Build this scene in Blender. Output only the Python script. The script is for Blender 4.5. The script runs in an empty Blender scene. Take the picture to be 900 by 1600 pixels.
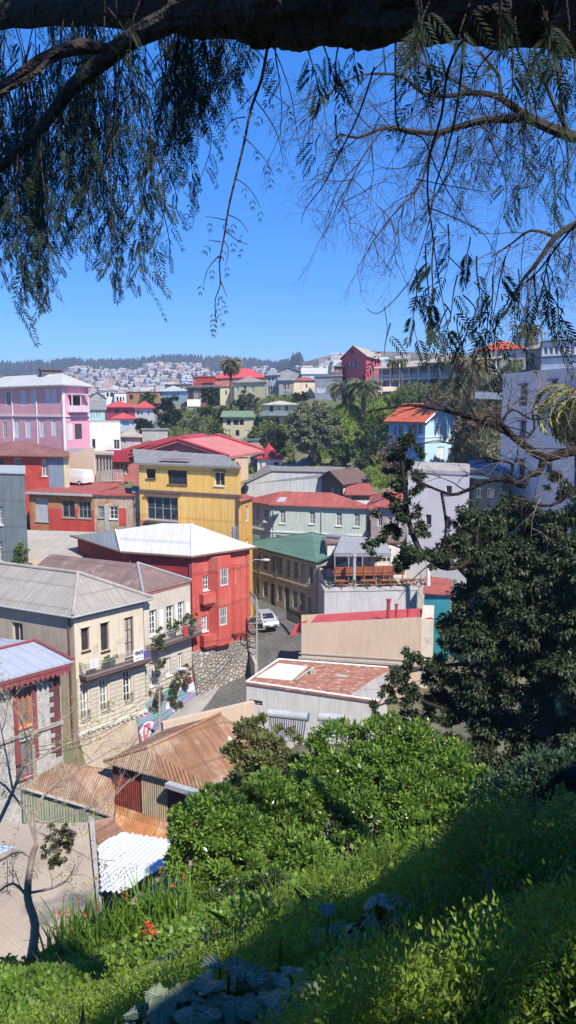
import bpy, math, random
import numpy as np
from mathutils import Vector
random.seed(7); rng = np.random.default_rng(7)
scene = bpy.context.scene
COL = scene.collection
# ------------------------------------------------------------ camera geometry
F = 1200.0; TH = math.atan(160/1200); CT, ST = math.cos(TH), math.sin(TH)
CAM = Vector((0, 0, 30))
def ray(px, py):
    a = (px-450)/F; b = (800-py)/F
    return Vector((a, CT+b*ST, -ST+b*CT))
def P(px, py, Y):
    d = ray(px, py); return CAM+d*(Y/d.y)
def H(px, py, z):
    d = ray(px, py); return CAM+d*((z-CAM.z)/d.z)
def zof(py, Y): return P(450, py, Y).z
# ------------------------------------------------------------ materials
MATS = {}
def srgb(c):
    return tuple(((x/255)/12.92 if x/255 <= .04045 else ((x/255+.055)/1.055)**2.4) for x in c)
def newmat(name):
    m = bpy.data.materials.new(name); m.use_nodes = True
    nt = m.node_tree; nt.nodes.clear()
    out = nt.nodes.new('ShaderNodeOutputMaterial'); bs = nt.nodes.new('ShaderNodeBsdfPrincipled')
    nt.links.new(bs.outputs[0], out.inputs[0])
    return m, nt, bs, out
def nd(nt, t, **kw):
    n = nt.nodes.new(t)
    for k, v in kw.items(): setattr(n, k, v)
    return n
def noise(nt, vec, scale, detail=3, rough=.6):
    n = nd(nt, 'ShaderNodeTexNoise'); n.inputs['Scale'].default_value = scale
    n.inputs['Detail'].default_value = detail; n.inputs['Roughness'].default_value = rough
    nt.links.new(vec, n.inputs['Vector']); return n.outputs['Fac']
def ramp(nt, fac, a, b, ca=(0,0,0,1), cb=(1,1,1,1)):
    r = nd(nt, 'ShaderNodeValToRGB'); e = r.color_ramp.elements
    e[0].position = a; e[1].position = b; e[0].color = ca; e[1].color = cb
    nt.links.new(fac, r.inputs[0]); return r.outputs[0]
def mix(nt, fac, a, b, mode='MIX'):
    n = nd(nt, 'ShaderNodeMix', data_type='RGBA', blend_type=mode)
    for i, v in ((0, fac), (6, a), (7, b)):
        if isinstance(v, (float, int)): n.inputs[i].default_value = v
        elif isinstance(v, tuple): n.inputs[i].default_value = (*v[:3], 1)
        else: nt.links.new(v, n.inputs[i])
    return n.outputs[2]
def math_(nt, op, a, b=None):
    n = nd(nt, 'ShaderNodeMath', operation=op)
    for i, v in enumerate((a, b)):
        if v is None: continue
        if isinstance(v, (float, int)): n.inputs[i].default_value = v
        else: nt.links.new(v, n.inputs[i])
    return n.outputs[0]
def mapped(nt, vec, s):
    n = nd(nt, 'ShaderNodeMapping'); n.inputs['Scale'].default_value = s
    nt.links.new(vec, n.inputs[0]); return n.outputs[0]
def M(name, col, rough=.85, var=.16, scale=.7, streak=.25, col2=None, thr=.55, s2=.35, corr=0, camp=.5, seam=0, seamv=0, bump=.3, fine=12, metal=0, spec=.3):
    """weathered painted or bare surface; corr/seam in metres along the face's own u (v for seamv)"""
    if name in MATS: return MATS[name]
    var *= 1.35; streak *= 1.5
    m, nt, bs, out = newmat(name)
    tc = nd(nt, 'ShaderNodeTexCoord'); ob = tc.outputs['Object']; uv = tc.outputs['UV']
    c = tuple(col)
    n1 = noise(nt, ob, scale, 5)
    lo = tuple(x*(1-var) for x in c); hi = tuple(min(1, x*(1+var)) for x in c)
    cc = mix(nt, ramp(nt, n1, .3, .7), lo, hi)
    n2 = noise(nt, ob, fine, 3)
    cc = mix(nt, math_(nt, 'MULTIPLY', ramp(nt, n2, .3, .75), .48), cc, tuple(x*.72 for x in c))
    if col2:
        n3 = noise(nt, ob, s2, 6, .7)
        cc = mix(nt, ramp(nt, n3, thr-.04, thr+.06), cc, tuple(col2))
    if streak:
        n4 = noise(nt, mapped(nt, uv, (5, .35, 1)), 1.0, 5, .65)
        cc = mix(nt, math_(nt, 'MULTIPLY', ramp(nt, n4, .44, .72), streak), cc, tuple(x*.35 for x in c))
    sx = nd(nt, 'ShaderNodeSeparateXYZ'); nt.links.new(uv, sx.inputs[0])
    h = math_(nt, 'MULTIPLY', n2, bump*.05)
    if corr:
        w = math_(nt, 'SINE', math_(nt, 'MULTIPLY', sx.outputs[0], 2*math.pi/corr))
        h = math_(nt, 'ADD', h, math_(nt, 'MULTIPLY', w, camp*.02))
    for s, o in ((seam, 0), (seamv, 1)):
        if s:
            fr = math_(nt, 'FRACT', math_(nt, 'MULTIPLY', sx.outputs[o], 1/s))
            ln = math_(nt, 'LESS_THAN', fr, .09)
            cc = mix(nt, math_(nt, 'MULTIPLY', ln, .45), cc, tuple(x*.45 for x in c))
            # every panel between seams weathered differently
            fl = math_(nt, 'FLOOR', math_(nt, 'MULTIPLY', sx.outputs[o], 1/s))
            wn = nd(nt, 'ShaderNodeTexWhiteNoise', noise_dimensions='1D'); nt.links.new(fl, wn.inputs['W'])
            cc = mix(nt, math_(nt, 'MULTIPLY', wn.outputs[0], .22), cc, tuple(x*.6 for x in c))
    bp = nd(nt, 'ShaderNodeBump'); bp.inputs['Distance'].default_value = 1; bp.inputs['Strength'].default_value = .8
    nt.links.new(h, bp.inputs['Height']); nt.links.new(bp.outputs[0], bs.inputs['Normal'])
    nt.links.new(cc, bs.inputs['Base Color'])
    bs.inputs['Roughness'].default_value = rough; bs.inputs['Metallic'].default_value = metal
    bs.inputs['Specular IOR Level'].default_value = spec
    MATS[name] = m; return m
def GL(name='window_glass', col=(.02, .025, .03), rough=.08):
    if name in MATS: return MATS[name]
    m, nt, bs, out = newmat(name)
    tc = nd(nt, 'ShaderNodeTexCoord'); n = noise(nt, tc.outputs['Object'], 1.3, 3)
    nt.links.new(mix(nt, ramp(nt, n, .45, .62), tuple(col), tuple(x*1.5+.015 for x in col)), bs.inputs['Base Color'])
    bs.inputs['Roughness'].default_value = rough; bs.inputs['Specular IOR Level'].default_value = .6
    MATS[name] = m; return m
def LEAF(name, a, b, trans=.3, rough=.45, spec=.4, c=None, clump=.6):
    if name in MATS: return MATS[name]
    m, nt, bs, out = newmat(name)
    g = nd(nt, 'ShaderNodeNewGeometry'); tc = nd(nt, 'ShaderNodeTexCoord')
    cc = mix(nt, g.outputs['Random Per Island'], tuple(a), tuple(b))
    n = noise(nt, tc.outputs['Object'], clump, 3)
    cc = mix(nt, math_(nt, 'MULTIPLY', ramp(nt, n, .35, .65), .5), cc, tuple(c or [x*.7 for x in a]))
    nt.links.new(cc, bs.inputs['Base Color'])
    bs.inputs['Roughness'].default_value = rough; bs.inputs['Specular IOR Level'].default_value = spec
    tr = nd(nt, 'ShaderNodeBsdfTranslucent')
    nt.links.new(mix(nt, .35, cc, (a[0]*2.2, a[1]*2.2, a[2])), tr.inputs[0])
    ms = nd(nt, 'ShaderNodeMixShader'); ms.inputs[0].default_value = trans
    nt.links.new(bs.outputs[0], ms.inputs[1]); nt.links.new(tr.outputs[0], ms.inputs[2])
    nt.links.new(ms.outputs[0], out.inputs[0])
    MATS[name] = m; return m
# ------------------------------------------------------------ mesh builder
ORG = {}
def org(o):
    while o is not None:
        if o.name in ORG: return ORG[o.name]
        o = o.parent
    return Vector((0, 0, 0))
class MB:
    def __init__(s): s.v = []; s.f = []; s.m = []
    def poly(s, pts, mi=0):
        b = len(s.v); s.v += [Vector(p) for p in pts]; s.f.append(list(range(b, b+len(pts)))); s.m.append(mi)
    def mesh(s, vs, fs, mi=0):
        b = len(s.v); s.v += [Vector(p) for p in vs]
        for f in fs: s.f.append([b+i for i in f]); s.m.append(mi)
    def hexa(s, p, mi=0):      # 8 points: bottom 4, top 4
        s.mesh(p, [(0,3,2,1), (4,5,6,7), (0,1,5,4), (1,2,6,5), (2,3,7,6), (3,0,4,7)], mi)
    def box(s, c, sx, sy, sz, rz=0, mi=0, bev=0):
        ca, sa = math.cos(rz), math.sin(rz); ps = []
        for z in (-.5, .5):
            for x, y in ((-.5,-.5), (.5,-.5), (.5,.5), (-.5,.5)):
                X, Y = x*sx, y*sy; ps.append((c[0]+X*ca-Y*sa, c[1]+X*sa+Y*ca, c[2]+z*sz))
        s.hexa(ps, mi)
    def tube(s, pts, r, n=6, mi=0, cap=True):
        pts = [Vector(p) for p in pts]; k = len(pts)
        if k < 2: return
        rs = r if isinstance(r, (list, tuple)) else [r]*k
        b = len(s.v); up = Vector((0, 0, 1)); prev = None
        for i, p in enumerate(pts):
            t = (pts[min(i+1, k-1)]-pts[max(i-1, 0)])
            if t.length < 1e-9: t = Vector((0, 0, 1))
            t.normalize()
            a = prev if prev is not None else (up if abs(t.z) < .9 else Vector((1, 0, 0)))
            a = a-t*a.dot(t)
            if a.length < 1e-6: a = t.orthogonal()
            a.normalize(); prev = a; c = t.cross(a)
            for j in range(n):
                w = 2*math.pi*j/n; s.v.append(p+(a*math.cos(w)+c*math.sin(w))*rs[i])
        for i in range(k-1):
            for j in range(n):
                j2 = (j+1) % n
                s.f.append([b+i*n+j, b+i*n+j2, b+(i+1)*n+j2, b+(i+1)*n+j]); s.m.append(mi)
        if cap:
            s.f.append([b+j for j in range(n)][::-1]); s.m.append(mi)
            s.f.append([b+(k-1)*n+j for j in range(n)]); s.m.append(mi)
    def slab(s, vs, fs, t, mi=0, mi2=None):   # thick sheet under the given top faces
        mi2 = mi if mi2 is None else mi2
        s.mesh(vs, fs, mi); lo = [Vector(v)-Vector((0, 0, t)) for v in vs]
        s.mesh(lo, [f[::-1] for f in fs], mi2); cnt = {}
        for f in fs:
            for i in range(len(f)):
                e = (f[i], f[(i+1) % len(f)]); k = tuple(sorted(e)); cnt.setdefault(k, []).append(e)
        for k, es in cnt.items():
            if len(es) == 1:
                a, b = es[0]; s.poly([vs[a], vs[b], lo[b], lo[a]], mi2)
    def build(s, name, mats, parent=None, smooth=False, loc=None, label=None):
        if not isinstance(mats, (list, tuple)): mats = [mats]
        o0 = org(parent) if parent is not None else (Vector(loc) if loc is not None else Vector((0, 0, 0)))
        me = bpy.data.meshes.new(name)
        me.from_pydata([tuple(v-o0) for v in s.v], [], s.f)
        for m in mats: me.materials.append(m)
        me.polygons.foreach_set('material_index', s.m)
        uvl = me.uv_layers.new(name='UVMap'); data = np.zeros((len(me.loops), 2), dtype=np.float32); k = 0
        for f in s.f:
            a, b, c = s.v[f[0]], s.v[f[1]], s.v[f[2]]
            n = (b-a).cross(c-a)
            if len(f) > 3: n = (c-a).cross(s.v[f[3]]-b)
            if n.length > 1e-12: n.normalize()
            if abs(n.z) > .999: uu, vv = Vector((1, 0, 0)), Vector((0, 1, 0))
            else: uu = Vector((-n.y, n.x, 0)).normalized(); vv = n.cross(uu)
            for i in f: data[k] = (s.v[i].dot(uu), s.v[i].dot(vv)); k += 1
        uvl.data.foreach_set('uv', data.ravel())
        if smooth: me.polygons.foreach_set('use_smooth', [True]*len(s.f))
        o = bpy.data.objects.new(name, me); COL.objects.link(o)
        if parent is not None: o.parent = parent
        elif loc is not None: o.location = loc; ORG[o.name] = Vector(loc)
        if label: o['label'] = label
        return o
def tag(o, label=None, cat=None, group=None, kind=None):
    if label: o['label'] = label
    if cat: o['category'] = cat
    if group: o['group'] = group
    if kind: o['kind'] = kind
    return o
def thing(name, label, cat, loc, group=None):
    o = bpy.data.objects.new(name, None); COL.objects.link(o); o.location = loc
    o.empty_display_size = .3; ORG[o.name] = Vector(loc); return tag(o, label, cat, group)
def copy_tree(o, loc=None, rz=None, label=None, parent=None, sc=None):
    c = o.copy(); COL.objects.link(c)
    if parent is not None: c.parent = parent
    if loc is not None: c.location = loc; ORG[c.name] = Vector(loc)
    if rz is not None: c.rotation_euler = (0, 0, rz)
    if sc is not None: c.scale = (sc, sc, sc)
    if label: c['label'] = label
    for ch in [x for x in o.children]: copy_tree(ch, parent=c)
    return c
def npmesh(name, V, nper, mat, parent=None, loc=None, smooth=False):
    """V: (N*nper,3) array; one polygon per nper vertices"""
    V = np.asarray(V, dtype=np.float32).reshape(-1, 3); n = len(V)//nper
    o0 = org(parent) if parent is not None else (Vector(loc) if loc is not None else Vector((0, 0, 0)))
    V = V-np.array(o0, dtype=np.float32)
    me = bpy.data.meshes.new(name); me.vertices.add(len(V)); me.vertices.foreach_set('co', V.ravel())
    me.loops.add(len(V)); me.loops.foreach_set('vertex_index', np.arange(len(V), dtype=np.int32))
    me.polygons.add(n); me.polygons.foreach_set('loop_start', np.arange(0, len(V), nper, dtype=np.int32))
    me.update(calc_edges=True); me.validate()
    me.materials.append(mat)
    o = bpy.data.objects.new(name, me); COL.objects.link(o)
    if parent is not None: o.parent = parent
    elif loc is not None: o.location = loc; ORG[o.name] = Vector(loc)
    return o
def unit(a): return a/np.maximum(np.linalg.norm(a, axis=-1, keepdims=True), 1e-9)
def leafquads(C, D, N, L, W, fold=.0):
    """pointed leaves: base C, direction D, normal N, length L, width W -> (n,4,3)"""
    D = unit(D); N = unit(N); S = unit(np.cross(D, N)); N2 = np.cross(S, D)
    L = np.broadcast_to(np.asarray(L, dtype=float).reshape(-1, 1), (len(C), 1)); W = np.broadcast_to(np.asarray(W, dtype=float).reshape(-1, 1), (len(C), 1))
    mid = C+D*L*.45
    return np.stack([C, mid+S*W*.5+N2*W*fold, C+D*L-N2*L*.12, mid-S*W*.5+N2*W*fold], 1)
def crown_leaves(clumps, n, L, W, up=.35, shell=.55, seed=0, droop=0.):
    """clumps: (x,y,z,rx,ry,rz); leaves scattered through sub-clumps in the shell of every clump"""
    r = np.random.default_rng(seed); clumps = np.array(clumps, dtype=float)
    w = (clumps[:, 3]*clumps[:, 4]*clumps[:, 5])**.67; w /= w.sum()
    nsub = max(len(clumps)*7, int(n/70)); idx = r.choice(len(clumps), nsub, p=w)
    d = unit(r.normal(size=(nsub, 3))); rad = (shell+(1-shell)*r.random((nsub, 1))**.6)
    sc = clumps[idx, :3]+d*rad*clumps[idx, 3:]
    srad = clumps[idx, 3:].mean(1, keepdims=True)*r.uniform(.16, .36, (nsub, 1))
    k = r.integers(0, nsub, n); dd = unit(r.normal(size=(n, 3)))
    C = sc[k]+dd*srad[k]*r.random((n, 1))**.5*np.array([1, 1, .7])
    out = unit(dd*.8+d[k]*.6+r.normal(size=(n, 3))*.5+np.array([0, 0, up-droop*2]))
    Nn = unit(r.normal(size=(n, 3))*.8+np.array([0, 0, 1.0])+d[k]*.4)
    s = r.uniform(.65, 1.25, n)
    return leafquads(C, out, Nn, L*s, W*s, .12)
# ------------------------------------------------------------ walls, windows, roofs
def V2(p): return Vector((p[0], p[1]))
class Fac:
    def __init__(s, A, B, cen):
        s.A = V2(A); s.B = V2(B); s.L = (s.B-s.A).length; s.dir = (s.B-s.A)/s.L
        s.out = Vector((s.dir.y, -s.dir.x))
        if cen is not None and (V2(cen)-s.A).dot(s.out) > 0: s.out = -s.out
    def pt(s, u, z, d=0.): p = s.A+s.dir*u+s.out*d; return Vector((p.x, p.y, z))
    def hit(s, px, py):
        r = ray(px, py); o = V2(CAM); den = V2(r).dot(s.out)
        t = (s.A-o).dot(s.out)/den; p = CAM+r*t
        return (V2(p)-s.A).dot(s.dir), p.z
    def pix(s, x0, y0, x1, y1):
        ym, xm = (y0+y1)/2, (x0+x1)/2
        ua, ub = s.hit(x0, ym)[0], s.hit(x1, ym)[0]
        za, zb = s.hit(xm, y1)[1], s.hit(xm, y0)[1]
        return (min(ua, ub), max(ua, ub), min(za, zb), max(za, zb))
    def box(s, mb, u0, u1, z0, z1, d0, d1, mi=0):
        mb.hexa([s.pt(u0, z0, d0), s.pt(u1, z0, d0), s.pt(u1, z0, d1), s.pt(u0, z0, d1),
                 s.pt(u0, z1, d0), s.pt(u1, z1, d0), s.pt(u1, z1, d1), s.pt(u0, z1, d1)], mi)
def wallgrid(mb, f, z0, zA, zB, holes, mi=0, depth=.2, mir=None):
    mir = mi if mir is None else mir
    zt = min(zA, zB); us = {0, f.L}; zs = {z0, zt}
    hs = []
    for h in holes:
        u0, u1, a, b = max(.02, h[0]), min(f.L-.02, h[1]), max(z0+.02, h[2]), min(zt-.02, h[3])
        if u1-u0 > .05 and b-a > .05: hs.append((u0, u1, a, b)); us |= {u0, u1}; zs |= {a, b}
    us = sorted(us); zs = sorted(zs)
    for i in range(len(us)-1):
        for j in range(len(zs)-1):
            um, zm = (us[i]+us[i+1])/2, (zs[j]+zs[j+1])/2
            if any(h[0] < um < h[1] and h[2] < zm < h[3] for h in hs): continue
            mb.poly([f.pt(us[i], zs[j]), f.pt(us[i+1], zs[j]), f.pt(us[i+1], zs[j+1]), f.pt(us[i], zs[j+1])], mi)
    if abs(zA-zB) > .01:
        mb.poly([f.pt(0, zt), f.pt(f.L, zt)]+([f.pt(f.L, zB)] if zB > zt else [])+([f.pt(0, zA)] if zA > zt else []), mi)
    for u0, u1, a, b in hs:
        c = [(u0, a), (u1, a), (u1, b), (u0, b)]
        for k in range(4):
            p, q = c[k], c[(k+1) % 4]
            mb.poly([f.pt(*p), f.pt(*q), f.pt(*q, -depth), f.pt(*p, -depth)], mir)
    return hs
WH = M('white_trim', (.72, .7, .66), .6, .08, streak=.15)
GLS = GL(); DARKG = GL('dark_interior', (.012, .012, .014), .3)
CURT = GL('curtained_glass', (.16, .16, .155), .15); BLIND = GL('net_curtain_glass', (.30, .28, .25), .3); WRND = random.Random(4)
DKFR = M('dark_frame', (.045, .04, .04), .6, .1, streak=0)
BROWNF = M('brown_frame', (.09, .045, .035), .6, .15, streak=0)
GREYF = M('grey_frame', (.3, .32, .33), .6, .1, streak=.1)
STY = dict(white=(WH, GLS, 2, 3, .09), plain=(WH, GLS, 2, 1, .07), dark=(DKFR, GLS, 2, 2, .07), brown=(BROWNF, GLS, 2, 3, .1),
           grey=(GREYF, GLS, 2, 2, .1), open=(DKFR, DARKG, 1, 1, .06), wide=(DKFR, GLS, 5, 1, .06), shutter=(WH, WH, 2, 1, .05),
           curtain=(WH, CURT, 2, 3, .09), wide3=(WH, GLS, 4, 2, .08), greenhouse=(GREYF, GLS, 5, 3, .06), french=(WH, GLS, 2, 4, .13), many=(WH, GLS, 8, 1, .08))
def window(root, f, h, style='white', name='window', fine=True, depth=.16, proud=False, lab=None):
    fm, gm, nc, nr, w = STY[style] if isinstance(style, str) else style
    if gm is GLS and nc <= 2: gm = WRND.choice([GLS, GLS, GLS, CURT, CURT, BLIND])
    u0, u1, a, b = h; mb = MB(); d1 = .05 if proud else -depth+.07; d0 = .004 if proud else -depth
    u0 += .004; u1 -= .004; a += .004; b -= .004
    w = min(w, (u1-u0)*.2)
    for x in (u0, u1-w): f.box(mb, x, x+w, a, b, d0, d1)
    for z in (a, b-w): f.box(mb, u0+w, u1-w, z, z+w, d0, d1)
    for i in range(1, nc):
        x = u0+(u1-u0)*i/nc; t = w*.35
        f.box(mb, x-t, x+t, a+w, b-w, d0+.01, d1-.012)
    for j in range(1, nr):
        z = a+(b-a)*j/nr; t = w*.22
        f.box(mb, u0+w, u1-w, z-t, z+t, d0+.012, d1-.014)
    sill = MB()
    pq = [f.pt(u0+w, a+w, d0+.02), f.pt(u1-w, a+w, d0+.02), f.pt(u1-w, b-w, d0+.02), f.pt(u0+w, b-w, d0+.02)]
    if fine:
        o = mb.build(name, fm, root, label=lab); g = MB(); g.poly(pq); g.build('pane', gm, o)
        sill = MB(); f.box(sill, u0-.08, u1+.08, a-.1, a-.01, .004, .12); sill.build('sill', fm, o)
    else:
        mb.poly(pq, 1); o = mb.build(name, [fm, gm], root, label=lab)
    return o
def cen(pts): return Vector((sum(p[0] for p in pts)/len(pts), sum(p[1] for p in pts)/len(pts)))
CTRL = []      # terrain control (X, Y, z)
def building(name, label, cat, pts, ztops, zg, mats, wins={}, wm=None, group=None, fine=True, depth=.2, deep=2.5, ctrl=True, dstyle='white', holes_only=()):
    """pts: footprint corners; facade i runs pts[i]->pts[i+1]"""
    n = len(pts)
    if isinstance(ztops, (int, float)): ztops = [ztops]*n
    c = cen(pts); root = thing(name, label, cat, (c.x, c.y, zg), group)
    mb = MB(); facs = []
    if not isinstance(mats, list): mats = [mats]
    wm = wm or [0]*n; todo = []
    for i in range(n):
        f = Fac(pts[i], pts[(i+1) % n], c); facs.append(f)
        hs = []
        for w in wins.get(i, []):
            h = f.pix(*w[:4]) if not (len(w) > 5 and w[5] == 'uv') else (w[0], w[1], w[2], w[3])
            st = w[4] if len(w) > 4 and w[4] else dstyle
            h = (max(.03, h[0]), min(f.L-.03, h[1]), max(zg-deep+.05, h[2]), min(min(ztops[i], ztops[(i+1) % n])-.03, h[3]))
            if h[1]-h[0] < .1 or h[3]-h[2] < .1: print('BADWIN', name, i, w, h); continue
            hs.append(h); todo.append((f, h, st))
        wallgrid(mb, f, zg-deep, ztops[i], ztops[(i+1) % n], hs, wm[i], depth)
    mb.build('wall', mats, root)
    for f, h, st in todo:
        isdoor = isinstance(st, tuple) and st[0] == 'door'
        if isdoor: st = st[1]
        window(root, f, h, st, 'door' if isdoor else 'window', fine, depth-.03)
    if ctrl:
        CTRL.append((c.x, c.y, zg))
        for p in pts: CTRL.append((p[0], p[1], zg-.1))
    return root, facs
def expand(q, o):
    """push a convex polygon's edges outwards by o"""
    n = len(q); c = cen(q); res = []
    ls = []
    for i in range(n):
        f = Fac(q[i], q[(i+1) % n], c); ls.append((f.A+f.out*o, f.dir))
    for i in range(n):
        p, d = ls[i-1]; q2, e = ls[i]
        den = d.x*e.y-d.y*e.x
        t = ((q2.x-p.x)*e.y-(q2.y-p.y)*e.x)/den if abs(den) > 1e-6 else 0
        res.append(p+d*t if abs(den) > 1e-6 else q2)
    return res
def v3(p, z): return Vector((p[0], p[1], z))
def hip(root, q, ze, h, mat, o=.45, axis=None, t=.14, inset=None, mi2=None, name='roof'):
    q = expand(q, o); a = (q[1]-q[0]).length; b = (q[2]-q[1]).length
    ax = (0 if a > b else 1) if axis is None else axis
    if ax == 1: q = q[1:]+q[:1]; a, b = b, a
    # ridge parallel to q0-q1
    m0 = (q[0]+q[3])/2; m1 = (q[1]+q[2])/2; L = (m1-m0).length; ins = min(b/2 if inset is None else inset, L*.49)
    d = (m1-m0)/L; r0 = m0+d*ins; r1 = m1-d*ins
    vs = [v3(p, ze) for p in q]+[v3(r0, ze+h), v3(r1, ze+h)]
    mb = MB(); mb.slab(vs, [(0, 1, 5, 4), (1, 2, 5), (2, 3, 4, 5), (3, 0, 4)], t)
    r = mb.build(name, mat, root)
    return r, vs
def gable(root, q, ze, h, mat, axis=0, o=.4, t=.14, wallmat=None, name='roof', face=None):
    """ridge parallel to edge 0 (axis 0) or edge 1"""
    if axis == 1: q = q[1:]+q[:1]
    if wallmat is not None:
        for i, j in ((1, 2), (3, 0)):
            mb = MB(); mb.poly([v3(q[i], ze-.02), v3(q[j], ze-.02), v3((V2(q[i])+V2(q[j]))/2, ze+h-.03)]); mb.build('gable', wallmat, root)
    b = (V2(q[2])-V2(q[1])).length; q = expand(q, o); zl = ze-o*h/(b/2)
    m0 = (q[0]+q[3])/2; m1 = (q[1]+q[2])/2
    vs = [v3(p, zl) for p in q]+[v3(m0, ze+h), v3(m1, ze+h)]
    mb = MB(); mb.slab([v+Vector((0, 0, t)) for v in vs], [(0, 1, 5, 4), (2, 3, 4, 5)], t)
    return mb.build(name, mat, root)
def flat(root, q, ze, mat, o=.0, t=.2, name='roof'):
    q = expand(q, o) if o else [V2(p) for p in q]
    mb = MB(); mb.slab([v3(p, ze+t) for p in q], [tuple(range(len(q)))], t); return mb.build(name, mat, root)
def slabroof(root, vs, fs, mat, t=.12, name='roof', mi2=None):
    mb = MB(); mb.slab(vs, fs, t); return mb.build(name, mat, root)
def quad3(L, C, R): L, C, R = V2(L), V2(C), V2(R); return [L, C, R, L+R-C]
def front(px0, px1, Y0, Y1, depth, py=640):
    """footprint from its camera-facing facade; returns [back-left, left, right, back-right]; facade 1 faces the camera"""
    A = V2(P(px0, py, Y0)); B = V2(P(px1, py, Y1)); f = Fac(A, B, None)
    n = f.out if f.out.y > 0 else -f.out
    ka, kb = 1+depth/A.y, 1+depth/B.y
    return [A*ka, A, B, B*kb]
def gridwins(f, nc, z0, z1, nr=1, w=.9, h=1.5, style='white', u0=.8, u1=.8):
    res = []
    for j in range(nr):
        for i in range(nc):
            u = u0+(f.L-u0-u1)*(i+.5)/nc; z = z0+(z1-z0)*(j+.5)/nr
            res.append((u-w/2, u+w/2, z-h/2, z+h/2, style, 'uv'))
    return res
def pipe(root, f, px, z0, z1, mat, r=.06, d=.1):
    u = f.hit(px, 700)[0] if px > 5 else px
    mb = MB(); mb.tube([f.pt(u, z0, d), f.pt(u, z1, d)], r, 6); return mb.build('drainpipe', mat, root)
def railing(root, pts, h, mat, step=.16, r=.02, name='railing', post=.03):
    mb = MB()
    for a, b in zip(pts[:-1], pts[1:]):
        a, b = Vector(a), Vector(b); n = max(1, int((b-a).length/step))
        for k in range(n+1):
            p = a+(b-a)*k/n; mb.tube([p, p+Vector((0, 0, h))], r, 4, cap=False)
        for z in (h, .08, h*.8): mb.tube([a+Vector((0, 0, z)), b+Vector((0, 0, z))], post, 4)
    return mb.build(name, mat, root)
# ------------------------------------------------------------ colours of the town
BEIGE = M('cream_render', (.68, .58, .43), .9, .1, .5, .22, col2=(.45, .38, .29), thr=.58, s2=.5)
BEIGES = M('tan_plinth_side_shade', (.42, .34, .25), .9, .1, .5, .25)  # cream darkened for side faces in weaker sun; also the tan plinth
BAND = M('banded_stucco', (.60, .54, .43), .9, .1, .5, .3, seamv=.42)
TANW = M('tan_render', (.60, .45, .32), .92, .08, .25, .15, col2=(.39, .32, .25), thr=.6, s2=.25)
REDD = M('shade_red_tin', (.30, .035, .035), .7, .2, .8, .3, col2=(.33, .10, .09), thr=.62, s2=.8)  # faces turned from the sun, their shade put into the red
REDB = M('sunlit_red_render', (.54, .10, .075), .85, .12, .5, .25, col2=(.50, .15, .11), thr=.56, s2=.45, seamv=3.1)  # street face, brighter red carries its sunlight
REDO = M('orange_red_tin', (.52, .07, .05), .75, .15, .9, .2, col2=(.42, .2, .1), thr=.68, s2=.7)
RUSTW = M('rust_streaked_tin', (.50, .24, .10), .8, .25, .9, .5, col2=(.42, .07, .05), thr=.56, s2=.45, seam=1.1)
CONC = M('stained_concrete', (.40, .36, .31), .95, .15, .6, .4)
CONCR = M('pale_cement_sheet', (.45, .40, .34), .95, .12, .5, .2, seam=1.1, seamv=2.4)
YEL = M('ochre_yellow_tin', (.88, .53, .14), .8, .08, .5, .25, col2=(.80, .53, .20), thr=.55, s2=.4, seam=1.0, corr=.2, camp=.35, seamv=2.6)
WTIN = M('white_tin', (.58, .58, .56), .6, .08, .5, .18, corr=.25, seam=1.0)
WROOF = M('white_roof_sheet', (.70, .68, .64), .6, .08, .5, .22, col2=(.56, .53, .48), thr=.58, s2=.5, corr=.18, seam=.9, seamv=3.0)
WROOFC = M('white_corrugated', (.56, .57, .58), .45, .05, .5, .1, seam=0)
GREYTIN = M('grey_tin', (.20, .225, .23), .6, .12, .7, .3, corr=.2, seamv=2.4, seam=.9)
FIBER = M('grey_fibre_roof', (.36, .32, .27), .95, .14, .7, .25, corr=.2, camp=.8, seam=1.05, seamv=2.2)
GREYR = M('weathered_grey_roof', (.27, .26, .245), .95, .15, .8, .3, corr=.2, seam=1.0, seamv=1.8)
BRNR = M('brown_patch_roof', (.23, .15, .13), .9, .2, .7, .3, col2=(.30, .26, .23), thr=.56, s2=.35, corr=.2, seam=1.0, seamv=2.5)
DRED = M('dull_red_roof', (.38, .10, .08), .85, .2, .8, .3, corr=.2, seam=1.0, col2=(.3, .2, .17), thr=.62, s2=.5)
RROOF = M('red_roof', (.62, .09, .09), .7, .1, .6, .15, corr=.2, seam=1.0)
RTILE = M('orange_red_tiles', (.62, .13, .06), .8, .18, 1.2, .2, corr=.25, seamv=.4)
PINKR = M('pink_red_tin', (.58, .2, .17), .8, .15, .8, .25, corr=.2, seam=1.1)
GREENR = M('green_tin_roof', (.12, .22, .165), .65, .12, .4, .2, corr=.16, camp=.3, seam=1.1, seamv=3.2)
DKBR = M('dark_brown_roof', (.16, .10, .085), .9, .15, .8, .2, corr=.2, seam=1.0)
RUSTR = M('rusty_roof', (.38, .19, .10), .85, .2, .6, .45, col2=(.50, .36, .24), thr=.5, s2=.35, corr=.12, camp=.9, seam=.85, seamv=2.4)
RUSTD = M('dark_rust_roof', (.32, .16, .095), .9, .2, .7, .4, col2=(.42, .27, .18), thr=.5, s2=.4, corr=.12, seam=.85)
RUSTC = M('maroon_rusted_sheets', (.20, .05, .035), .85, .3, 1.2, .45, col2=(.28, .10, .06), thr=.58, s2=.8)
FLAKE = M('flaking_red_roof_paint', (.36, .14, .085), .9, .2, 1.2, .0, col2=(.50, .37, .28), thr=.56, s2=2.2, seamv=1.2)
OFFW = M('offwhite_wall', (.66, .62, .55), .9, .08, .5, .25)
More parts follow.
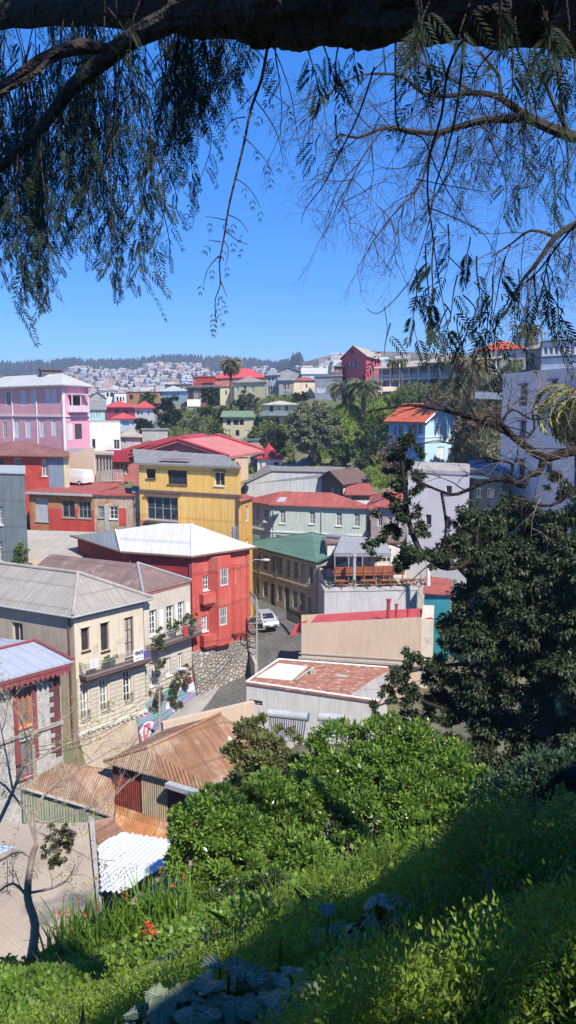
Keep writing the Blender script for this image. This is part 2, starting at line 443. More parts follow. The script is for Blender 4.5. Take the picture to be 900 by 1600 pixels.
PINKW = M('mauve_pink_boards', (.78, .38, .40), .8, .08, .5, .25, col2=(.66, .40, .48), thr=.56, s2=.4, seamv=.25)
PALEG = M('pale_green_render', (.52, .58, .50), .85, .08, .5, .28, col2=(.50, .50, .44), thr=.58, s2=.5)
OLIV = M('olive_cream_render', (.40, .37, .255), .9, .1, .5, .25)
LAV = M('pale_grey_wall', (.52, .50, .49), .85, .08, .5, .3)
STONE = M('rubble_stone', (.42, .37, .31), .95, .3, 1.6, .2, bump=2.5, fine=3)
GREYW = M('blue_grey_render', (.72, .67, .64), .85, .05, .4, .1)
TEAL = M('teal_panel', (.05, .3, .34), .7, .15, .8, .1)
MAROON = M('maroon_paint', (.25, .065, .07), .7, .1, .7, .15)
METALG = M('galvanised_metal', (.40, .40, .39), .6, .1, 1, .15)
DKMET = M('black_iron', (.03, .03, .03), .6, .1, streak=0)
WOODO = M('orange_varnished_wood', (.50, .17, .05), .5, .15, 2, .1)
CREAMY = M('cream_yellow_render', (.66, .58, .34), .85, .07, .5, .15)
BLUEP = M('pale_blue_render', (.33, .52, .66), .85, .06, .5, .12)
TEALW = M('aqua_boards', (.34, .62, .58), .8, .06, .5, .1, seamv=.3)
WALLW = M('white_render', (.70, .69, .66), .9, .06, .4, .22)
# ------------------------------------------------------------ BEIGE house with balcony (J)
def rel(z): return 30+z
# main corner
zE = zof(960, 56)
jC = P(115, 960, 56); jR = H(223, 935.5, zE); jL = H(0, 942, zE)
J = quad3(jL, jC, jR); zJ = rel(-25)
# stretch the left side further, the frame cuts it
J[0] = V2(jC)+(V2(jL)-V2(jC))*1.5; J[3] = J[0]+V2(jR)-V2(jC)
zc = zof(1150, 56)
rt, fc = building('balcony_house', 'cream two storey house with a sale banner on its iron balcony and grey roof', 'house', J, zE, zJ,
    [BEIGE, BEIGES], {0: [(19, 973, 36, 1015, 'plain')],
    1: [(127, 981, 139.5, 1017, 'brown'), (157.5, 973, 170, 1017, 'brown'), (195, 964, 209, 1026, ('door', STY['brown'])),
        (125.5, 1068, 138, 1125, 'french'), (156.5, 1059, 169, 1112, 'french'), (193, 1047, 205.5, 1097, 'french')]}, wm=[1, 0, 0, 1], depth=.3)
f = fc[1]
def belt(root, f, zz, h, d, mat, u0=-.05, u1=None, name='cornice', dent=False):
    mb = MB(); f.box(mb, u0, (f.L+.05 if u1 is None else u1), zz, zz+h, .003, d)
    if dent:
        n = int(f.L/.45)
        for k in range(n): u = .1+k*.45; f.box(mb, u, u+.2, zz-h*.7, zz-.002, .004, d*.75)
    return mb.build(name, mat, root)
belt(rt, f, zE-.55, .18, .16, BEIGE); belt(rt, f, zc, .25, .2, OFFW, dent=True)
zb = f.hit(170, 1040)[1]
# rusticated bands of the lower storey
mb = MB(); k = 0; z = zc+.35
holes = [f.pix(*w) for w in ((125.5, 1068, 138, 1125), (156.5, 1059, 169, 1112), (193, 1047, 205.5, 1097))]
while z < zb-.45:
    segs = [0]; 
    for h in holes:
        if h[2]-.15 < z+.3 and h[3]+.1 > z: segs += [h[0]-.14, h[1]+.14]
    segs.append(f.L)
    for a, b in zip(segs[::2], segs[1::2]):
        if b-a > .1: f.box(mb, a, b, z, z+.3, .003, .06)
    z += .36
mb.build('rusticated_band', BAND, rt)
for w in ((127, 981, 139.5, 1017), (157.5, 973, 170, 1017)):
    h = f.pix(*w); mb = MB(); f.box(mb, h[0]-.1, h[1]+.1, h[3]+.05, h[3]+.17, .003, .1); mb.build('lintel', BEIGE, rt)
for h in holes:
    a = f.pt(h[0], h[2]+.02, .22); b = f.pt(h[1], h[2]+.02, .22); railing(rt, [f.pt(h[0], h[2]+.02, .04), a, b, f.pt(h[1], h[2]+.02, .04)], .75, DKMET, .12, .014, 'window_guard', .02)
# balcony
bal = 1.0; ub0 = .25
mb = MB(); f.box(mb, ub0, f.L, zb-.3, zb-.05, .003, bal); f.box(mb, ub0+.1, f.L, zb-.5, zb-.302, .003, bal*.7)
bo = mb.build('balcony', M('dark_timber', (.13, .08, .07), .8, .2), rt)
railing(bo, [f.pt(ub0+.05, zb-.05, .05), f.pt(ub0+.05, zb-.05, bal-.05), f.pt(f.L-.05, zb-.05, bal-.05)], 1.0, M('pale_iron', (.30, .29, .27), .7, .1), .15, .018)
# hip roof read from the ridge
q = expand(J, .5); ax = (V2(jL)-V2(jC)).normalized()
mid = (q[1]+q[2])/2; apex = H(116, 911, 0); hz = 2.3
d2 = ax; r1 = mid+d2*3.6; r0 = (q[0]+q[3])/2
vs = [v3(q[0], zE), v3(q[1], zE), v3(q[2], zE), v3(q[3], zE), v3(r0, zE+hz), v3(r1, zE+hz)]
slabroof(rt, vs, [(0, 1, 5, 4), (1, 2, 5), (2, 3, 4, 5)], FIBER, .15)
mb = MB(); mb.tube([vs[1]+Vector((0,0,.1)), vs[5]+Vector((0,0,.12))], .13, 6); mb.tube([vs[2]+Vector((0,0,.1)), vs[5]+Vector((0,0,.12))], .13, 6); mb.tube([vs[4]+Vector((0,0,.1)), vs[5]+Vector((0,0,.1))], .13, 6)
mb.build('ridge_cap', CONC, rt)
mb = MB(); mb.tube([v3(q[0], zE-.06), v3(q[1], zE-.08), v3(q[2], zE-.06)], .07, 6); mb.build('gutter', METALG, rt)
pipe(rt, fc[0], 98, zJ, zE-.2, M('rusty_pipe', (.2, .1, .08), .7, .2), .07)
# banner with its words
def banner(f, h, d=.0):
    u0, u1, a, b = h; mb = MB(); n = 6
    for i in range(n):
        x0, x1 = u0+(u1-u0)*i/n, u0+(u1-u0)*(i+1)/n
        w0, w1 = .03*math.sin(i*1.7), .03*math.sin((i+1)*1.7)
        p = [f.pt(x0, a, d+w0), f.pt(x1, a, d+w1), f.pt(x1, b, d+w1*.5), f.pt(x0, b, d+w0*.5)]
        q = [f.pt(x0, a, d+w0-.012), f.pt(x1, a, d+w1-.012), f.pt(x1, b, d+w1*.5-.012), f.pt(x0, b, d+w0*.5-.012)]
        mb.hexa([q[0], q[1], p[1], p[0], q[3], q[2], p[2], p[3]])
    return mb
bh = (f.hit(196, 1020)[0], f.hit(212, 1020)[0], zb+.1, zb+1.08)
bn = banner(f, bh, bal+.05).build('banner', M('white_vinyl', (.78, .76, .8), .5, .03, streak=0), None, loc=f.pt(bh[0], bh[2], bal+.05))
tag(bn, 'white sale banner with dark purple letters hung on the lower corner of the iron balcony', 'banner')
def text(body, size, f, u, z, d, mat, parent, sx=1, ext=.01, rot=0):
    cu = bpy.data.curves.new('lettering', 'FONT'); cu.body = body; cu.size = size; cu.extrude = ext; cu.offset = size*.012
    cu.align_x = 'CENTER'; cu.align_y = 'CENTER'
    o = bpy.data.objects.new('tmp', cu); COL.objects.link(o)
    dg = bpy.context.evaluated_depsgraph_get(); me = bpy.data.meshes.new_from_object(o.evaluated_get(dg)); bpy.data.objects.remove(o)
    dd = f.dir if f.dir.cross(f.out) < 0 else -f.dir     # reading direction seen from outside
    o0 = org(parent)
    for v in me.vertices:
        p = f.pt(u, z, d+v.co.z); q = Vector((dd.x, dd.y, 0))*v.co.x*sx
        v.co = p+q+Vector((0, 0, v.co.y))-o0
    me.materials.clear(); me.materials.append(mat); o = bpy.data.objects.new('lettering', me); COL.objects.link(o); o.parent = parent; return o
INK = M('purple_black_ink', (.04, .03, .09), .6, .05, streak=0)
um = (bh[0]+bh[1])/2
text('VENDE', .42, f, um, bh[2]+.66, bal+.1, INK, bn, sx=(bh[1]-bh[0])/1.55)
text('-- --- ---', .22, f, um, bh[2]+.25, bal+.1, INK, bn)
# laundry and plants on the balcony
hh = (f.hit(128, 1020)[0], f.hit(143, 1020)[0], zb+.55, zb+1.25)
tag(banner(f, hh, bal-.02).build('hanging_cloth', WALLW, None, loc=f.pt(hh[0], hh[2], bal)), 'white cloth hung over the balcony railing near the left window', 'cloth')
# ------------------------------------------------------------ second balcony house (brown patched roof)
zE2 = zof(932, 61.0); k2 = H(224, 931, zE2); k2R = H(297, 912, zE2)
k2L = V2(k2)+ax*13
K = quad3(k2L, k2, k2R); 
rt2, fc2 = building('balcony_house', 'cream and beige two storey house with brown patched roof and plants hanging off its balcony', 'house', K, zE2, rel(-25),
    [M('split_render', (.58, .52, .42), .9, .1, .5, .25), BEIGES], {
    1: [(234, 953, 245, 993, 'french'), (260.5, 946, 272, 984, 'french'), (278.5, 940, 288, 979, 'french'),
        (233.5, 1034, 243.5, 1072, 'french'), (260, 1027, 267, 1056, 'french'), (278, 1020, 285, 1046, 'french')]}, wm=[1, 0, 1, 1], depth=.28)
g = fc2[1]; zb2 = g.hit(262, 997)[1]
mb = MB(); g.box(mb, .02, g.L-.05, zE2-.02, zE2+.3, -.3, .06); mb.build('parapet', M('pink_flashing', (.5, .17, .15), .8, .15), rt2)
for w in ((248, 255), (273.5, 277.5), (290, 296)):
    a, b = g.hit(w[0], 965)[0], g.hit(w[1], 965)[0]; mb = MB(); g.box(mb, a, b, zb2, zb2+2.6, .003, .05); mb.build('pilaster', WH, rt2)
mb = MB(); g.box(mb, .1, g.L+.4, zb2-.28, zb2-.05, .003, 1.0); b2 = mb.build('balcony', M('dark_timber', (.13, .08, .07)), rt2)
railing(b2, [g.pt(.15, zb2-.05, .9), g.pt(g.L+.35, zb2-.05, .9), g.pt(g.L+.35, zb2-.05, .05)], 1.0, M('pale_iron', (.30, .29, .27), .7, .1), .15, .018)
mb = MB(); zc2 = zb2-4.3
z = zc2
hl = [g.pix(*w) for w in ((233.5, 1034, 243.5, 1072), (260, 1027, 267, 1056), (278, 1020, 285, 1046))]
while z < zb2-.8:
    segs = [0]
    for h in hl:
        if h[2]-.15 < z+.3 and h[3]+.1 > z: segs += [h[0]-.12, h[1]+.12]
    segs.append(g.L)
    for a, b in zip(segs[::2], segs[1::2]):
        if b-a > .1: g.box(mb, a, b, z, z+.3, .003, .06)
    z += .36
mb.build('rusticated_band', BAND, rt2)
qk = expand(K, .1); zR = zE2+.25
pk = (V2(qk[1])+V2(qk[2]))/2+ax*3.2
slabroof(rt2, [v3(qk[0], zR), v3(qk[1], zR), v3(qk[2], zR), v3(qk[3], zR), v3(pk, zR+1.7), v3((qk[0]+qk[3])/2, zR+1.7)], [(0, 1, 4, 5), (1, 2, 4), (2, 3, 5, 4)], BRNR, .12)
mb = MB(); mb.tube([v3(qk[1], zR+.08), v3(pk, zR+1.78)], .1, 5); mb.tube([v3(qk[2], zR+.08), v3(pk, zR+1.78)], .1, 5); mb.build('ridge_cap', GREYF, rt2)
# flag and balcony items
hf = (g.hit(274.5, 1000)[0], g.hit(281, 1000)[0], zb2+.1, zb2+.95)
tag(banner(g, hf, .97).build('flag', M('red_cloth', (.6, .03, .05), .8, .08, streak=0), None, loc=g.pt(hf[0], hf[2], .97)), 'small red flag hung on the balcony of the brown roofed house', 'flag')
hf = (f.hit(212, 1015)[0], f.hit(221, 1012)[0], zb+.1, zb+.7)
tag(banner(f, hf, .97).build('hanging_cloth', M('purple_cloth', (.12, .08, .3), .8, .08, streak=0), None, loc=f.pt(hf[0], hf[2], .97)), 'purple cloth on the balcony railing beside the sale banner', 'cloth')
# sloping tan base wall under both houses with the mural
MUR, nt, bs, out = newmat('mural_paint')
tc = nd(nt, 'ShaderNodeTexCoord'); n0 = nd(nt, 'ShaderNodeTexNoise'); n0.inputs['Scale'].default_value = .22; n0.inputs['Detail'].default_value = 1.5; n0.inputs['Distortion'].default_value = 1.4
nt.links.new(tc.outputs['Object'], n0.inputs['Vector'])
r = nd(nt, 'ShaderNodeValToRGB'); r.color_ramp.interpolation = 'CONSTANT'; e = r.color_ramp.elements
cols = [(0, (.6, .58, .56)), (.30, (.42, .14, .2)), (.37, (.55, .52, .52)), (.42, (.24, .2, .33)), (.48, (.09, .27, .24)), (.53, (.2, .17, .28)), (.57, (.58, .55, .53)), (.62, (.5, .1, .17)), (.68, (.6, .58, .56))]
e[0].position = 0; e[0].color = (*cols[0][1], 1); e[1].position = cols[1][0]; e[1].color = (*cols[1][1], 1)
for p, c in cols[2:]: x = e.new(p); x.color = (*c, 1)
nt.links.new(n0.outputs['Fac'], r.inputs[0]); nt.links.new(r.outputs[0], bs.inputs['Base Color']); bs.inputs['Roughness'].default_value = .8
fb = Fac(jC, k2R, cen(J)); zs0 = zc
rw = thing('plinth_wall', 'tan plinth wall under the two balcony houses with a colourful mural at its end', 'wall', fb.pt(6, rel(-25), .3))
mb = MB()
def prof(u): return (zc-.1)+(zb2-3.9-zc)*min(1, max(0, u/fb.L))
N = 16
for i in range(N):
    a, b = fb.L*i/N, fb.L*(i+1)/N; mu = 1 if (a+b)/2 > fb.L*.44 else 0
    mb.hexa([fb.pt(a, rel(-29), -.5), fb.pt(b, rel(-29), -.5), fb.pt(b, rel(-29), 1.6), fb.pt(a, rel(-29), 1.6),
             fb.pt(a, prof(a), -.4), fb.pt(b, prof(b), -.4), fb.pt(b, prof(b), .06), fb.pt(a, prof(a), .06)], mu)
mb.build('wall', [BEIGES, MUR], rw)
# hanging plants come later (leaf helper)
# ------------------------------------------------------------ MAROON gallery house, far lower left
zM = zof(1037, 50); mR = H(93, 1037, zM); mL = H(0, 1062, zM); md = (V2(mR)-V2(mL)).normalized()
mL2 = V2(mR)-md*10; mn = Vector((-md.y, md.x)); Q = [mL2+mn*9, mL2, V2(mR), V2(mR)+mn*9]
STW = M('rough_white_stucco', (.50, .47, .42), .95, .25, 2.5, .2, col2=(.3, .28, .26), thr=.6, s2=2.2, bump=2)
rt, fc = building('gallery_house', 'white stucco house with maroon quoins, scalloped eaves and orange wooden window at the left edge', 'house', Q, zM, rel(-25), [STW],
    {1: [(27, 1071, 50, 1136, (WOODO, CURT, 2, 3, .16)), (24, 1158, 54, 1216, (MAROON, CURT, 3, 1, .14))]}, depth=.25)
f = fc[1]; h = f.pix(27, 1071, 50, 1136); mb = MB()
for a, b in ((h[0]-.3, h[0]-.02), (h[1]+.02, h[1]+.3)): f.box(mb, a, b, rel(-23), zM-.1, .003, .1)
mb.build('window_surround', MAROON, rt)
qn = MB(); ue = f.L; k = 0; z = rel(-23.4)
while z < zM-.4:
    w = .75 if k % 2 else .45; f.box(qn, ue-w-.1, ue-.1, z, z+.34, .004, .07); z += .36; k += 1
qn.build('quoins', M('maroon_stone', (.14, .055, .055), .85, .25), rt)
belt(rt, f, f.pix(27, 1130, 50, 1150)[2], .25, .15, CONC)
mb = MB(); f.box(mb, -.3, f.L+.45, zM-.05, zM+.3, .35, .95)
mb.build('fascia', MAROON, rt)
mb = MB(); n = int((f.L+.6)/.36)
for i in range(n):
    a = -.2+i*.36
    mb.poly([f.pt(a, zM-.06, .9), f.pt(a+.34, zM-.06, .9), f.pt(a+.34, zM-.32, .9), f.pt(a+.17, zM-.55, .9), f.pt(a, zM-.32, .9)])
    mb.poly([f.pt(a, zM-.06, .87), f.pt(a+.34, zM-.06, .87), f.pt(a+.34, zM-.32, .87), f.pt(a+.17, zM-.55, .87), f.pt(a, zM-.32, .87)])
mb.build('valance', MAROON, rt)
a = f.pt(-.4, zM+.32, .98); b = f.pt(f.L+.5, zM+.32, .98); c = f.pt(f.L+.5, zM+.62, -4); d = f.pt(-.4, zM+.62, -4)
slabroof(rt, [a, b, c, d, f.pt(f.L+.5, zM-.3, -9.5), f.pt(-.4, zM-.3, -9.5)], [(0, 1, 2, 3), (3, 2, 4, 5)], M('pale_blue_roof', (.44, .46, .50), .6, .06, .5, .15, corr=.2, seam=.9), .12)
mb = MB(); mb.tube([f.pt(f.L+.45, zM+.4, .95), f.pt(f.L+.45, zM+.72, -4)], .14, 5); mb.tube([f.pt(-.4, zM+.72, -4), f.pt(f.L+.45, zM+.72, -4)], .1, 5); mb.build('roof_edge', MAROON, rt)
# ------------------------------------------------------------ RED house with bays
zE = zof(869, 66); rC = P(299, 869, 66); rR = H(389, 856, zE); rB = H(196, 862, zE); rA = H(121, 838, zE)
dx = (V2(rR)-V2(rC)).normalized(); bk = (V2(rB)-V2(rC)).normalized()
pts = [V2(rA), V2(rB), V2(rC), V2(rR), V2(rR)+bk*8+dx*2, V2(rA)+dx*11+bk*0]
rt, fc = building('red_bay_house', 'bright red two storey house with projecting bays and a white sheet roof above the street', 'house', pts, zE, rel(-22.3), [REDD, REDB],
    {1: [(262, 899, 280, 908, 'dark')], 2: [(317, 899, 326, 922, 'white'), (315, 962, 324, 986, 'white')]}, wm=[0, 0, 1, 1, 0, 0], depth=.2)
f = fc[2]
zft = f.pt(0, 0).z
def bay(root, f, h, d, mats, z0, z1, wins):
    mb = MB(); ch = .45
    u0, u1 = h
    pl = [(u0, .0), (u0+ch, d), (u1-ch, d), (u1, .0)]
    ps = [f.pt(u, 0, dd) for u, dd in pl]; c = f.pt((u0+u1)/2, 0, 0); o = None
    todo = []
    for i in range(3):
        ff = Fac(ps[i], ps[i+1], c); hs = []
        for (idx, w, st) in wins:
            if idx == i: hh = ff.pix(*w); hh = (max(.03, hh[0]), min(ff.L-.03, hh[1]), hh[2], hh[3]); hs.append(hh); todo.append((ff, hh, st))
        wallgrid(mb, ff, z0, z1, z1, hs, 0, .14)
    n = len(ps); mb.poly([v3(p, z0) for p in ps]); mb.poly([v3(p, z1-.01) for p in ps])
    # tapered underside
    cc = f.pt((u0+u1)/2, z0-.7, .1)
    for i in range(3): mb.poly([v3(ps[i], z0), v3(ps[i+1], z0), cc])
    o = mb.build('bay', mats, root)
    for ff, hh, st in todo: window(o, ff, hh, st, 'window', False, .12)
    return o
u = lambda x: f.hit(x, 930)[0]
zbt = f.hit(345, 1003)[1]
f9 = Fac(f.A+f.out*.9, f.B+f.out*.9, cen(pts)); f5 = Fac(f.A+f.out*.5, f.B+f.out*.5, cen(pts)); v9 = lambda x: f9.hit(x, 930)[0]; v5 = lambda x: f5.hit(x, 930)[0]
bay(rt, f, (v9(341)-.45, v9(361)+.45), .9, REDB, zbt, zE-.25, [(1, (344, 888, 357, 915), 'wide3'), (1, (343, 949, 355, 977), 'wide3')])
bay(rt, f, (v5(364)-.2, v5(376)+.45), .5, REDB, zbt+.6, zE-1.2, [(1, (363.5, 889, 369, 911), 'white'), (1, (363, 949, 367.5, 972), 'white')])
for (a, b) in ((f.hit(325, 946)[1], f.hit(325, 925)[1]), (f.hit(325, 1012)[1], f.hit(325, 989)[1])):
    mb = MB(); m0, m1 = u(311), u(334)
    mb.hexa([f.pt(m0+.5, a, .0), f.pt(m1-.4, a, .0), f.pt(m1-.4, a, .45), f.pt(m0+.5, a, .45), f.pt(m0, a+.35, 0), f.pt(m1, a+.35, 0), f.pt(m1, a+.35, .7), f.pt(m0, a+.35, .7)])
    f.box(mb, m0, m1, a+.352, b, .0, .7); mb.build('window_box', REDB, rt)
for a_, b_ in ((-.05, .3), (f.L-.3, f.L)): mb = MB(); f.box(mb, a_, b_, rel(-21.3), zE-.1, .003, .09); mb.build('pilaster', REDB, rt)
pipe(rt, fc[1], 294, rel(-22), zE-.1, MAROON, .08); pipe(rt, fc[1], 200, rel(-20), zE-.1, MAROON, .08)
q = expand(pts, .5); zt = zE+.05
pk1 = P(180, 829, 1); pkC = H(300, 818.5, zE+2.7)
nn_ = (v3(expand(pts, .5)[1], zE+.05)-v3(expand(pts, .5)[2], zE+.05)).cross(pkC-v3(expand(pts, .5)[2], zE+.05))
def onpl(px, py): d = ray(px, py); o = v3(expand(pts, .5)[2], zE+.05); return CAM+d*((o-CAM).dot(nn_)/d.dot(nn_))
pkA = onpl(181, 828); pkB = onpl(254, 817.5)
vs = [v3(p, zt) for p in q]+[pkA, pkB, pkC]
slabroof(rt, vs, [(0, 1, 6), (1, 2, 8, 7, 6), (2, 3, 8), (3, 4, 7, 8), (4, 5, 7), (5, 0, 6, 7)], WROOF, .12)
mb = MB(); mb.tube([p-Vector((0, 0, .02)) for p in vs[0:4]], .11, 6); mb.build('gutter', M('brown_gutter', (.2, .12, .09)), rt)
mb = MB(); mb.tube([vs[2]+Vector((0,0,.05)), vs[8]+Vector((0,0,.05))], .1, 5); mb.tube([vs[1]+Vector((0,0,.05)), vs[6]+Vector((0,0,.05))], .08, 5); mb.build('ridge_cap', WH, rt)
# satellite dish on its wall: lifts away, its own thing
dp = f.pt(f.hit(336, 968)[0], f.hit(336, 968)[1], .55)
def dish(p, n, R, label):
    n = Vector(n).normalized(); a = n.orthogonal().normalized(); b = n.cross(a); t = thing('satellite_dish', label, 'dish', p); mb = MB()
    rings = [[p+(a*math.cos(k*math.pi/8)+b*math.sin(k*math.pi/8))*R*r_+n*(r_*r_*.25*R) for k in range(16)] for r_ in (.02, .35, .7, 1)]
    for i in range(3):
        for k in range(16): k2 = (k+1) % 16; mb.poly([rings[i][k], rings[i][k2], rings[i+1][k2], rings[i+1][k]])
    mb.build('reflector', WH, t); mb = MB(); mb.tube([p-n*.5-Vector((0, 0, .1)), p], .03); mb.tube([p-b*R, p+n*R*.9], .015); mb.build('arm', METALG, t)
dish(dp, (.5, -1, .4), .36, 'round white satellite dish fixed to the red bay house')
RUBBLE, nt, bs, out = newmat('rubble_masonry'); tc = nd(nt, 'ShaderNodeTexCoord')
nz = nd(nt, 'ShaderNodeTexNoise'); nz.inputs['Scale'].default_value = 1.5; nt.links.new(tc.outputs['Object'], nz.inputs['Vector'])
vm = nd(nt, 'ShaderNodeVectorMath', operation='MULTIPLY_ADD'); nt.links.new(nz.outputs['Color'], vm.inputs[0]); vm.inputs[1].default_value = (.5, .5, .5); nt.links.new(tc.outputs['Object'], vm.inputs[2])
v1 = nd(nt, 'ShaderNodeTexVoronoi'); v1.inputs['Scale'].default_value = 2.9; nt.links.new(vm.outputs[0], v1.inputs['Vector'])
v2 = nd(nt, 'ShaderNodeTexVoronoi', feature='DISTANCE_TO_EDGE'); v2.inputs['Scale'].default_value = 2.9; nt.links.new(vm.outputs[0], v2.inputs['Vector'])
sp = nd(nt, 'ShaderNodeSeparateColor'); nt.links.new(v1.outputs['Color'], sp.inputs[0])
c1 = mix(nt, sp.outputs[0], (.27, .235, .19), (.40, .35, .29)); c2 = mix(nt, ramp(nt, v2.outputs['Distance'], .02, .09), (.27, .235, .19), c1)
nt.links.new(c2, bs.inputs['Base Color']); bs.inputs['Roughness'].default_value = .95
bp = nd(nt, 'ShaderNodeBump'); bp.inputs['Distance'].default_value = .12; nt.links.new(ramp(nt, v2.outputs['Distance'], .0, .2), bp.inputs['Height']); nt.links.new(bp.outputs[0], bs.inputs['Normal'])
# ------------------------------------------------------------ stone retaining wall under the red house
sf = Fac(pts[2], pts[3], cen(pts)); zt = rel(-21.3)
sw = thing('stone_wall', 'pale rubble stone retaining wall carrying the red bay house beside the pavement', 'wall', sf.pt(3, rel(-25), .2)); mb = MB()
N = 12
for i in range(N):
    a, b = -.2+(sf.L+.7)*i/N, -.2+(sf.L+.7)*(i+1)/N
    mb.hexa([sf.pt(a, rel(-28), -.5), sf.pt(b, rel(-28), -.5), sf.pt(b, rel(-28), 1.5), sf.pt(a, rel(-28), 1.5), sf.pt(a, zt, -.6), sf.pt(b, zt, -.6), sf.pt(b, zt, .12), sf.pt(a, zt, .12)])
mb.build('wall', RUBBLE, sw)
# ------------------------------------------------------------ street level right: GREEN ROOF building
zE = zof(877, 80); gC = P(495, 877, 80); gL = H(388, 850, zE)
ga = (V2(gL)-V2(gC)).normalized(); gn = Vector((-ga.y, ga.x)); gn = gn if gn.x > 0 else -gn
G = [V2(gC)+ga*(V2(gL)-V2(gC)).length*1.12, V2(gC), V2(gC)+gn*11, V2(gC)+gn*11+ga*(V2(gL)-V2(gC)).length*1.12]
W0 = []
up = [(401, 868, 407, 888), (411, 868, 418, 891), (424, 869, 430, 894), (434.5, 872, 441, 898), (447.5, 875, 453.5, 903), (459, 878, 465.5, 905), (471, 881, 478, 910), (483, 886, 489.5, 913)]
lo = [(400, 903, 405.5, 928), (411, 908, 418, 933), (423, 912, 429, 946, ('door', STY['open'])), (434, 915, 440, 940), (445, 918, 452, 962, ('door', STY['open'])), (457.5, 923, 464, 950), (469, 926, 476, 955), (482, 933, 488, 960)]
OF = (M('olive_frame', (.38, .36, .28), .8), GLS, 2, 3, .1)
STY['ol'] = OF
rt, fc = building('street_house', 'long olive cream two storey street house with a green tin roof', 'house', G, zE, rel(-23), [OLIV, LAV], {0: [w if len(w) > 4 else (*w, 'ol') for w in up+lo]}, wm=[0, 1, 1, 0], fine=False, depth=.22)
f = fc[0]
belt(rt, f, zE-.5, .2, .18, OLIV); zb = f.hit(450, 909)[1]; belt(rt, f, zb, .16, .12, OLIV, name='string_course'); belt(rt, f, zb-.45, .1, .08, OLIV, name='string_course')
for px in (433, 406): pipe(rt, f, px, rel(-23), zE-.2, DKBR, .06)
mb = MB()
for w in up[:]:
    h = f.pix(*w); mb = MB(); f.box(mb, h[0]-.1, h[1]+.1, h[3]+.05, h[3]+.16, .003, .1); mb.build('window_trim', OLIV, rt)
# roof: rises from the street eave to a ridge behind, hipped
q = expand(G, .3); hz = 1.75
r0 = H(488, 831, zE+2.0); r1 = H(566, 846, zE+1.4)
vs = [v3(q[0], zE), v3(q[1], zE), v3(q[2], zE+.1), v3(q[3], zE), H(487, 831, zE+2.3), H(567, 847, zE+1.9)]
slabroof(rt, vs, [(0, 1, 5, 4), (1, 2, 5), (2, 3, 4, 5), (3, 0, 4)], GREENR, .12)
mb = MB(); p = H(527, 837, zE+2.25); mb.box((p.x, p.y, p.z), 2.2, 1.4, .25, -.6); mb.build('roof_hatch', GREYF, rt)
# grey gabled annex with brown roof behind the terrace
a1 = V2(gC)+gn*.05; zA = rel(zof(905, 79)-30)
an = [V2(gC)+ga*.0+gn*.1-ga*.15, V2(P(512, 905, 75)), V2(P(512, 905, 75))+gn*11, V2(gC)+gn*11-ga*.15]
rt, fc = building('annex', 'plain grey rendered annex with a brown roof between the green roof and the terrace', 'building', an, [zE-.4, zE-1.8, zE-1.2, zE+.3], rel(-22.5), [LAV], {0: [(508.5, 911, 511, 930, 'ol')]}, fine=False)
slabroof(rt, [H(497, 884, zE-.2), H(516, 891, zE-1.3), H(610, 868, zE-.5), H(612, 860, zE+.6), H(560, 852, zE+1.3)], [(0, 1, 2, 3, 4)], BRNR, .12)
# ------------------------------------------------------------ terrace restaurant: plinth wall, deck, awning
zD = zof(917, 76); tA = P(507, 917, 74); tB = H(652, 922, zD); 
tb = Fac(tA, tB, (tA.x, 200)); bn_ = -tb.out*9
T = [V2(tA)+bn_, V2(tA), V2(tB), V2(tB)+bn_]
rt, fc = building('terrace_building', 'pale grey windowless building carrying an open restaurant terrace on its flat top', 'building', T, zD, rel(-23), [LAV, CREAMY], wm=[0, 0, 1, 0])
flat(rt, T, zD-.1, CONC, 0, .12, 'deck'); f = fc[1]
mb = MB(); f.box(mb, 0, f.L, zD+.0, zD+.35, -.25, -.02); mb.build('parapet', LAV, rt)
O1 = M('orange_wood', (.30, .10, .045), .7, .2, 2, .1)
mb = MB()
for i in range(4): z = zD+1.35+i*.17; f.box(mb, 1.2, f.L-.8, z, z+.13, -2.2, -2.12)
for k in range(8): u = 1.3+k*(f.L-2.2)/7.2; f.box(mb, u, u+.1, zD, zD+2.1, -2.11, -2.02)
f.box(mb, 1.2, f.L-.8, zD+1.1, zD+1.25, -6.5, -2.1)
mb.build('upper_deck', O1, rt)
aw = thing('awning', 'long grey canvas awning over the restaurant terrace', 'awning', f.pt(5, zD+3, -4)); mb = MB()
A0 = [f.pt(1.2, zD+3.4, -2.3), f.pt(f.L-2.2, zD+3.3, -2.3), f.pt(f.L-2.2, zD+4.3, -6), f.pt(2.4, zD+4.5, -6)]
mb.slab(A0, [(0, 1, 2, 3)], .05)
mb.hexa([A0[0]+Vector((0,0,-.35)), A0[1]+Vector((0,0,-.35)), A0[1]+Vector((0,.03,-.35)), A0[0]+Vector((0,.03,-.35)), A0[0], A0[1], A0[1]+Vector((0,.03,0)), A0[0]+Vector((0,.03,0))])
mb.build('canvas', M('grey_canvas', (.27, .27, .28), .9, .08), aw)
for k in range(5):
    u = 1.3+k*(f.L-3.6)/4; mb = MB(); mb.tube([f.pt(u, zD, -2.35), f.pt(u, zD+3.3, -2.35)], .05); mb.build('post', METALG, aw)
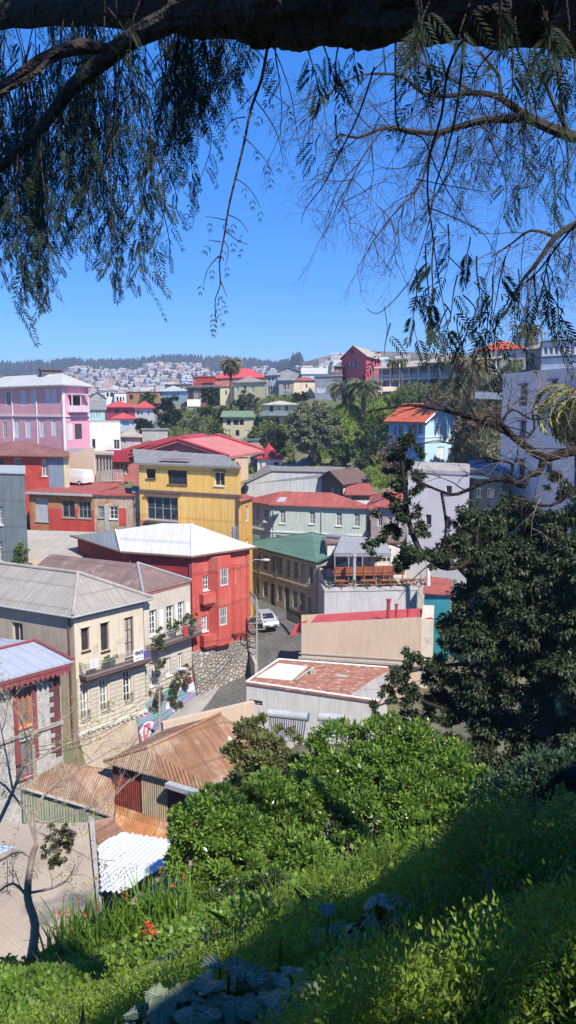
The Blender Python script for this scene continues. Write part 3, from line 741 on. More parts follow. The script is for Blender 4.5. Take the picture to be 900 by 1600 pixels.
# back wall of restaurant with windows
bw = [V2(f.pt(1.0, 0, -6.2)), V2(f.pt(f.L-.5, 0, -6.2)), V2(f.pt(f.L-.5, 0, -8.9)), V2(f.pt(1.0, 0, -8.9))]
r2, fw = building('restaurant_room', 'white restaurant room with many panes behind the terrace tables', 'building', bw, zD+3.7, zD, [OFFW], {0: []}, deep=.05, ctrl=False)
for k in range(7):
    h = (1.0+k*1.6, 2.1+k*1.6, zD+1.6, zD+3.2)
    if h[1] < fw[0].L-.3: window(r2, fw[0], h, 'white', 'window', False, proud=True)
flat(r2, bw, zD+3.7, BRNR, .2, .15)
mb = MB(); mb.tube([f.pt(3.0, zD, -.4), f.pt(3.0, zD+3.4, -.4)], .16, 10); mb.tube([f.pt(3.0, zD+3.4, -.4), f.pt(3.0, zD+3.65, -.4)], .24, 10)
tag(mb.build('flue_pipe', METALG, None, loc=f.pt(3, zD, -.4)), 'grey metal flue pipe standing at the front edge of the restaurant terrace', 'flue')
def table_set(p, label):
    t = thing('picnic_table', label, 'table', p, 'orange wooden tables on the restaurant terrace')
    mb = MB(); mb.box((p[0], p[1], p[2]+.74), 1.5, .8, .06, .1); mb.build('tabletop', O1, t)
    for s in (-.7, .7): mb = MB(); mb.box((p[0], p[1]+s, p[2]+.45), 1.5, .28, .05, .1); mb.build('seat', O1, t)
    for s in (-.6, .6): mb = MB(); mb.box((p[0]+s, p[1], p[2]+.36), .08, 1.3, .08, .1); mb.box((p[0]+s, p[1], p[2]+.2), .08, .1, .5, .1); mb.build('leg', O1, t)
    return t
wh = ['leftmost', 'second from left', 'middle', 'second from right', 'rightmost']
for k in range(5):
    p = f.pt(2.0+k*2.0+(.6 if k > 0 else 0), zD+.02, -1.35); table_set(p, f'orange wooden picnic table on the restaurant terrace, {wh[k]} of five')
PLANTPOTS = [(f.pt(.5+k*1.25, zD+.36, -.14), k) for k in range(11)]
yw = Fac(V2(tB)+Vector((.02, 0)), V2(tB)+Vector((.8, .2)), (tB.x, 200))
# ------------------------------------------------------------ TAN wall building with red roof
zT = zof(974, 64); cA = P(471, 974, 63.5)
cB = P(658, 964, 61.5); fT = Fac(cA, cB, (cA.x+3, 200)); 
C4 = [V2(cA)*1.1, V2(cA), V2(cB), V2(cB)*1.1]
zl = zof(974, 63.5); zr = zof(964, 61.5)
rt, fc = building('tan_building', 'blank tan rendered building with a red sheet roof and two red flue pipes', 'building', C4, [P(450, 961, 69.8).z, zl, zr, P(450, 952, 67.6).z], rel(-25), [TANW, BEIGE], wm=[0, 0, 1, 0])
f = fc[1]
slabroof(rt, [f.pt(.6, zl-.1, -.25), f.pt(f.L+1.0, zr-.15, -.25), P(661, 950, 67.6), P(497, 960, 69.8)], [(0, 1, 2, 3)], RROOF, .1)
slabroof(rt, [f.pt(-1.1, zl-1.3, -.3), f.pt(-.02, zl-.8, -.3), f.pt(-.02, zl-.5, -3), f.pt(-1.1, zl-1.0, -3)], [(0, 1, 2, 3)], RROOF, .08, 'porch_roof')
mb = MB(); f.box(mb, 0, f.L, zl*.0+min(zl, zr)-.02, min(zl, zr)+.0, -.2, .05); 
for px, py0, py1, r in ((606, 966, 940, .16), (618.5, 965, 948, .11), (637, 963, 957, .09)):
    mb = MB(); u, z0 = f.hit(px, py0); z1 = z0+(py0-py1)/1200*63; mb.tube([f.pt(u, z0-.3, -.6), f.pt(u, z1, -.6)], r, 8)
    mb.tube([f.pt(u, z1, -.6), f.pt(u, z1+.12, -.6)], r*1.5, 8); mb.build('flue_pipe', M('red_pipe', (.45, .06, .07), .7), rt)
mb = MB(); f.box(mb, f.L+.02, f.L+1.0, rel(-23), zr-.25, -5, -.05); mb.build('sunlit_side_wall', BEIGE, rt)  # paler cream puts the sunlight on this edge into its colour
zj = f.hit(540, 1032)[1]; mb = MB(); f.box(mb, -.2, f.L+.6, zj-.05, zj+.12, .01, .3); f.box(mb, -.2, f.L+.6, zj+.35, zj+.45, .003, .1); mb.build('flashing', CONCR, rt)
# ------------------------------------------------------------ FLAT rusted roof building in front
zN = zof(1068, 54.5); nA = H(385, 1068, zN); nB = H(592, 1098, zN); nC = H(606, 1046, zN); nD = H(435, 1033, zN)
N4 = [V2(nD), V2(nA), V2(nB), V2(nC)]
rt, fc = building('low_building', 'low white walled building with a flat roof of flaking red paint', 'building', N4, zN, rel(-23.5), [OFFW], {1: [(390, 1094, 410, 1102, 'dark')]}, fine=False)
mbv = [v3(N4[0], zN), v3(N4[1], zN), v3(N4[2], zN), v3(N4[3], zN)]
flat(rt, N4, zN, FLAKE, .12, .12)
def onroof(px, py, dz): p = H(px, py, zN+.12+dz); return p
mb = MB(); mb.slab([onroof(400, 1058, .02), onroof(435, 1036, .02), onroof(481, 1041, .02), onroof(456, 1063, .02)], [(0, 1, 2, 3)], .015); mb.build('white_sheet', WALLW, rt)
mb = MB(); mb.slab([onroof(548, 1085, .02), onroof(585, 1060, .02), onroof(606, 1049, .02), onroof(594, 1094, .02)], [(0, 1, 2, 3)], .015); mb.slab([onroof(524, 1056, .02), onroof(526, 1052, .02), onroof(545, 1055, .02), onroof(543, 1059, .02)], [(0, 1, 2, 3)], .015); mb.build('grey_sheet', CONCR, rt)
mb = MB()
for a, b in ((N4[0], N4[1]), (N4[1], N4[2]), (N4[0], N4[3])): mb.tube([v3(a, zN+.16), v3(b, zN+.16)], .09, 4)
mb.build('parapet_edge', OFFW, rt)
mb = MB(); mb.tube([onroof(461, 1063, .1), onroof(490, 1043, .1)], .1, 5); p = onroof(489, 1050, .15); mb.box(p, .5, .4, .3); mb.build('roof_vent', CONC, rt)
# small white box building by the street corner
w0 = P(467, 1023, 60.5); f2 = Fac(P(467, 1030, 60), P(500, 1035, 59.2), (w0.x, 200)); 
# solar water heaters
def heater(pl, pr, pbl, pbr, label):
    t = thing('solar_water_heater', label, 'water heater', pbl, None)
    mb = MB(); d = (pr-pl).normalized(); mb.tube([pl-d*.1, pr+d*.1], .27, 14); mb.build('tank', METALG, t)
    mb = MB(); mb.tube([pl-d*.13, pl-d*.1], .28, 14); mb.tube([pr+d*.1, pr+d*.13], .28, 14); mb.build('tank_cap', M('cap_teal', (.1, .2, .22)), t)
    n = 16; mb = MB()
    for k in range(n):
        s = (k+.5)/n; a = pl+(pr-pl)*s-Vector((0, .1, .2)); b = pbl+(pbr-pbl)*s; mb.tube([a, b], .035, 6)
    mb.build('vacuum_tubes', M('blue_black_glass', (.02, .035, .08), .15, .1, streak=0, spec=.7), t)
    mb = MB(); mb.tube([pbl, pbr], .05, 4); mb.tube([pl-Vector((0, 0, .2)), pbl], .04, 4); mb.tube([pr-Vector((0, 0, .2)), pbr], .04, 4)
    for p in (pl, pr): mb.tube([p, Vector((p.x, p.y+.3, pbl.z-.4))], .04, 4)
    mb.build('frame', METALG, t)
heater(P(421, 1114, 45), P(479, 1120, 44.4), P(424, 1148, 43.2), P(474, 1163, 42.6), 'solar water heater with blue glass tubes on the roof below the white wall')
heater(P(500, 1120, 45.5), P(536, 1122, 45.3), P(500, 1134, 44.2), P(536, 1139, 44), 'smaller solar water heater half hidden by the bright bushes')
# ------------------------------------------------------------ RUST roof warehouse
q1 = P(178, 1187, 35.5); zR = q1.z; q2 = H(368, 1242, zR)
ft = Fac(q1, q2, (0, 200)); Lw = ft.L
pk = H(229, 1170, zR+.9); rg = H(345, 1116, zR+1.5); bl = H(262, 1136, zR+.1); br = H(420, 1200, zR-.1)
B1 = V2(H(262, 1137, zR)); B2 = V2(H(440, 1178, zR))
fp = [B1, V2(q1), V2(q2), B2]
rt, fc = building('rusty_warehouse', 'warehouse of maroon rusted sheets with a large rust brown hipped roof', 'warehouse', fp, [zR-.3, zR-.12, q2.z, q2.z-.3], rel(-20.5), [RUSTC])
f = fc[1]
cs = M('maroon_corrugated', (.19, .045, .035), .8, .35, 1.5, .5, col2=(.33, .13, .08), thr=.6, s2=.9, corr=0, seam=1.3)
def corr(mb, a, b, c, d, pitch, amp, nrm, rows=1, mi=0):
    """a->b across the ribs, d/c the far edge"""
    a, b, c, d = map(Vector, (a, b, c, d)); n = max(4, int((b-a).length/pitch*6)); vs = []
    for j in range(rows+1):
        t = j/rows
        for i in range(n+1):
            s = i/n; p = (a+(b-a)*s)*(1-t)+(d+(c-d)*s)*t
            vs.append(p+Vector(nrm)*amp*math.sin(s*(b-a).length/pitch*2*math.pi))
    mb.mesh(vs, [(j*(n+1)+i, j*(n+1)+i+1, (j+1)*(n+1)+i+1, (j+1)*(n+1)+i) for j in range(rows) for i in range(n)], mi)
zb0 = rel(-20.3); mb = MB(); o3 = Vector((f.out.x, f.out.y, 0))
corr(mb, f.pt(-.05, zb0, .06), f.pt(f.L, zb0, .06), f.pt(f.L, q2.z-.05, .06), f.pt(-.05, zR-.1, .06), .13, .022, o3); mb.build('corrugated_cladding', cs, rt)
mb = MB(); ha = f.pix(224, 1204, 264, 1276); corr(mb, f.pt(ha[0], ha[2], .12), f.pt(ha[1], ha[2], .12), f.pt(ha[1], ha[3], .12), f.pt(ha[0], ha[3], .12), .13, .022, o3); mb.build('tan_panel', M('tan_corrugated', (.40, .31, .19), .8, .15, 2, .4), rt)
skb = f.pix(178, 1270, 280, 1300); zs = f.hit(230, 1288)[1]
RUSTN = M('orange_rust_sheet', (.46, .20, .08), .85, .2, .8, .5, col2=(.56, .36, .22), thr=.52, s2=.5, seam=.8)
mb = MB(); vs = []
n = int((f.L-1)/.13*5); prof_ = [(.1, .55), (.25, .2), (.6, -.1), (1.2, -.25)]
for i in range(n+1):
    u = (f.L-.8)*i/n; w = .022*math.sin(u/.13*2*math.pi)
    for d_, z_ in prof_: vs.append(f.pt(u, zs+z_+w, d_))
mb.mesh(vs, [(i*4+j, i*4+j+1, (i+1)*4+j+1, (i+1)*4+j) for i in range(n) for j in range(3)]); mb.build('rusty_skirt', RUSTN, rt)
# roof faces (real corrugation)
def rgrid(mb, a, b, c, d, nrm=(0, 0, 1)): corr(mb, a, b, c, d, .14, .02, nrm)
UP = Vector((0, 0, 1))
eL = V2(q1)+(V2(q1)-V2(q2)).normalized()*.35+ft.out*.35; 
E0 = v3(eL, zR-.05); E1 = Vector((q2.x, q2.y, q2.z+.05))+o3*.35; 
BLf = v3(B1, zR-.05)+(E0-v3(q1, zR))*.3; BRf = v3(B2, zR-.05)
slabroof(rt, [E0, E1, BRf, BLf, pk, rg, E0+(E1-E0)*((H(275, 1212, zR)-E0).length/(E1-E0).length)], [(0, 6, 4), (6, 1, 2, 5, 4), (3, 0, 4, 5), (2, 3, 5)], RUSTR, .06)
mb = MB(); mb.tube([pk+UP*.06, rg+UP*.06], .09, 5); mb.tube([E0+UP*.06, pk+UP*.06], .07, 5); mb.build('ridge_cap', RUSTD, rt)
mb = MB(); ga_, gb_ = f.hit(272, 1212)[0], f.L+.3; za = zR+(q2.z-zR)*ga_/f.L
mb.hexa([f.pt(ga_, za-.22, .3), f.pt(gb_, q2.z-.25, .3), f.pt(gb_, q2.z-.25, .75), f.pt(ga_, za-.22, .7), f.pt(ga_, za-.02, .3), f.pt(gb_, q2.z-.02, .3), f.pt(gb_, q2.z+.0, .75), f.pt(ga_, za+.0, .7)])
mb.build('gutter', METALG, rt)
p = pk+(rg-pk)*.8; mb = MB(); w = E1-E0
mb.slab([H(341, 1152, zR+.95)+UP*.12, H(352, 1149, zR+.95)+UP*.12, H(366, 1160, zR+.8)+UP*.12, H(358, 1165, zR+.75)+UP*.12], [(0, 1, 2, 3)], .02); mb.build('pale_patch', WROOFC, rt)
# left lower rust roof
zL = zof(1240, 36.5)
v = [H(32, 1228, zL), H(178, 1277, zL), H(180, 1203, zL+1.5), H(98, 1190, zL+1.5)]
rt, fc = building('lean_to_shed', 'shed with a mottled rust roof left of the maroon warehouse', 'shed', [V2(x) for x in v], zL-.2, rel(-20.5), [M('green_grey_sheet', (.33, .36, .24), .85, .2, 1, .3, corr=.13)], ctrl=False)
slabroof(rt, v, [(0, 1, 2, 3)], M('mottled_rust', (.40, .23, .14), .9, .25, .9, .4, col2=(.48, .36, .27), thr=.5, s2=.6, corr=.14, camp=.8, seam=.85), .08)
ff = Fac(H(36, 1231, zL+.3), H(178, 1276, zL-.3), (0, 200)); mb = MB()
corr(mb, ff.pt(0, zL-1.5, .1), ff.pt(ff.L, zL-1.9, .1), ff.pt(ff.L, zL-.25, .1), ff.pt(0, zL+.25, .1), .16, .02, (ff.out.x, ff.out.y, 0)); mb.build('sheet_fence', M('green_grey_sheet', (1, 1, 1)), rt)
mb = MB(); mb.tube([ff.pt(-.3, zL+.45, .2), ff.pt(ff.L+.1, zL-.1, .2)], .09, 4); mb.build('edge_beam', CONC, rt)
# broad tan roofs below the garden with the white corrugated sheet
zW = rel(-17.8); TANR = M('tan_sheet_roof', (.36, .29, .215), .95, .1, .4, .1, corr=.17, camp=.22)
fl = [H(-140, 1290, zW+.2), H(-140, 1560, zW-.6), H(40, 1500, zW-.8), H(160, 1420, zW-.8), H(152, 1316, zW), H(140, 1285, zW+.2)]
rt, fc = building('sheet_roof_shed', 'broad tan sheet roof with a pale blue patch behind the thin bare tree', 'shed', [V2(x) for x in fl], zW-1.2, rel(-21), [CONC], ctrl=False)
slabroof(rt, fl, [tuple(range(6))], TANR, .1)
mb = MB(); mb.slab([x+UP*.06 for x in (H(-40, 1318, zW+.1), H(28, 1325, zW+.0), H(62, 1385, zW-.35), H(20, 1412, zW-.45), H(-60, 1420, zW-.4))], [(0, 1, 2, 3, 4)], .03); mb.build('blue_sheet', M('pale_blue_sheet', (.42, .52, .66), .5, .06, 1, .1, corr=.17), rt)
mb = MB()
mb.hexa([H(139, 1285, zW+.2)+UP*.02, H(147, 1287, zW+.2)+UP*.02, H(158, 1420, zW-.8)+UP*.02, H(152, 1422, zW-.8)+UP*.02, H(139, 1285, zW+.2)+UP*.3, H(147, 1287, zW+.2)+UP*.3, H(158, 1420, zW-.8)+UP*.3, H(152, 1422, zW-.8)+UP*.3]); mb.build('party_parapet', CONC, rt)
wv = [H(152, 1320, zW+.25), H(158, 1418, zW-.75), H(192, 1420, zW-.75), H(272, 1358, zW-.3), H(268, 1316, zW+.1), H(191, 1297, zW+.35)]
rt, fc = building('white_roof_shed', 'shed with a bright white corrugated roof under the orange rust skirt', 'shed', [V2(x) for x in wv], zW-1.2, rel(-21), [CONC], ctrl=False)
# ribs run from upper right to lower left
mb = MB(); a, b, c, d = H(148, 1352, zW+.1), H(188, 1424, zW-.8), H(272, 1362, zW-.2), H(180, 1290, zW+.4)
# clip ribs to the outline by scanning strips
ou = [V2(x) for x in wv]
def inside(p):
    r_ = False; n = len(ou)
    for i in range(n):
        x1, y1, x2, y2 = ou[i].x, ou[i].y, ou[(i+1) % n].x, ou[(i+1) % n].y
        if (y1 > p.y) != (y2 > p.y) and p.x < (x2-x1)*(p.y-y1)/(y2-y1)+x1: r_ = not r_
    return r_
rd = (V2(H(268, 1325, zW))-V2(H(160, 1405, zW))).normalized(); rn = Vector((-rd.y, rd.x)); c0 = cen(ou)
pl = lambda x, y: (zW+.1)+((y-c0.y)*.12)
st = .2/5
for i in range(-220, 221):
    ss = [s*.1 for s in range(-90, 91) if inside(c0+rn*(i*st)+rd*(s*.1))]
    if len(ss) < 2: continue
    for w0_, w1_ in ((i, i+1),):
        pa = c0+rn*(w0_*st)+rd*ss[0]; pb = c0+rn*(w1_*st)+rd*ss[0]; pc = c0+rn*(w1_*st)+rd*ss[-1]; pd = c0+rn*(w0_*st)+rd*ss[-1]
        zz = lambda p, k: pl(p.x, p.y)+.03*math.sin(k*2*math.pi/5)
        mb.poly([v3(pa, zz(pa, w0_)), v3(pb, zz(pb, w1_)), v3(pc, zz(pc, w1_)), v3(pd, zz(pd, w0_))])
mb.build('corrugated_roof', WROOFC, rt)
slabroof(rt, [H(190, 1421, zW-.85), H(240, 1440, zW-1.3), H(330, 1390, zW-1.0), H(300, 1345, zW-.5), H(269, 1342, zW-.35)], [(0, 1, 2, 3, 4)], M('brown_tar_roof', (.27, .20, .17), .95, .15), .1, 'lower_roof')
slabroof(rt, [H(144, 1283, zW+.1), H(152, 1316, zW+.1), H(192, 1298, zW+.2), H(176, 1276, zW+.3)], [(0, 1, 2, 3)], RUSTD, .08, 'side_roof')
# floor of sheet between lean to and warehouse
# ------------------------------------------------------------ PALE GREEN house with red roof
zE = zof(791, 103); pC = H(423, 789, zE); pR = P(572, 793, 101); zE = pR.z; pC = H(423, 787.5, zE); pL = H(393, 783, zE)
Q = quad3(pL, pC, pR)
rt, fc = building('pale_green_house', 'pale green two storey house with a faded red roof above the green tin roof', 'house', Q, zE, rel(-21), [PALEG],
    {0: [(400, 792, 405, 812, 'curtain'), (412, 795, 420, 816, 'white')], 1: [(437, 796, 446, 818, 'curtain'), (483, 798, 492, 819, 'curtain'), (525, 800, 534, 822, 'curtain'), (553, 801, 562, 823, 'curtain'), (430, 836, 440, 846, 'white')]})
zm = fc[1].hit(500, 835)[1]; belt(rt, fc[1], zm, .2, .12, WH, name='string_course'); belt(rt, fc[0], zm, .2, .12, WH, name='string_course'); belt(rt, fc[1], zE-.35, .3, .2, WH)
pipe(rt, fc[1], 503, rel(-20), zE-.3, GREYF); pipe(rt, fc[1], 427, rel(-20), zE-.3, GREYF)
_, vs = hip(rt, Q, zE, 1.7, DRED, .5, inset=4)
mb = MB(); p = H(438, 784, zE+.7); mb.slab([p+Vector((-.5, -.8, .1)), p+Vector((.5, -.8, .1)), p+Vector((.9, 1, .5)), p+Vector((-.1, 1, .5))], [(0, 1, 2, 3)], .05); mb.build('roof_patch', METALG, rt)
# ------------------------------------------------------------ grey/white tin warehouse behind
Q = front(382, 528, 121, 118, 18)
zt0, zt1 = zof(742, 121), zof(742, 118)
rt, fc = building('tin_warehouse', 'long warehouse with blank pale tin wall behind the pale green house', 'warehouse', Q, [zof(737, 140), zof(757, 121), zof(737.5, 118)+.0, zof(739, 118)], rel(-16.5), [WTIN], ctrl=True)
f = fc[1]
mb = MB(); mb.poly([f.pt(0, zof(757, 121), 0), f.pt(f.L*.3, zof(738, 121)+.3), f.pt(f.L, zof(738, 118)), f.pt(f.L, zof(745, 118))]); mb.build('upper_wall', WTIN, rt)
slabroof(rt, [f.pt(-.3, zof(756, 121), .2), f.pt(f.L*.3, zof(737, 121)+.3, .2), f.pt(f.L+.2, zof(737, 118), .2), f.pt(f.L+.2, zof(737, 118)+.1, -17), f.pt(-.3, zof(737, 118)+.1, -17)], [(0, 1, 4), (1, 2, 3, 4)], GREYR, .12)
# brown gabled house
Q = quad3(P(500, 775, 119), P(536, 775, 112), P(574, 775, 117)); zE = zof(755, 112)
rt, fc = building('brown_gable_house', 'small cream house with a dark brown gabled roof left of the leafy dark tree', 'house', Q, zE, rel(-17), [M('brown_boards', (.13, .09, .075), .9, .15), BEIGE], {0: [(516, 762, 521, 774, 'plain'), (526, 763, 530, 774, 'plain')]}, wm=[0, 1, 0, 1], fine=False)
gable(rt, Q, zE, 1.5, DKBR, 1, .5, wallmat=M('brown_boards', (1, 1, 1)))
Q = front(545, 580, 108.5, 108.5, 6); zE = zof(772, 108.5)
rt, fc = building('glazed_porch_house', 'narrow house with a red roof, a row of small white panes and orange door', 'house', Q, zE, rel(-19.5), [OFFW],
    {1: [(549, 774, 577, 782, 'many'), (574, 807, 580, 830, ('door', (WOODO, WOODO, 2, 2, .1)))]}, fine=False)
slabroof(rt, [v3(Q[1], zE)+Vector((-.5, -.6, 0)), v3(Q[2], zE)+Vector((.5, -.6, 0)), v3(Q[3], zE+1.0), v3(Q[0], zE+1.0)], [(0, 1, 2, 3)], DRED, .1)
Q = front(582, 650, 104, 100, 12); zE = zof(796, 100)
rt, fc = building('pink_white_house', 'pinkish white house mostly hidden behind the dark leafy tree', 'house', Q, zE, rel(-20), [M('pinkish_white', (.66, .52, .48), .85, .12)], {1: [(590, 806, 597, 822, 'white'), (606, 808, 613, 824, 'white'), (624, 808, 631, 824, 'white')]}, fine=False)
hip(rt, Q, zE, 1.4, DRED, .4)
# ------------------------------------------------------------ big grey buildings on the right
gA = P(786, 588, 64); 
fw0 = [V2(P(784, 640, 88)), V2(P(1010, 640, 64))]; ff = Fac(fw0[0], fw0[1], (200, 100)); 
Q = [fw0[0]*1.2, fw0[0], fw0[1], fw0[1]*1.3]; zt = zof(587, 88)
rt, fc = building('grey_block', 'tall blue-grey rendered block with small sunken windows at the right edge', 'building', Q, zt, rel(-22), [GREYW],
    {1: [(813, 601, 824, 632, (DKFR, CURT, 2, 3, .12)), (859, 594, 871, 606, 'open'), (812, 659, 822, 684, (DKFR, CURT, 2, 3, .1)), (809, 718, 820, 748, 'open'), (852, 716, 863, 742, 'open'), (808, 775, 818, 800, 'open'), (880, 650, 890, 672, 'open')]}, depth=.35)
flat(rt, Q, zt, CONC, .0, .15); f = fc[1]
mb = MB()
for w in ((812, 601, 824, 602.5), (858, 594, 871, 595.5), (811, 659, 822, 660.5), (808, 718, 820, 719.5)): h = f.pix(*w); mb = MB(); f.box(mb, h[0]-.15, h[1]+.25, h[3], h[3]+.12, .003, .2); mb.build('window_hood', M('hood_dark', (.12, .11, .12), .8), rt)
mb = MB(); f.box(mb, 0, f.L, zt-.25, zt+.2, .003, .1); mb.build('parapet', GREYW, rt)
Q = front(640, 737, 82, 78, 12); zt = zof(737, 80)
rt, fc = building('grey_block', 'lower grey-lilac rendered block with two small windows behind the thin branches', 'building', Q, zt, rel(-22), [GREYW],
    {1: [(697, 759, 706, 770, 'open'), (696, 807, 704, 827, 'open'), (665, 804, 674, 820, 'open')]}, depth=.3)
flat(rt, Q, zt, CONC, 0, .15)
mb = MB(); fc[1].box(mb, 0, fc[1].L, zt-.2, zt+.16, .003, .08); mb.build('parapet', M('coping', (.5, .46, .44)), rt)
Q = front(735, 790, 84, 80, 10); zt = zof(735, 82); DTE = M('dark_blue_boards', (.07, .11, .15), .8, .15, corr=.2)
rt, fc = building('dark_blue_house', 'narrow dark blue-grey house between the two grey blocks', 'house', Q, zt, rel(-22), [DTE], {1: [(744, 763, 754, 778, 'plain'), (760, 763, 772, 778, 'plain'), (744, 800, 754, 815, 'plain')]}, fine=False)
slabroof(rt, [v3(Q[1], zt-.5)+Vector((-.2, -.9, -.3)), v3(Q[2], zt-.5)+Vector((.2, -.9, -.3)), v3(Q[3], zt+.4), v3(Q[0], zt+.4)], [(0, 1, 2, 3)], M('blue_roof', (.1, .16, .22), .7), .12)
Q = front(670, 712, 70, 69, 5); zt = zof(925, 70)
rt, fc = building('teal_shed', 'teal painted shed beside the restaurant terrace', 'shed', Q, zt, rel(-23), [TEAL]); slabroof(rt, [v3(Q[1], zt)+Vector((-.2, -.3, 0)), v3(Q[2], zt)+Vector((.2, -.3, 0)), v3(Q[3], zt+.4), v3(Q[0], zt+.4)], [(0, 1, 2, 3)], DRED, .1)
p = P(669, 910, 72); mb = MB(); mb.tube([P(669, 960, 72), P(669, 862, 72)], .2, 10); mb.tube([P(669, 862, 72), P(669, 858, 72)], .26, 10)
tag(mb.build('white_vent_pipe', WALLW, None, loc=p), 'tall thick white vent pipe rising in front of the lilac grey block', 'vent pipe')
# ------------------------------------------------------------ YELLOW building
yA = P(217, 724, 85); zE = yA.z; yB = H(376, 730, zE); sd = Vector((-.10, .995))
Q = [V2(yA)+sd*9, V2(yA), V2(yB), V2(yB)+sd*9]
rt, fc = building('yellow_house', 'tall ochre yellow tin house with a grey roof and a glazed sunroom at its left', 'house', Q, zE, rel(-21), [YEL, GREYR], {1: [
    (228.5, 733, 243, 748, 'open'), (262, 735, 292, 757, 'wide'), (335, 738, 351, 759, 'plain'), (229, 776, 278, 813, (GREYF, GLS, 4, 2, .12))]}, wm=[1, 0, 0, 0], depth=.25)
f = fc[1]
z1 = f.hit(300, 771)[1]; mb = MB(); f.box(mb, -.05, f.L+.05, z1-.14, z1+.14, .003, .14); mb.build('string_course', DKBR, rt)
h = f.pix(270, 728, 335, 730); hL = f.pix(205, 816, 278, 832)
mb = MB(); f.box(mb, 0, f.pix(229, 776, 279, 813)[1]+.1, rel(-20), f.pix(229, 776, 279, 813)[2]-.15, .003, .12); mb.build('rusty_base', RUSTW, rt)
mb = MB(); h2 = f.pix(228, 774, 280, 815)
f.box(mb, h2[0]-.1, h2[1]+.15, h2[2]-.18, h2[2]-.0, .13, .3); mb.build('sunroom_sill', DKBR, rt); mb = MB(); f.box(mb, h2[0]-.1, h2[1]+.15, h2[3], h2[3]+.12, .003, .3); mb.build('sunroom_lintel', DKBR, rt)
h3 = f.pix(334, 735, 352, 738.5); mb = MB(); f.box(mb, h3[0], h3[1], h3[2], h3[3], .003, .25); mb.build('shutter_box', DKBR, rt)
u3, z3 = f.hit(369, 850); mb = MB(); f.box(mb, u3-.35, u3+.35, z3, z3+1.9, .003, .1); mb.build('blue_patch', M('blue_grey_patch', (.3, .38, .42), .7), rt)
for px in (369, 372): pipe(rt, f, px, rel(-20), z1, DKBR, .05)
pb = P(352, 711, 95); pa = P(207, 702, 100)
slabroof(rt, [f.pt(-.3, zE+.05, .4), f.pt(f.L+.3, zE+.05, .4), v3(P(352, 711, 95), pb.z), v3(P(207, 701, 97), P(207, 701, 97).z)], [(0, 1, 2, 3)], GREYR, .15)
mb = MB(); f.box(mb, -.2, f.L+.2, zE-.12, zE+.1, .3, .45); mb.build('fascia', GREYR, rt)
mb = MB(); f.box(mb, 1.5, 5.5, zE+.42, zE+.46, -2.4, -1.4); mb.build('roof_patch', DRED, rt)
wA, wB = V2(yB)+Vector((.02, .05)), V2(P(394, 780, 82.5))
Q = [V2(wA)+Vector((-3, 6)), wA, wB, V2(wB)+Vector((-3, 6))]; zt = zof(779, 82)
rt, fc = building('yellow_wing', 'narrow ochre wing with slim windows facing the street right of the yellow house', 'building', Q, zt, rel(-22.5), [M('ochre_render', (.66, .36, .09), .85, .1)], {1: [(384, 790, 389, 814, 'white'), (384, 843, 388, 857, 'white')]}, fine=False)
flat(rt, Q, zt, DRED, .25, .12)
# annex left of it
Q = front(204, 229, 86.5, 85.4, 6); zt = zof(771, 86)
rt, fc = building('patched_annex', 'narrow grey annex of patched rusted sheets beside the yellow house', 'building', Q, zt, rel(-17), [M('patched_grey_sheet', (.33, .28, .23), .9, .25, 1, .5, col2=(.3, .14, .07), thr=.6, s2=.9)], {1: [(219, 796, 224, 810, 'grey')]}, fine=False)
flat(rt, Q, zt, GREYR, .1)
# ------------------------------------------------------------ ORANGE RED tin house (G)
gA = P(45, 768, 90); zE = gA.z; gM = H(146, 772, zE); gR = H(207, 773.5, zE)
Q = [V2(gA)+sd*8, V2(gA), V2(gM), V2(gM)+sd*8]
rt, fc = building('tin_house', 'low house of orange rusted and red painted tin with a large boarded window at left', 'house', Q, zE, rel(-15.5), [RUSTW, REDO],
    {1: [(55, 778, 75.5, 815, (METALG, M('galvanised_corrugated', (.42, .44, .46), .5, .1, 1, .15, corr=.12), 1, 1, .08)), (96.5, 781, 117, 809, (GREYF, GLS, 2, 1, .1)), (122, 783, 142, 810, (GREYF, GLS, 3, 2, .1))]}, depth=.22)
f = fc[1]; mb = MB(); a = f.hit(75.5, 800)[0]+.05; z2 = f.hit(100, 795)[1]
h1, h2 = f.pix(96.5, 781, 117, 809), f.pix(122, 783, 142, 810)
for (u0, u1, z0, z1) in ((a, h1[0]-.1, rel(-15), z2), (h1[1]+.1, h2[0]-.1, rel(-15), z2), (h2[1]+.1, f.L, rel(-15), z2), (h1[0]-.1, h1[1]+.1, rel(-15), h1[2]-.12), (h2[0]-.1, h2[1]+.1, rel(-15), h2[2]-.12)):
    f.box(mb, u0, u1, z0, z1, .003, .04)
mb.build('red_panel', REDO, rt)
slabroof(rt, [f.pt(-.4, zE, .5), f.pt(f.L+.2, zE, .5), v3(P(200, 753, 97), P(0, 753, 97).z), v3(P(94, 753, 100), P(0, 753, 100).z)], [(0, 1, 2, 3)], DRED, .15)
mb = MB(); f.box(mb, -.4, f.L+.2, zE-.22, zE+.03, .5, .6); mb.build('gutter', METALG, rt)
Q2 = [V2(gM)+sd*7+f.dir*.02, V2(gM)+f.dir*.02, V2(gR), V2(gR)+sd*7]
rt, fc = building('tin_house', 'low streaked tin house with a red panel, joined right of the orange red one', 'house', Q2, zE-.1, rel(-15.5), [M('streaked_tin', (.46, .36, .26), .85, .25, 1.2, .6, col2=(.42, .2, .09), thr=.56, s2=.8)],
    {1: [(153, 791, 163, 809, (GREYF, GLS, 1, 2, .12)), (171, 791, 184, 811, 'white')]}, depth=.2)
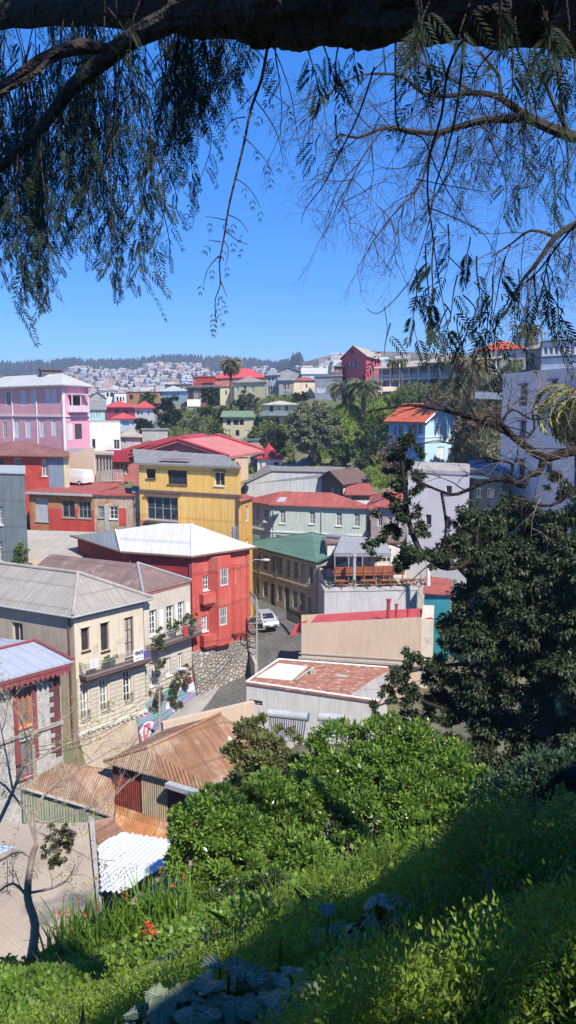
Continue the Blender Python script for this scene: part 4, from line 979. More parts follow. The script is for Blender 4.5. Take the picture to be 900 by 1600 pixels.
g = fc[1]; mb = MB(); h = g.pix(186, 794, 197, 821); g.box(mb, *h, .003, .04); mb.build('red_panel', REDO, rt); mb = MB(); h = g.pix(163.5, 788, 170, 829); g.box(mb, *h, .003, .06); mb.build('grey_panel', METALG, rt)
flat(rt, Q2, zE-.1, DRED, .3, .15)
# concrete roofs in front
zc_ = zof(850, 79)
Q = [V2(P(42, 826, 86)), V2(P(42, 862, 74)), V2(P(122, 872, 74)), V2(P(200, 834, 83))]
cv = [P(42, 828, 86), H(30, 884, P(42, 828, 86).z-1.2), H(106, 882, P(42, 828, 86).z-1.2), H(200, 833, P(42, 828, 86).z)]
rt, fc = building('concrete_roof_shed', 'low shed with a pale concrete roof in front of the orange red tin house', 'shed', [V2(x) for x in cv], cv[1].z-.1, rel(-18), [CONC])
slabroof(rt, cv, [(0, 1, 2, 3)], CONCR, .15)
f = Fac(cv[1], cv[2], (cv[1].x, 500)); t = thing('yard_fence', 'patched tan sheet fence along the lower edge of the pale concrete roof', 'fence', cv[1]); mb = MB()
for k in range(9):
    a_, b_ = f.L*k/9, f.L*(k+1)/9-.03; hh_ = 1.0+.25*math.sin(k*2.3); mb.hexa([f.pt(a_, cv[1].z-1, .5), f.pt(b_, cv[1].z-1, .5), f.pt(b_, cv[1].z-1, .56), f.pt(a_, cv[1].z-1, .56), f.pt(a_, cv[1].z+hh_*.6, .5), f.pt(b_, cv[1].z+hh_*.6, .5), f.pt(b_, cv[1].z+hh_*.6, .56), f.pt(a_, cv[1].z+hh_*.6, .56)])
mb.build('sheets', TANW, t)
# ------------------------------------------------------------ red and blue tin house (H)
Q = front(-30, 100, 96, 93, 9, 730); zt = zof(711, 94.5)
rt, fc = building('red_blue_house', 'red tin house ending in a blue-grey panel, rusty roofed, below the pink house', 'house', Q, zt, rel(-11.5), [REDO],
    {1: [(-4, 716, 6, 738, 'open'), (22, 716, 34, 739, (WH, GLS, 3, 2, .08)), (65, 718, 74, 744, 'plain')]}, depth=.2)
f = fc[1]; h = f.pix(76, 714, 99.5, 757); mb = MB(); f.box(mb, h[0], f.L+.02, h[2]-2, zt-.1, .003, .06); mb.build('blue_panel', M('blue_grey_tin', (.22, .28, .33), .7, .12, 1, .2, corr=.2), rt)
mb = MB(); f.box(mb, f.L+.02, f.L+.5, rel(-11), zt-.1, -.3, .1); mb.build('yellow_post', CREAMY, rt)
hip(rt, Q, zt, 1.5, M('brown_red_roof', (.25, .11, .09), .9, .2, .7, .3, corr=.2, seam=1), .7)
# grey tin block far left
Q = front(-40, 41, 71, 69.5, 9, 800); zt = zof(740, 70)
rt, fc = building('grey_tin_house', 'tall blind grey tin clad house cut by the left edge', 'house', Q, zt, rel(-17.5), [GREYTIN], {1: [(-8, 790, 4.5, 820, 'white'), (-8, 845, 4.5, 878, 'white')]})
flat(rt, Q, zt, METALG, .1, .12)
# ------------------------------------------------------------ PINK house
pC = P(98, 601, 104); zE = pC.z; pL = P(-30, 604, 118); pR = P(138, 606, 110)
Q = quad3(pL, pC, pR)
GP = (WH, M('grey_shutter', (.66, .62, .64), .8, .06), 2, 1, .08)
rt, fc = building('pink_house', 'large mauve pink boarded mansion with white shutters and a corner balcony', 'house', Q, zE, rel(-9), [PINKW, M('pink_boards', (.80, .36, .46), .8, .06, .5, .1, seamv=.25)],
    {0: [(10, 611, 16.5, 635, 'plain'), (32, 610, 40, 634, GP), (47.5, 609, 56, 633, GP), (70.5, 607, 79, 631, GP), (80.5, 607, 88, 631, GP), (4.5, 659, 11, 684, 'plain'), (21.5, 657, 30, 684, GP), (40, 657, 48.5, 684, GP), (61.5, 657, 70, 683, GP), (80.5, 655, 88, 681, GP)],
     1: [(105, 659, 113.5, 687, GP), (117, 662, 128, 686, 'open'), (109, 619, 128, 640, 'open'), (110, 706, 118, 722, 'plain')]}, wm=[0, 1, 1, 0], fine=False, depth=.12)
f = fc[0]; g = fc[1]; zm = f.hit(60, 651)[1]
for ff in (f, g): belt(rt, ff, zm, .2, .15, WH, name='string_course'); belt(rt, ff, zE-.3, .28, .3, WH)
for px in (20, 58): u = f.hit(px, 650)[0]; mb = MB(); f.box(mb, u-.06, u+.06, rel(-9), zE-.3, .003, .1); mb.build('downpipe', WH, rt)
mb = MB(); f.box(mb, f.L-.25, f.L, rel(-9), zE-.3, .003, .1); mb.build('corner_board', WH, rt); mb = MB(); g.box(mb, .003, .25, rel(-9), zE-.3, .003, .1); mb.build('corner_board', WH, rt)
h = g.pix(105, 617, 132, 644); mb = MB(); g.box(mb, h[0], h[1], h[2], h[2]+.9, .003, .8); g.box(mb, h[0], h[1], h[3], h[3]+.15, .003, .9)
for u in (h[0], (h[0]+h[1])/2, h[1]-.12): g.box(mb, u, u+.12, h[2]+.9, h[3], .68, .8)
mb.build('corner_balcony', M('pinkish_white_trim', (.72, .58, .6), .7), rt)
h = g.pix(103, 700, 130, 724); mb = MB(); g.box(mb, h[0]-.1, h[1]+.1, rel(-9), h[3], .003, .12); mb.build('shop_surround', M('grey_pink_render', (.45, .38, .42), .8), rt)
r, vs = hip(rt, Q, zE, 1.7, M('pale_grey_roof', (.50, .49, .47), .85, .1, .6, .2, corr=.2, seam=1), .7)
m_ = vs[4]*.45+vs[5]*.55; mb = MB(); p_ = P(79, 588, 112)
mb.box((p_.x, p_.y, zE+1.7), 2.8, 1.6, 1.0, .5); mb.box((p_.x, p_.y, zE+2.35), 3.2, 2.0, .2, .5); mb.build('lantern', M('dark_boards', (.12, .1, .1), .8), rt)
# bridging walls, white block, slotted wall
Q = front(137, 188, 110, 110.5, 12, 680); zt = zof(660, 110)
rt, fc = building('white_block', 'plain white rendered cube right of the pink house', 'building', Q, zt, rel(-9), [WALLW], {1: [(144, 686, 149, 701, 'open'), (177.5, 687, 187, 702, 'plain')]}, fine=False); flat(rt, Q, zt, CONC, 0, .1)
Q = front(104, 148, 99, 98, 3, 730); zt = zof(715, 98.5)
rt, fc = building('yard_wall', 'tan yard wall beside the red and blue tin house', 'wall', Q, [zof(712, 99)]*2+[zof(700, 98)]*2, rel(-10), [TANW])
Q = front(149, 175, 100, 99, 6, 725); zt = zof(711, 99)
rt, fc = building('slotted_building', 'small grey building with tall slots below the white cube', 'building', Q, zt, rel(-10), [CONC], {1: [(151+i*5, 717, 153.5+i*5, 736, 'open') for i in range(5)]}, fine=False); flat(rt, Q, zt, M('tan_roof', (.42, .36, .28), .9), .3)
# parked van seen above the tin roof
def vehicle(loc, rz, label, name, cat, body, L=4.3, W=1.7, Hh=1.45, van=False):
    t = thing(name, label, cat, loc); t.rotation_euler = (0, 0, rz); ORG[t.name] = Vector((0, 0, 0))
    # body profile along x (front = +x)
    if van: pr = [(-L/2, .35), (-L/2, 1.0), (-L/2+.12, Hh), (L/2-1.5, Hh+.02), (L/2-.75, 1.15), (L/2-.05, .95), (L/2, .35)]; gl0, gl1 = 2, 4
    else: pr = [(-L/2, .32), (-L/2-.02, .62), (-L/2+.08, .98), (-L/2+.55, Hh-.06), (-L/2+1.0, Hh), (.35, Hh), (1.15, .98), (1.85, .82), (L/2-.05, .62), (L/2, .32)]
    def sec(w, top=1): return [(x, z) for x, z in pr]
    mb = MB(); n = len(pr); rows = []
    for y, k, dz in ((-W/2+.1, 1, 0), (-W/2, .985, 0), (0, 1.0, .0), (W/2, .985, 0), (W/2-.1, 1, 0)):
        pass
    ys = []
    for s in (-1, 1):
        row = [Vector((x*(.97 if z < .4 else 1), s*(W/2 if z < 1.0 else W/2-.17*(z-.98)/(Hh-.98)), z)) for x, z in pr]; ys.append(row)
    for i in range(n-1): mb.poly([ys[0][i], ys[0][i+1], ys[1][i+1], ys[1][i]])
    mb.poly(ys[0]); mb.poly(ys[1]); mb.poly([ys[0][0], ys[0][-1], ys[1][-1], ys[1][0]])
    o = mb.build('body', body, t); mod = o.modifiers.new('b', 'BEVEL'); mod.width = .07; mod.segments = 3
    def glass(a, b, inset, name):
        mb = MB(); A0, A1, B0, B1 = ys[0][a], ys[1][a], ys[0][b], ys[1][b]
        nrm = (A1-A0).cross(B0-A0).normalized(); nrm = nrm if nrm.z > 0 else -nrm
        lerp = lambda s, q: (A0*(1-s)+A1*s)*(1-q)+(B0*(1-s)+B1*s)*q
        mb.poly([lerp(.1, inset)+nrm*.012, lerp(.9, inset)+nrm*.012, lerp(.87, 1-inset)+nrm*.012, lerp(.13, 1-inset)+nrm*.012]); mb.build(name, GLS, t)
    if van: glass(3, 4, .1, 'windscreen')
    else: glass(5, 6, .08, 'windscreen'); glass(2, 3, .15, 'rear_window')
    for s in (-1, 1):
        zA, zB = 1.0, Hh-.1
        yy = lambda z: s*((W/2 if z < 1 else W/2-.17*(z-.98)/(Hh-.98))+.012)
        if not van:
            for (x0, x1, x2, x3) in ((.0, .92, .42, .0), (-.95, -.06, -.06, -.85), (-1.75, -1.05, -.95, -1.4)):
                mb = MB(); mb.poly([(x0, yy(zA), zA), (x1, yy(zA), zA), (x2, yy(zB), zB), (x3, yy(zB), zB)]); mb.build('side_window', GLS, t)
        else:
            mb = MB(); mb.poly([(.3, yy(zA), 1.0), (1.2, yy(zA), 1.0), (.7, yy(zB), zB), (.3, yy(zB), zB)]); mb.build('side_window', GLS, t)
        for x in (-L/2+.75, L/2-.8):
            mb = MB(); mb.tube([(x, s*(W/2-.2), .31), (x, s*(W/2+.02), .31)], .31, 18); w = mb.build('wheel', M('tyre', (.02, .02, .02), .8, streak=0), t)
            mb = MB(); mb.tube([(x, s*(W/2+.0), .31), (x, s*(W/2+.035), .31)], .18, 12); mb.build('rim', METALG, w)
        mb = MB(); mb.box((L/2-.12, s*(W/2-.27), .68), .22, .38, .16); mb.build('headlight', M('headlight', (.75, .75, .72), .15, .05, streak=0, spec=.8), t)
        mb = MB(); mb.box((.85, s*(W/2+.08), .98), .1, .16, .12); mb.build('wing_mirror', body, t)
    mb = MB(); mb.box((L/2+.0, 0, .42), .1, W*.8, .16); mb.build('grille', DKFR, t)
    mb = MB(); mb.box((L/2+.06, 0, .5), .02, .4, .1); mb.build('number_plate', WH, t)
    t.location = loc; return t
SILV = M('silver_paint', (.55, .56, .57), .3, .02, 1, 0, metal=.3, spec=.6)
p = P(118, 757, 96); vehicle((p.x, p.y, p.z), math.radians(150), 'white van parked behind the tin roofs at left', 'parked_van', 'van', M('white_paint', (.75, .75, .74), .35, .03, streak=0), van=True, Hh=1.9, L=4.6, W=1.8)
# ------------------------------------------------------------ RED hall with low gable and dark verandah
Q = front(176, 352, 108, 103, 14, 700)
zt = zof(712, 104)
REDV = M('crimson_tin', (.42, .05, .07), .75, .12, .8, .2)
rt, fc = building('red_gable_hall', 'wide hall with a low pinkish tin gable and crimson roof edges behind the yellow house', 'hall', Q, zt, rel(-11), [PINKR], {1: [(181+i*7, 721, 185.5+i*7, 741, (WH, GLS, 1, 2, .12)) for i in range(3)]}, wm=[0, 0, 0, 0], fine=False)
f = fc[1]; mb = MB()
pts_ = [(205, 713), (281, 690), (352, 712)]
pp = [f.hit(*p) for p in pts_]
mb.poly([f.pt(pp[0][0], zt-.5, .02), f.pt(pp[2][0], zt-.5, .02), f.pt(pp[2][0], pp[2][1], .02), f.pt(pp[1][0], pp[1][1], .02), f.pt(pp[0][0], pp[0][1], .02)]); mb.build('gable', PINKR, rt)
slabroof(rt, [f.pt(pp[0][0]-1.2, pp[0][1]-.1, .7), f.pt(pp[1][0], pp[1][1]+.3, .7), f.pt(pp[2][0]+.8, pp[2][1]-.05, .7), f.pt(pp[2][0]+.8, pp[2][1]-.05, -14), f.pt(pp[1][0], pp[1][1]+.3, -14), f.pt(pp[0][0]-1.2, pp[0][1]-.1, -14)], [(0, 1, 4, 5), (1, 2, 3, 4)], PINKR, .35)
mb = MB(); mb.tube([f.pt(pp[0][0]-1.2, pp[0][1], .7), f.pt(pp[1][0], pp[1][1]+.4, .7), f.pt(pp[2][0]+.8, pp[2][1]+.05, .7)], .2, 5); mb.build('roof_edge', REDV, rt); mb = MB(); mb.tube([f.pt(pp[0][0]-1.2, pp[0][1]+.1, -13.8), f.pt(pp[1][0], pp[1][1]+.5, -13.8), f.pt(pp[2][0]+.8, pp[2][1]+.1, -13.8)], .25, 5); mb.build('roof_edge', REDV, rt)
h = f.pix(173, 703, 204, 721); mb = MB(); f.box(mb, h[0]-.3, h[1], h[2], h[3], .2, .9); mb.build('verandah_fascia', REDV, rt)
Q2 = front(178, 350, 121, 117, 8, 695); 
rt, fc = building('crimson_hall', 'long crimson roofed gallery with dark open bays above the low pinkish gable', 'hall', Q2, zof(703, 119), rel(-9), [M('bay_shade', (.05, .03, .03), .9)], fine=False); f = fc[1]  # near-black wall stands in for the shade inside the bays
cp = [f.hit(*p) for p in ((178, 708), (208, 697), (262, 684), (288, 681), (322, 692), (350, 705))]
mb = MB()
vs = [f.pt(u, z, .6) for u, z in cp]+[f.pt(u, z+.2, -8) for u, z in cp]
mb.slab(vs, [(i, i+1, i+7, i+6) for i in range(5)], .5); mb.build('roof', REDV, rt)
mb = MB()
for k in range(16): u = .5+k*1.1; z = zof(703, 119); f.box(mb, u, u+.22, rel(-9), z+ (1.0 if 3 < k < 13 else .2), .003, .15)
mb.build('posts', REDV, rt)
# white picket railing in front
a, b = P(160, 752, 97), P(192, 752, 95.5); t = thing('picket_railing', 'short pale wooden railing in front of the dark verandah left of the yellow house', 'railing', (a+b)/2)
railing(t, [a, b], 1.4, M('weathered_white_wood', (.5, .46, .42), .9), .28, .05, 'rails', .05)
# ------------------------------------------------------------ HILL HOUSES
def hs(name, label, px0, px1, Y0, Y1, pyt, pyb, depth, walls, wins=(), roof=('hip', 1.2, RROOF), wm=None, group=None, fine=False, deep=3, cat='house', st='plain', side=None, o=.35):
    Q = front(px0, px1, Y0, Y1, depth, (pyt+pyb)/2); Y = (Y0+Y1)/2
    zt, zg = zof(pyt, Y), zof(pyb, Y)
    w = {1: [tuple(x) if len(x) > 4 else (*x, st) for x in wins]}
    if side: w.update(side)
    rt, fc = building(name, label, cat, Q, zt, zg, walls if isinstance(walls, list) else [walls], w, wm=wm, fine=fine, deep=deep, depth=.15)
    k, h, m = roof[:3]
    if k == 'hip': hip(rt, Q, zt, h, m, o)
    elif k == 'gable': gable(rt, Q, zt, h, m, roof[3] if len(roof) > 3 else 1, o, wallmat=(walls[0] if isinstance(walls, list) else walls))
    elif k == 'flat': flat(rt, Q, zt, m, .2, .2)
    elif k == 'shed': slabroof(rt, [v3(Q[1], zt)+Vector((-.4, -.5, 0)), v3(Q[2], zt)+Vector((.4, -.5, 0)), v3(Q[3], zt+h), v3(Q[0], zt+h)], [(0, 1, 2, 3)], m, .15)
    return rt, fc
hs('gabled_cottage', 'small aqua boarded gable house beside the white cube', 137, 164, 150, 150, 640, 665, 10, TEALW, [(141, 643, 144, 654), (145.5, 643, 148, 654), (150, 643, 152.5, 654), (153.5, 643, 156.5, 654)], ('gable', 1.5, GREYR))
hs('red_house', 'flat fronted raspberry red house with a red roof left of the big dark trees', 163, 211, 175, 168, 636, 662, 12, M('raspberry_render', (.55, .10, .12), .8, .08), [(180, 639, 185, 646, 'open'), (194, 641, 200, 648, 'open')], ('hip', 1.5, RROOF))
hs('white_cottage', 'white cottage with a red roof and small terrace in front of the raspberry red house', 176, 212, 146, 143, 654, 672, 8, WALLW, [(205, 660, 209, 665), (190, 657, 202, 666, (BLUEP, BLUEP, 1, 1, .1))], ('hip', 1.1, RROOF))
hs('white_house', 'white two storey house with red hip roof touching the dark tree', 211, 242, 156, 153, 637, 668, 9, WALLW, [(213, 642, 217.5, 649), (218.5, 642, 223, 649), (231, 642, 233, 649, 'open'), (214, 653, 222, 657)], ('hip', 1.4, RROOF))
hs('roof_house', 'grey roofed house above the aqua cottage', 138, 166, 205, 205, 622, 640, 9, M('grey_render', (.35, .34, .33)), [(146, 626, 150, 634, 'open')], ('gable', 1.6, GREYR, 0))
hs('glazed_house', 'pale house with tall dark glazing on the skyline below the far suburb', 164, 180, 225, 225, 611, 632, 8, WALLW, [(166, 613, 170, 620, 'open'), (172, 613, 177, 620, 'open')], ('flat', 0, GREYR))
hs('glazed_house', 'white flat roofed house with vertical window slots right of the tall glazing', 179, 197, 222, 222, 614, 632, 8, WALLW, [(182, 620, 185, 627, 'open'), (187, 620, 190, 627, 'open'), (192, 620, 194, 627, 'open')], ('flat', 0, CONC))
hs('brick_house', 'orange brown sided house with dark flat roof behind the round green tree', 198, 250, 235, 232, 613, 632, 9, [M('orange_boards', (.40, .2, .09), .85, .15), OFFW], [(218, 616, 224, 624, 'open'), (202, 617, 208, 624, 'open')], ('flat', 0, DKBR))
hs('blue_roof_house', 'pale blue house with a light grey roof above the two dark trees', 250, 293, 240, 232, 611, 632, 12, BLUEP, [(266, 613, 269, 618), (270, 613, 273, 618), (285, 613, 288, 618), (277, 613, 280, 618)], ('hip', 1.8, M('pale_grey_roof', (.5, .49, .47))))
hs('dark_band_house', 'long low dark house on the skyline behind the pale blue one', 258, 300, 262, 258, 601, 618, 9, M('dark_grey_wall', (.12, .13, .14)), [(262+i*6, 603, 266+i*6, 607) for i in range(5)], ('flat', 0, GREYR))
hs('brown_glass_house', 'dark house with a wide glass front and brick-red base left of the tall palm', 293, 345, 205, 200, 605, 634, 12, M('brick_red_base', (.32, .12, .09)), [(294+i*8.5, 609, 301.5+i*8.5, 626, (DKFR, GLS, 2, 1, .1)) for i in range(6)], ('shed', .9, DKBR))
hs('red_cube_house', 'bright red stepped house on the crest left of the tall palm', 302, 336, 232, 228, 589, 606, 10, M('signal_red', (.58, .07, .05), .75, .08), [(304, 591, 308, 597), (315, 598, 333, 602, 'open')], ('flat', 0, RROOF))
hs('long_red_roof_house', 'long low house with a vivid red sheet roof behind the tall palm', 334, 417, 238, 230, 590, 606, 12, [M('salmon_wall', (.55, .25, .2)), CREAMY], [(340, 593, 344, 598), (390, 592, 394, 598), (398, 592, 402, 598)], ('hip', 3.0, RROOF))
hs('yellow_crest_house', 'broad cream yellow house with a shallow brown grey roof under the vivid red roof', 366, 414, 192, 186, 597, 634, 12, CREAMY, [(380, 602, 385, 613), (392, 602, 397, 613), (369, 604, 373, 612)], ('hip', 1.6, M('brown_grey_roof', (.3, .25, .22))))
hs('pale_wall_house', 'plain cream house side between the tall palm and the yellow crest house', 344, 367, 196, 195, 605, 632, 10, CREAMY, [(351, 610, 355, 618)], ('flat', 0, DKBR))
hs('bay_window_house', 'grey-blue fronted house with two storeys of wide bay windows', 416, 436, 186, 184, 586, 626, 9, M('grey_blue_boards', (.42, .47, .46)), [(417.5, 589, 422, 596), (424, 589, 428, 596), (418, 603, 434, 617, (WH, GLS, 4, 2, .12))], ('hip', 1.6, M('slate_blue_roof', (.24, .28, .3))))
hs('gabled_cream_house', 'cream gabled house with a small balcony on the crest, right of the bay windows', 436, 459, 182, 180, 594, 626, 9, [M('grey_cream', (.48, .44, .36)), CREAMY], [(442, 599, 447, 610), (448.5, 599, 452, 608, (WOODO, WOODO, 1, 1, .1)), (441.5, 612, 451, 617, (BLUEP, BLUEP, 1, 1, .1))], ('gable', 1.9, GREYR))
hs('cream_side_house', 'tall blank cream wall house with a low reddish roof on the crest', 459, 493, 184, 184, 594, 626, 9, M('warm_cream', (.64, .56, .42)), [(478, 600, 480, 606, 'open')], ('hip', 1.0, DRED))
hs('skyline_house', 'pale blue gable house on the skyline behind the blank cream wall', 472, 510, 225, 225, 584, 602, 9, BLUEP, [(480, 587, 484, 592)], ('gable', 1.8, M('pale_grey_roof', (1, 1, 1))))
hs('skyline_house', 'grey roofed house peeping over the bay windows on the skyline', 428, 472, 235, 232, 582, 600, 9, M('grey_render', (1, 1, 1)), [(436, 585, 441, 590), (450, 585, 455, 590)], ('gable', 1.6, M('slate_blue_roof', (1, 1, 1)), 0))
hs('grey_modern_house', 'grey flat roofed house with one wide white window left of the twin palms', 492, 534, 172, 168, 588, 622, 10, M('cool_grey_wall', (.38, .40, .42)), [(495, 604, 512, 614, (WH, WALLW, 1, 1, .25))], ('flat', 0, M('cool_grey_wall', (1, 1, 1))))
# red gable mansion
Q = quad3(P(534, 560, 188), P(572, 560, 178), P(595, 560, 192)); zt = zof(557, 180)
RED2 = M('rose_red_boards', (.55, .10, .12), .8, .06, .5, .1)
rt, fc = building('red_gable_house', 'rose red gabled mansion on the skyline above the twin palms', 'house', Q, zt, zof(590, 180), [RED2], {0: [(543, 564, 546.5, 577, (DKBR, GLS, 1, 1, .1)), (549, 564, 553, 577, (DKBR, GLS, 1, 1, .1)), (554.5, 564, 558, 577, (DKBR, GLS, 1, 1, .1))], 1: [(579, 564, 582, 574, (DKBR, GLS, 1, 1, .1))]}, fine=False)
gable(rt, Q, zt, 2.6, M('straw_roof', (.42, .35, .27), .9), 1, .5, wallmat=RED2)
h = fc[0].pix(548, 547, 553, 554); mb = MB(); fc[0].box(mb, *h, .01, .06); mb.build('attic_window', DKFR, rt)
hs('side_annex', 'low brown annex left of the rose red mansion', 522, 535, 186, 186, 572, 590, 6, M('brown_boards2', (.2, .12, .09)), [(525, 576, 529, 581)], ('shed', .4, DKBR))
# cream house with balcony (lower yellow), green-roof house
rt, fc = hs('balcony_villa', 'cream villa with two glazed balconies beside the large round olive tree', 411, 466, 158, 152, 632, 668, 9, CREAMY, [(421, 634, 427, 644, 'open'), (434, 634, 437, 641), (445, 633, 450, 642), (413, 652, 420, 664), (421, 652, 428, 664), (430, 652, 436, 665, 'open')], ('hip', .8, M('cream_roof', (.5, .46, .38))))
f = fc[1]; h = f.pix(411, 643, 462, 648); mb = MB(); f.box(mb, 0, f.L*.95, h[2], h[3], .9, 1.0); f.box(mb, 0, f.L*.95, h[2]-.2, h[2]-.004, .003, 1.1); mb.build('balcony', M('glassy_railing', (.42, .48, .45), .4), rt)
rt, fc = hs('green_roof_house', 'pale yellow house with a low green roof, square dark windows and a grey tower', 348, 396, 150, 147, 651, 690, 9, [CREAMY, M('yellow_grey', (.5, .48, .38))], [(354, 655, 360.5, 664, 'open'), (364.5, 656, 373, 664, 'open'), (374, 656, 381, 664, 'open'), (351, 671, 354.5, 676), (355.5, 671, 359, 676), (383, 672, 386, 677), (387, 672, 390, 677), (368, 672, 374, 681, 'open')], ('shed', 1.1, M('moss_green_roof', (.18, .26, .14), .8)))
f = fc[1]; h = f.pix(348, 652, 363, 690); mb = MB(); f.box(mb, -.2, h[1], h[2], h[3], .003, .06)
a, b = P(352, 707, 140), P(408, 706, 141)
def wallthing(name, label, a, b, h, t, mat, cat='wall', deep=2):
    a, b = Vector(a), Vector(b); f = Fac(a, b, (a.x, 500)); th = thing(name, label, cat, (a+b)/2); mb = MB(); n = max(1, int(f.L/3))
    for i in range(n):
        u0, u1 = f.L*i/n, f.L*(i+1)/n; z0, z1 = a.z+(b.z-a.z)*i/n, a.z+(b.z-a.z)*(i+1)/n
        mb.hexa([f.pt(u0, z0-deep), f.pt(u1, z1-deep), f.pt(u1, z1-deep, -t), f.pt(u0, z0-deep, -t), f.pt(u0, z0+h), f.pt(u1, z1+h), f.pt(u1, z1+h, -t), f.pt(u0, z0+h, -t)])
    mb.build('wall', mat, th); return th, f
STONE2 = M('grey_stone', (.33, .29, .24), .95, .3, 1.2, .2, bump=2, fine=3)
wallthing('retaining_wall', 'long pale stone retaining wall below the green roofed house', P(345, 716, 138), P(410, 714, 139), 2.6, .6, STONE2, deep=3)
t, f = wallthing('railing_fence', 'blue-grey railing along the top of the stone wall below the green roofed house', P(352, 697, 138.5), P(408, 695, 139.5), .0, .05, METALG, deep=0)
railing(t, [P(352, 696.5, 138.3), P(408, 695, 139.3)], 1.1, M('blue_grey_rail', (.2, .3, .34)), .35, .04, 'rails', .05)
wallthing('stone_terrace_wall', 'dark stone terrace wall below the grassy slope and above the tin warehouse', P(445, 742, 131), P(522, 738, 131), 1.6, .6, M('dark_stone', (.22, .19, .16), .95, .3, 1.2, bump=2, fine=3), deep=3)
rt, fc = hs('red_turret_house', 'little white house with crimson roofs and a small turret beside the stone wall', 402, 440, 134, 132, 716, 742, 6, WALLW, [(405, 722, 409, 732), (416, 722, 420, 732), (428, 722, 436, 734, 'open')], ('hip', .9, REDV))
p = P(421, 712, 134); mb = MB(); mb.tube([(p.x, p.y, p.z-.3), (p.x, p.y, p.z+1.0), (p.x, p.y, p.z+2.4)], [1.3, 1.0, .05], 8); mb.build('turret', REDV, rt)
hs('tan_hut', 'tan flat hut at the foot of the pale stone retaining wall', 351, 388, 126, 126, 714, 742, 6, TANW, [], ('flat', 0, TANW))
hs('side_house', 'low tan roofed house behind the white cube', 188, 220, 128, 126, 682, 700, 8, OFFW, [(192, 688, 196, 695)], ('hip', 1.2, M('tan_roof', (1, 1, 1))))
hs('shed_row', 'row of low grey sheds above the crimson hall', 222, 262, 135, 135, 672, 690, 6, M('grey_sheds', (.4, .38, .36)), [], ('flat', 0, GREYR))
hs('small_white_hut', 'tiny white hut among the shrubs left of the green roofed house', 326, 336, 150, 150, 678, 695, 4, M('white_blue', (.5, .56, .6)), [(329, 682, 332, 688)], ('gable', .8, RTILE))
hs('small_white_hut', 'small white gabled shed in the bushes below the brown glazed house', 295, 311, 186, 186, 634, 648, 5, WALLW, [], ('gable', 1.4, WROOF))
# ------------------------------------------------------------ BLUE house
BL1 = M('blue_boards_sunlit', (.46, .66, .78), .8, .05, .5, .08); BL2 = M('blue_boards_shade', (.32, .50, .72), .8, .06, .5, .1)  # one blue: paler copy for sunlit faces, darker copy for shaded ones
Q = quad3(P(607, 690, 132), P(664, 690, 124), P(714, 690, 129)); zt = zof(656, 126)
rt, fc = building('blue_house', 'blue and white two storey gabled house with an orange red tile roof on the hillside', 'house', Q, zt, rel(-11.5), [BL2, BL1],
    {0: [(614.5, 665, 619.5, 681), (622, 665, 629, 681), (636.5, 663, 643, 679), (645, 663, 651, 679), (652.5, 662, 659, 679)], 1: [(684, 667, 692, 679), (683, 698, 694, 722, (WH, M('white_shutter2', (.75, .73, .7)), 2, 2, .15)), (700, 700, 705, 716)]}, wm=[0, 1, 1, 0], fine=False)
gable(rt, Q, zt, 2.6, RTILE, 0, .7, wallmat=BL1)
for ff in fc[:2]: belt(rt, ff, ff.hit(660, 692)[1], .2, .12, WH, name='string_course'); belt(rt, ff, ff.hit(660, 684)[1], .15, .1, WH, name='string_course')
g = fc[1]; q = expand(Q, .72); m = (q[1]+q[2])/2; hh = 2.6*(1+.7/((V2(Q[2])-V2(Q[1])).length/2)); mb = MB()
zl = zt-.7*2.6/((V2(Q[2])-V2(Q[1])).length/2)
for a in (q[1], q[2]): mb.tube([v3(a, zl), v3(m, zt+2.62)], .16, 4)
mb.build('bargeboard', WH, rt)
wallthing('flared_base', 'pale blue flared base wall at the right foot of the blue house', P(712, 738, 127.5), P(722, 738, 127), .9, .5, BL1, deep=3)
# ------------------------------------------------------------ long Victorian verandah terrace
def verandah(px0, px1, Y0, Y1, pye, pyf, pyb, label, depth=12, arches=True):
    Q = front(px0, px1, Y0, Y1, depth, 580); Y = (Y0+Y1)/2; zt, zf, zb = zof(pye, Y), zof(pyf, Y), zof(pyb, Y)
    rt, fc = building('verandah_terrace', label, 'house', Q, zt, zb, [M('verandah_grey', (.34, .35, .34), .8)], {1: []}, fine=False, deep=3)
    f = fc[1]; n = int(f.L/2.6)
    for k in range(n):
        u = (k+.5)*f.L/n
        for z0 in (zb+.2, zf+.15):
            window(rt, f, (u-.5, u+.5, z0+.2, z0+2.1), (WH if k % 3 == 1 else BROWNF, GLS, 2, 2, .1), 'window', False, proud=True)
    mb = MB(); f.box(mb, -.2, f.L+.2, zf-.25, zf, .003, 2.0); f.box(mb, -.2, f.L+.2, zf+.75, zf+.85, 1.9, 2.0); f.box(mb, -.2, f.L+.2, zt-.35, zt-.1, 1.85, 2.05)
    for k in range(int(f.L/.3)): f.box(mb, k*.3, k*.3+.08, zf, zf+.75, 1.92, 1.98)
    mb.build('gallery', WH, rt)
    for k in range(n+1):
        u = k*f.L/n; mb = MB(); f.box(mb, u-.1, u+.1, zb-.5, zt-.3, 1.8, 2.0); mb.build('column', WH, rt)
    a = [f.pt(-.5, zt-.1, 2.5), f.pt(f.L+.5, zt-.1, 2.5), f.pt(f.L+.5, zt+1.7, -6), f.pt(-.5, zt+1.7, -6)]
    slabroof(rt, a, [(0, 1, 2, 3)], M('straw_roof', (.42, .35, .27)), .15)
    return rt, f
verandah(592, 664, 172, 162, 574, 592, 612, 'long white two storey verandah terrace between the rose red mansion and the bushy palm')
verandah(664, 716, 160, 153, 566, 590, 612, 'taller white verandah house behind the hanging leaves, right of the long terrace')
verandah(716, 782, 152, 146, 562, 586, 604, 'white verandah house with a paved terrace behind the leafy bushy palm')
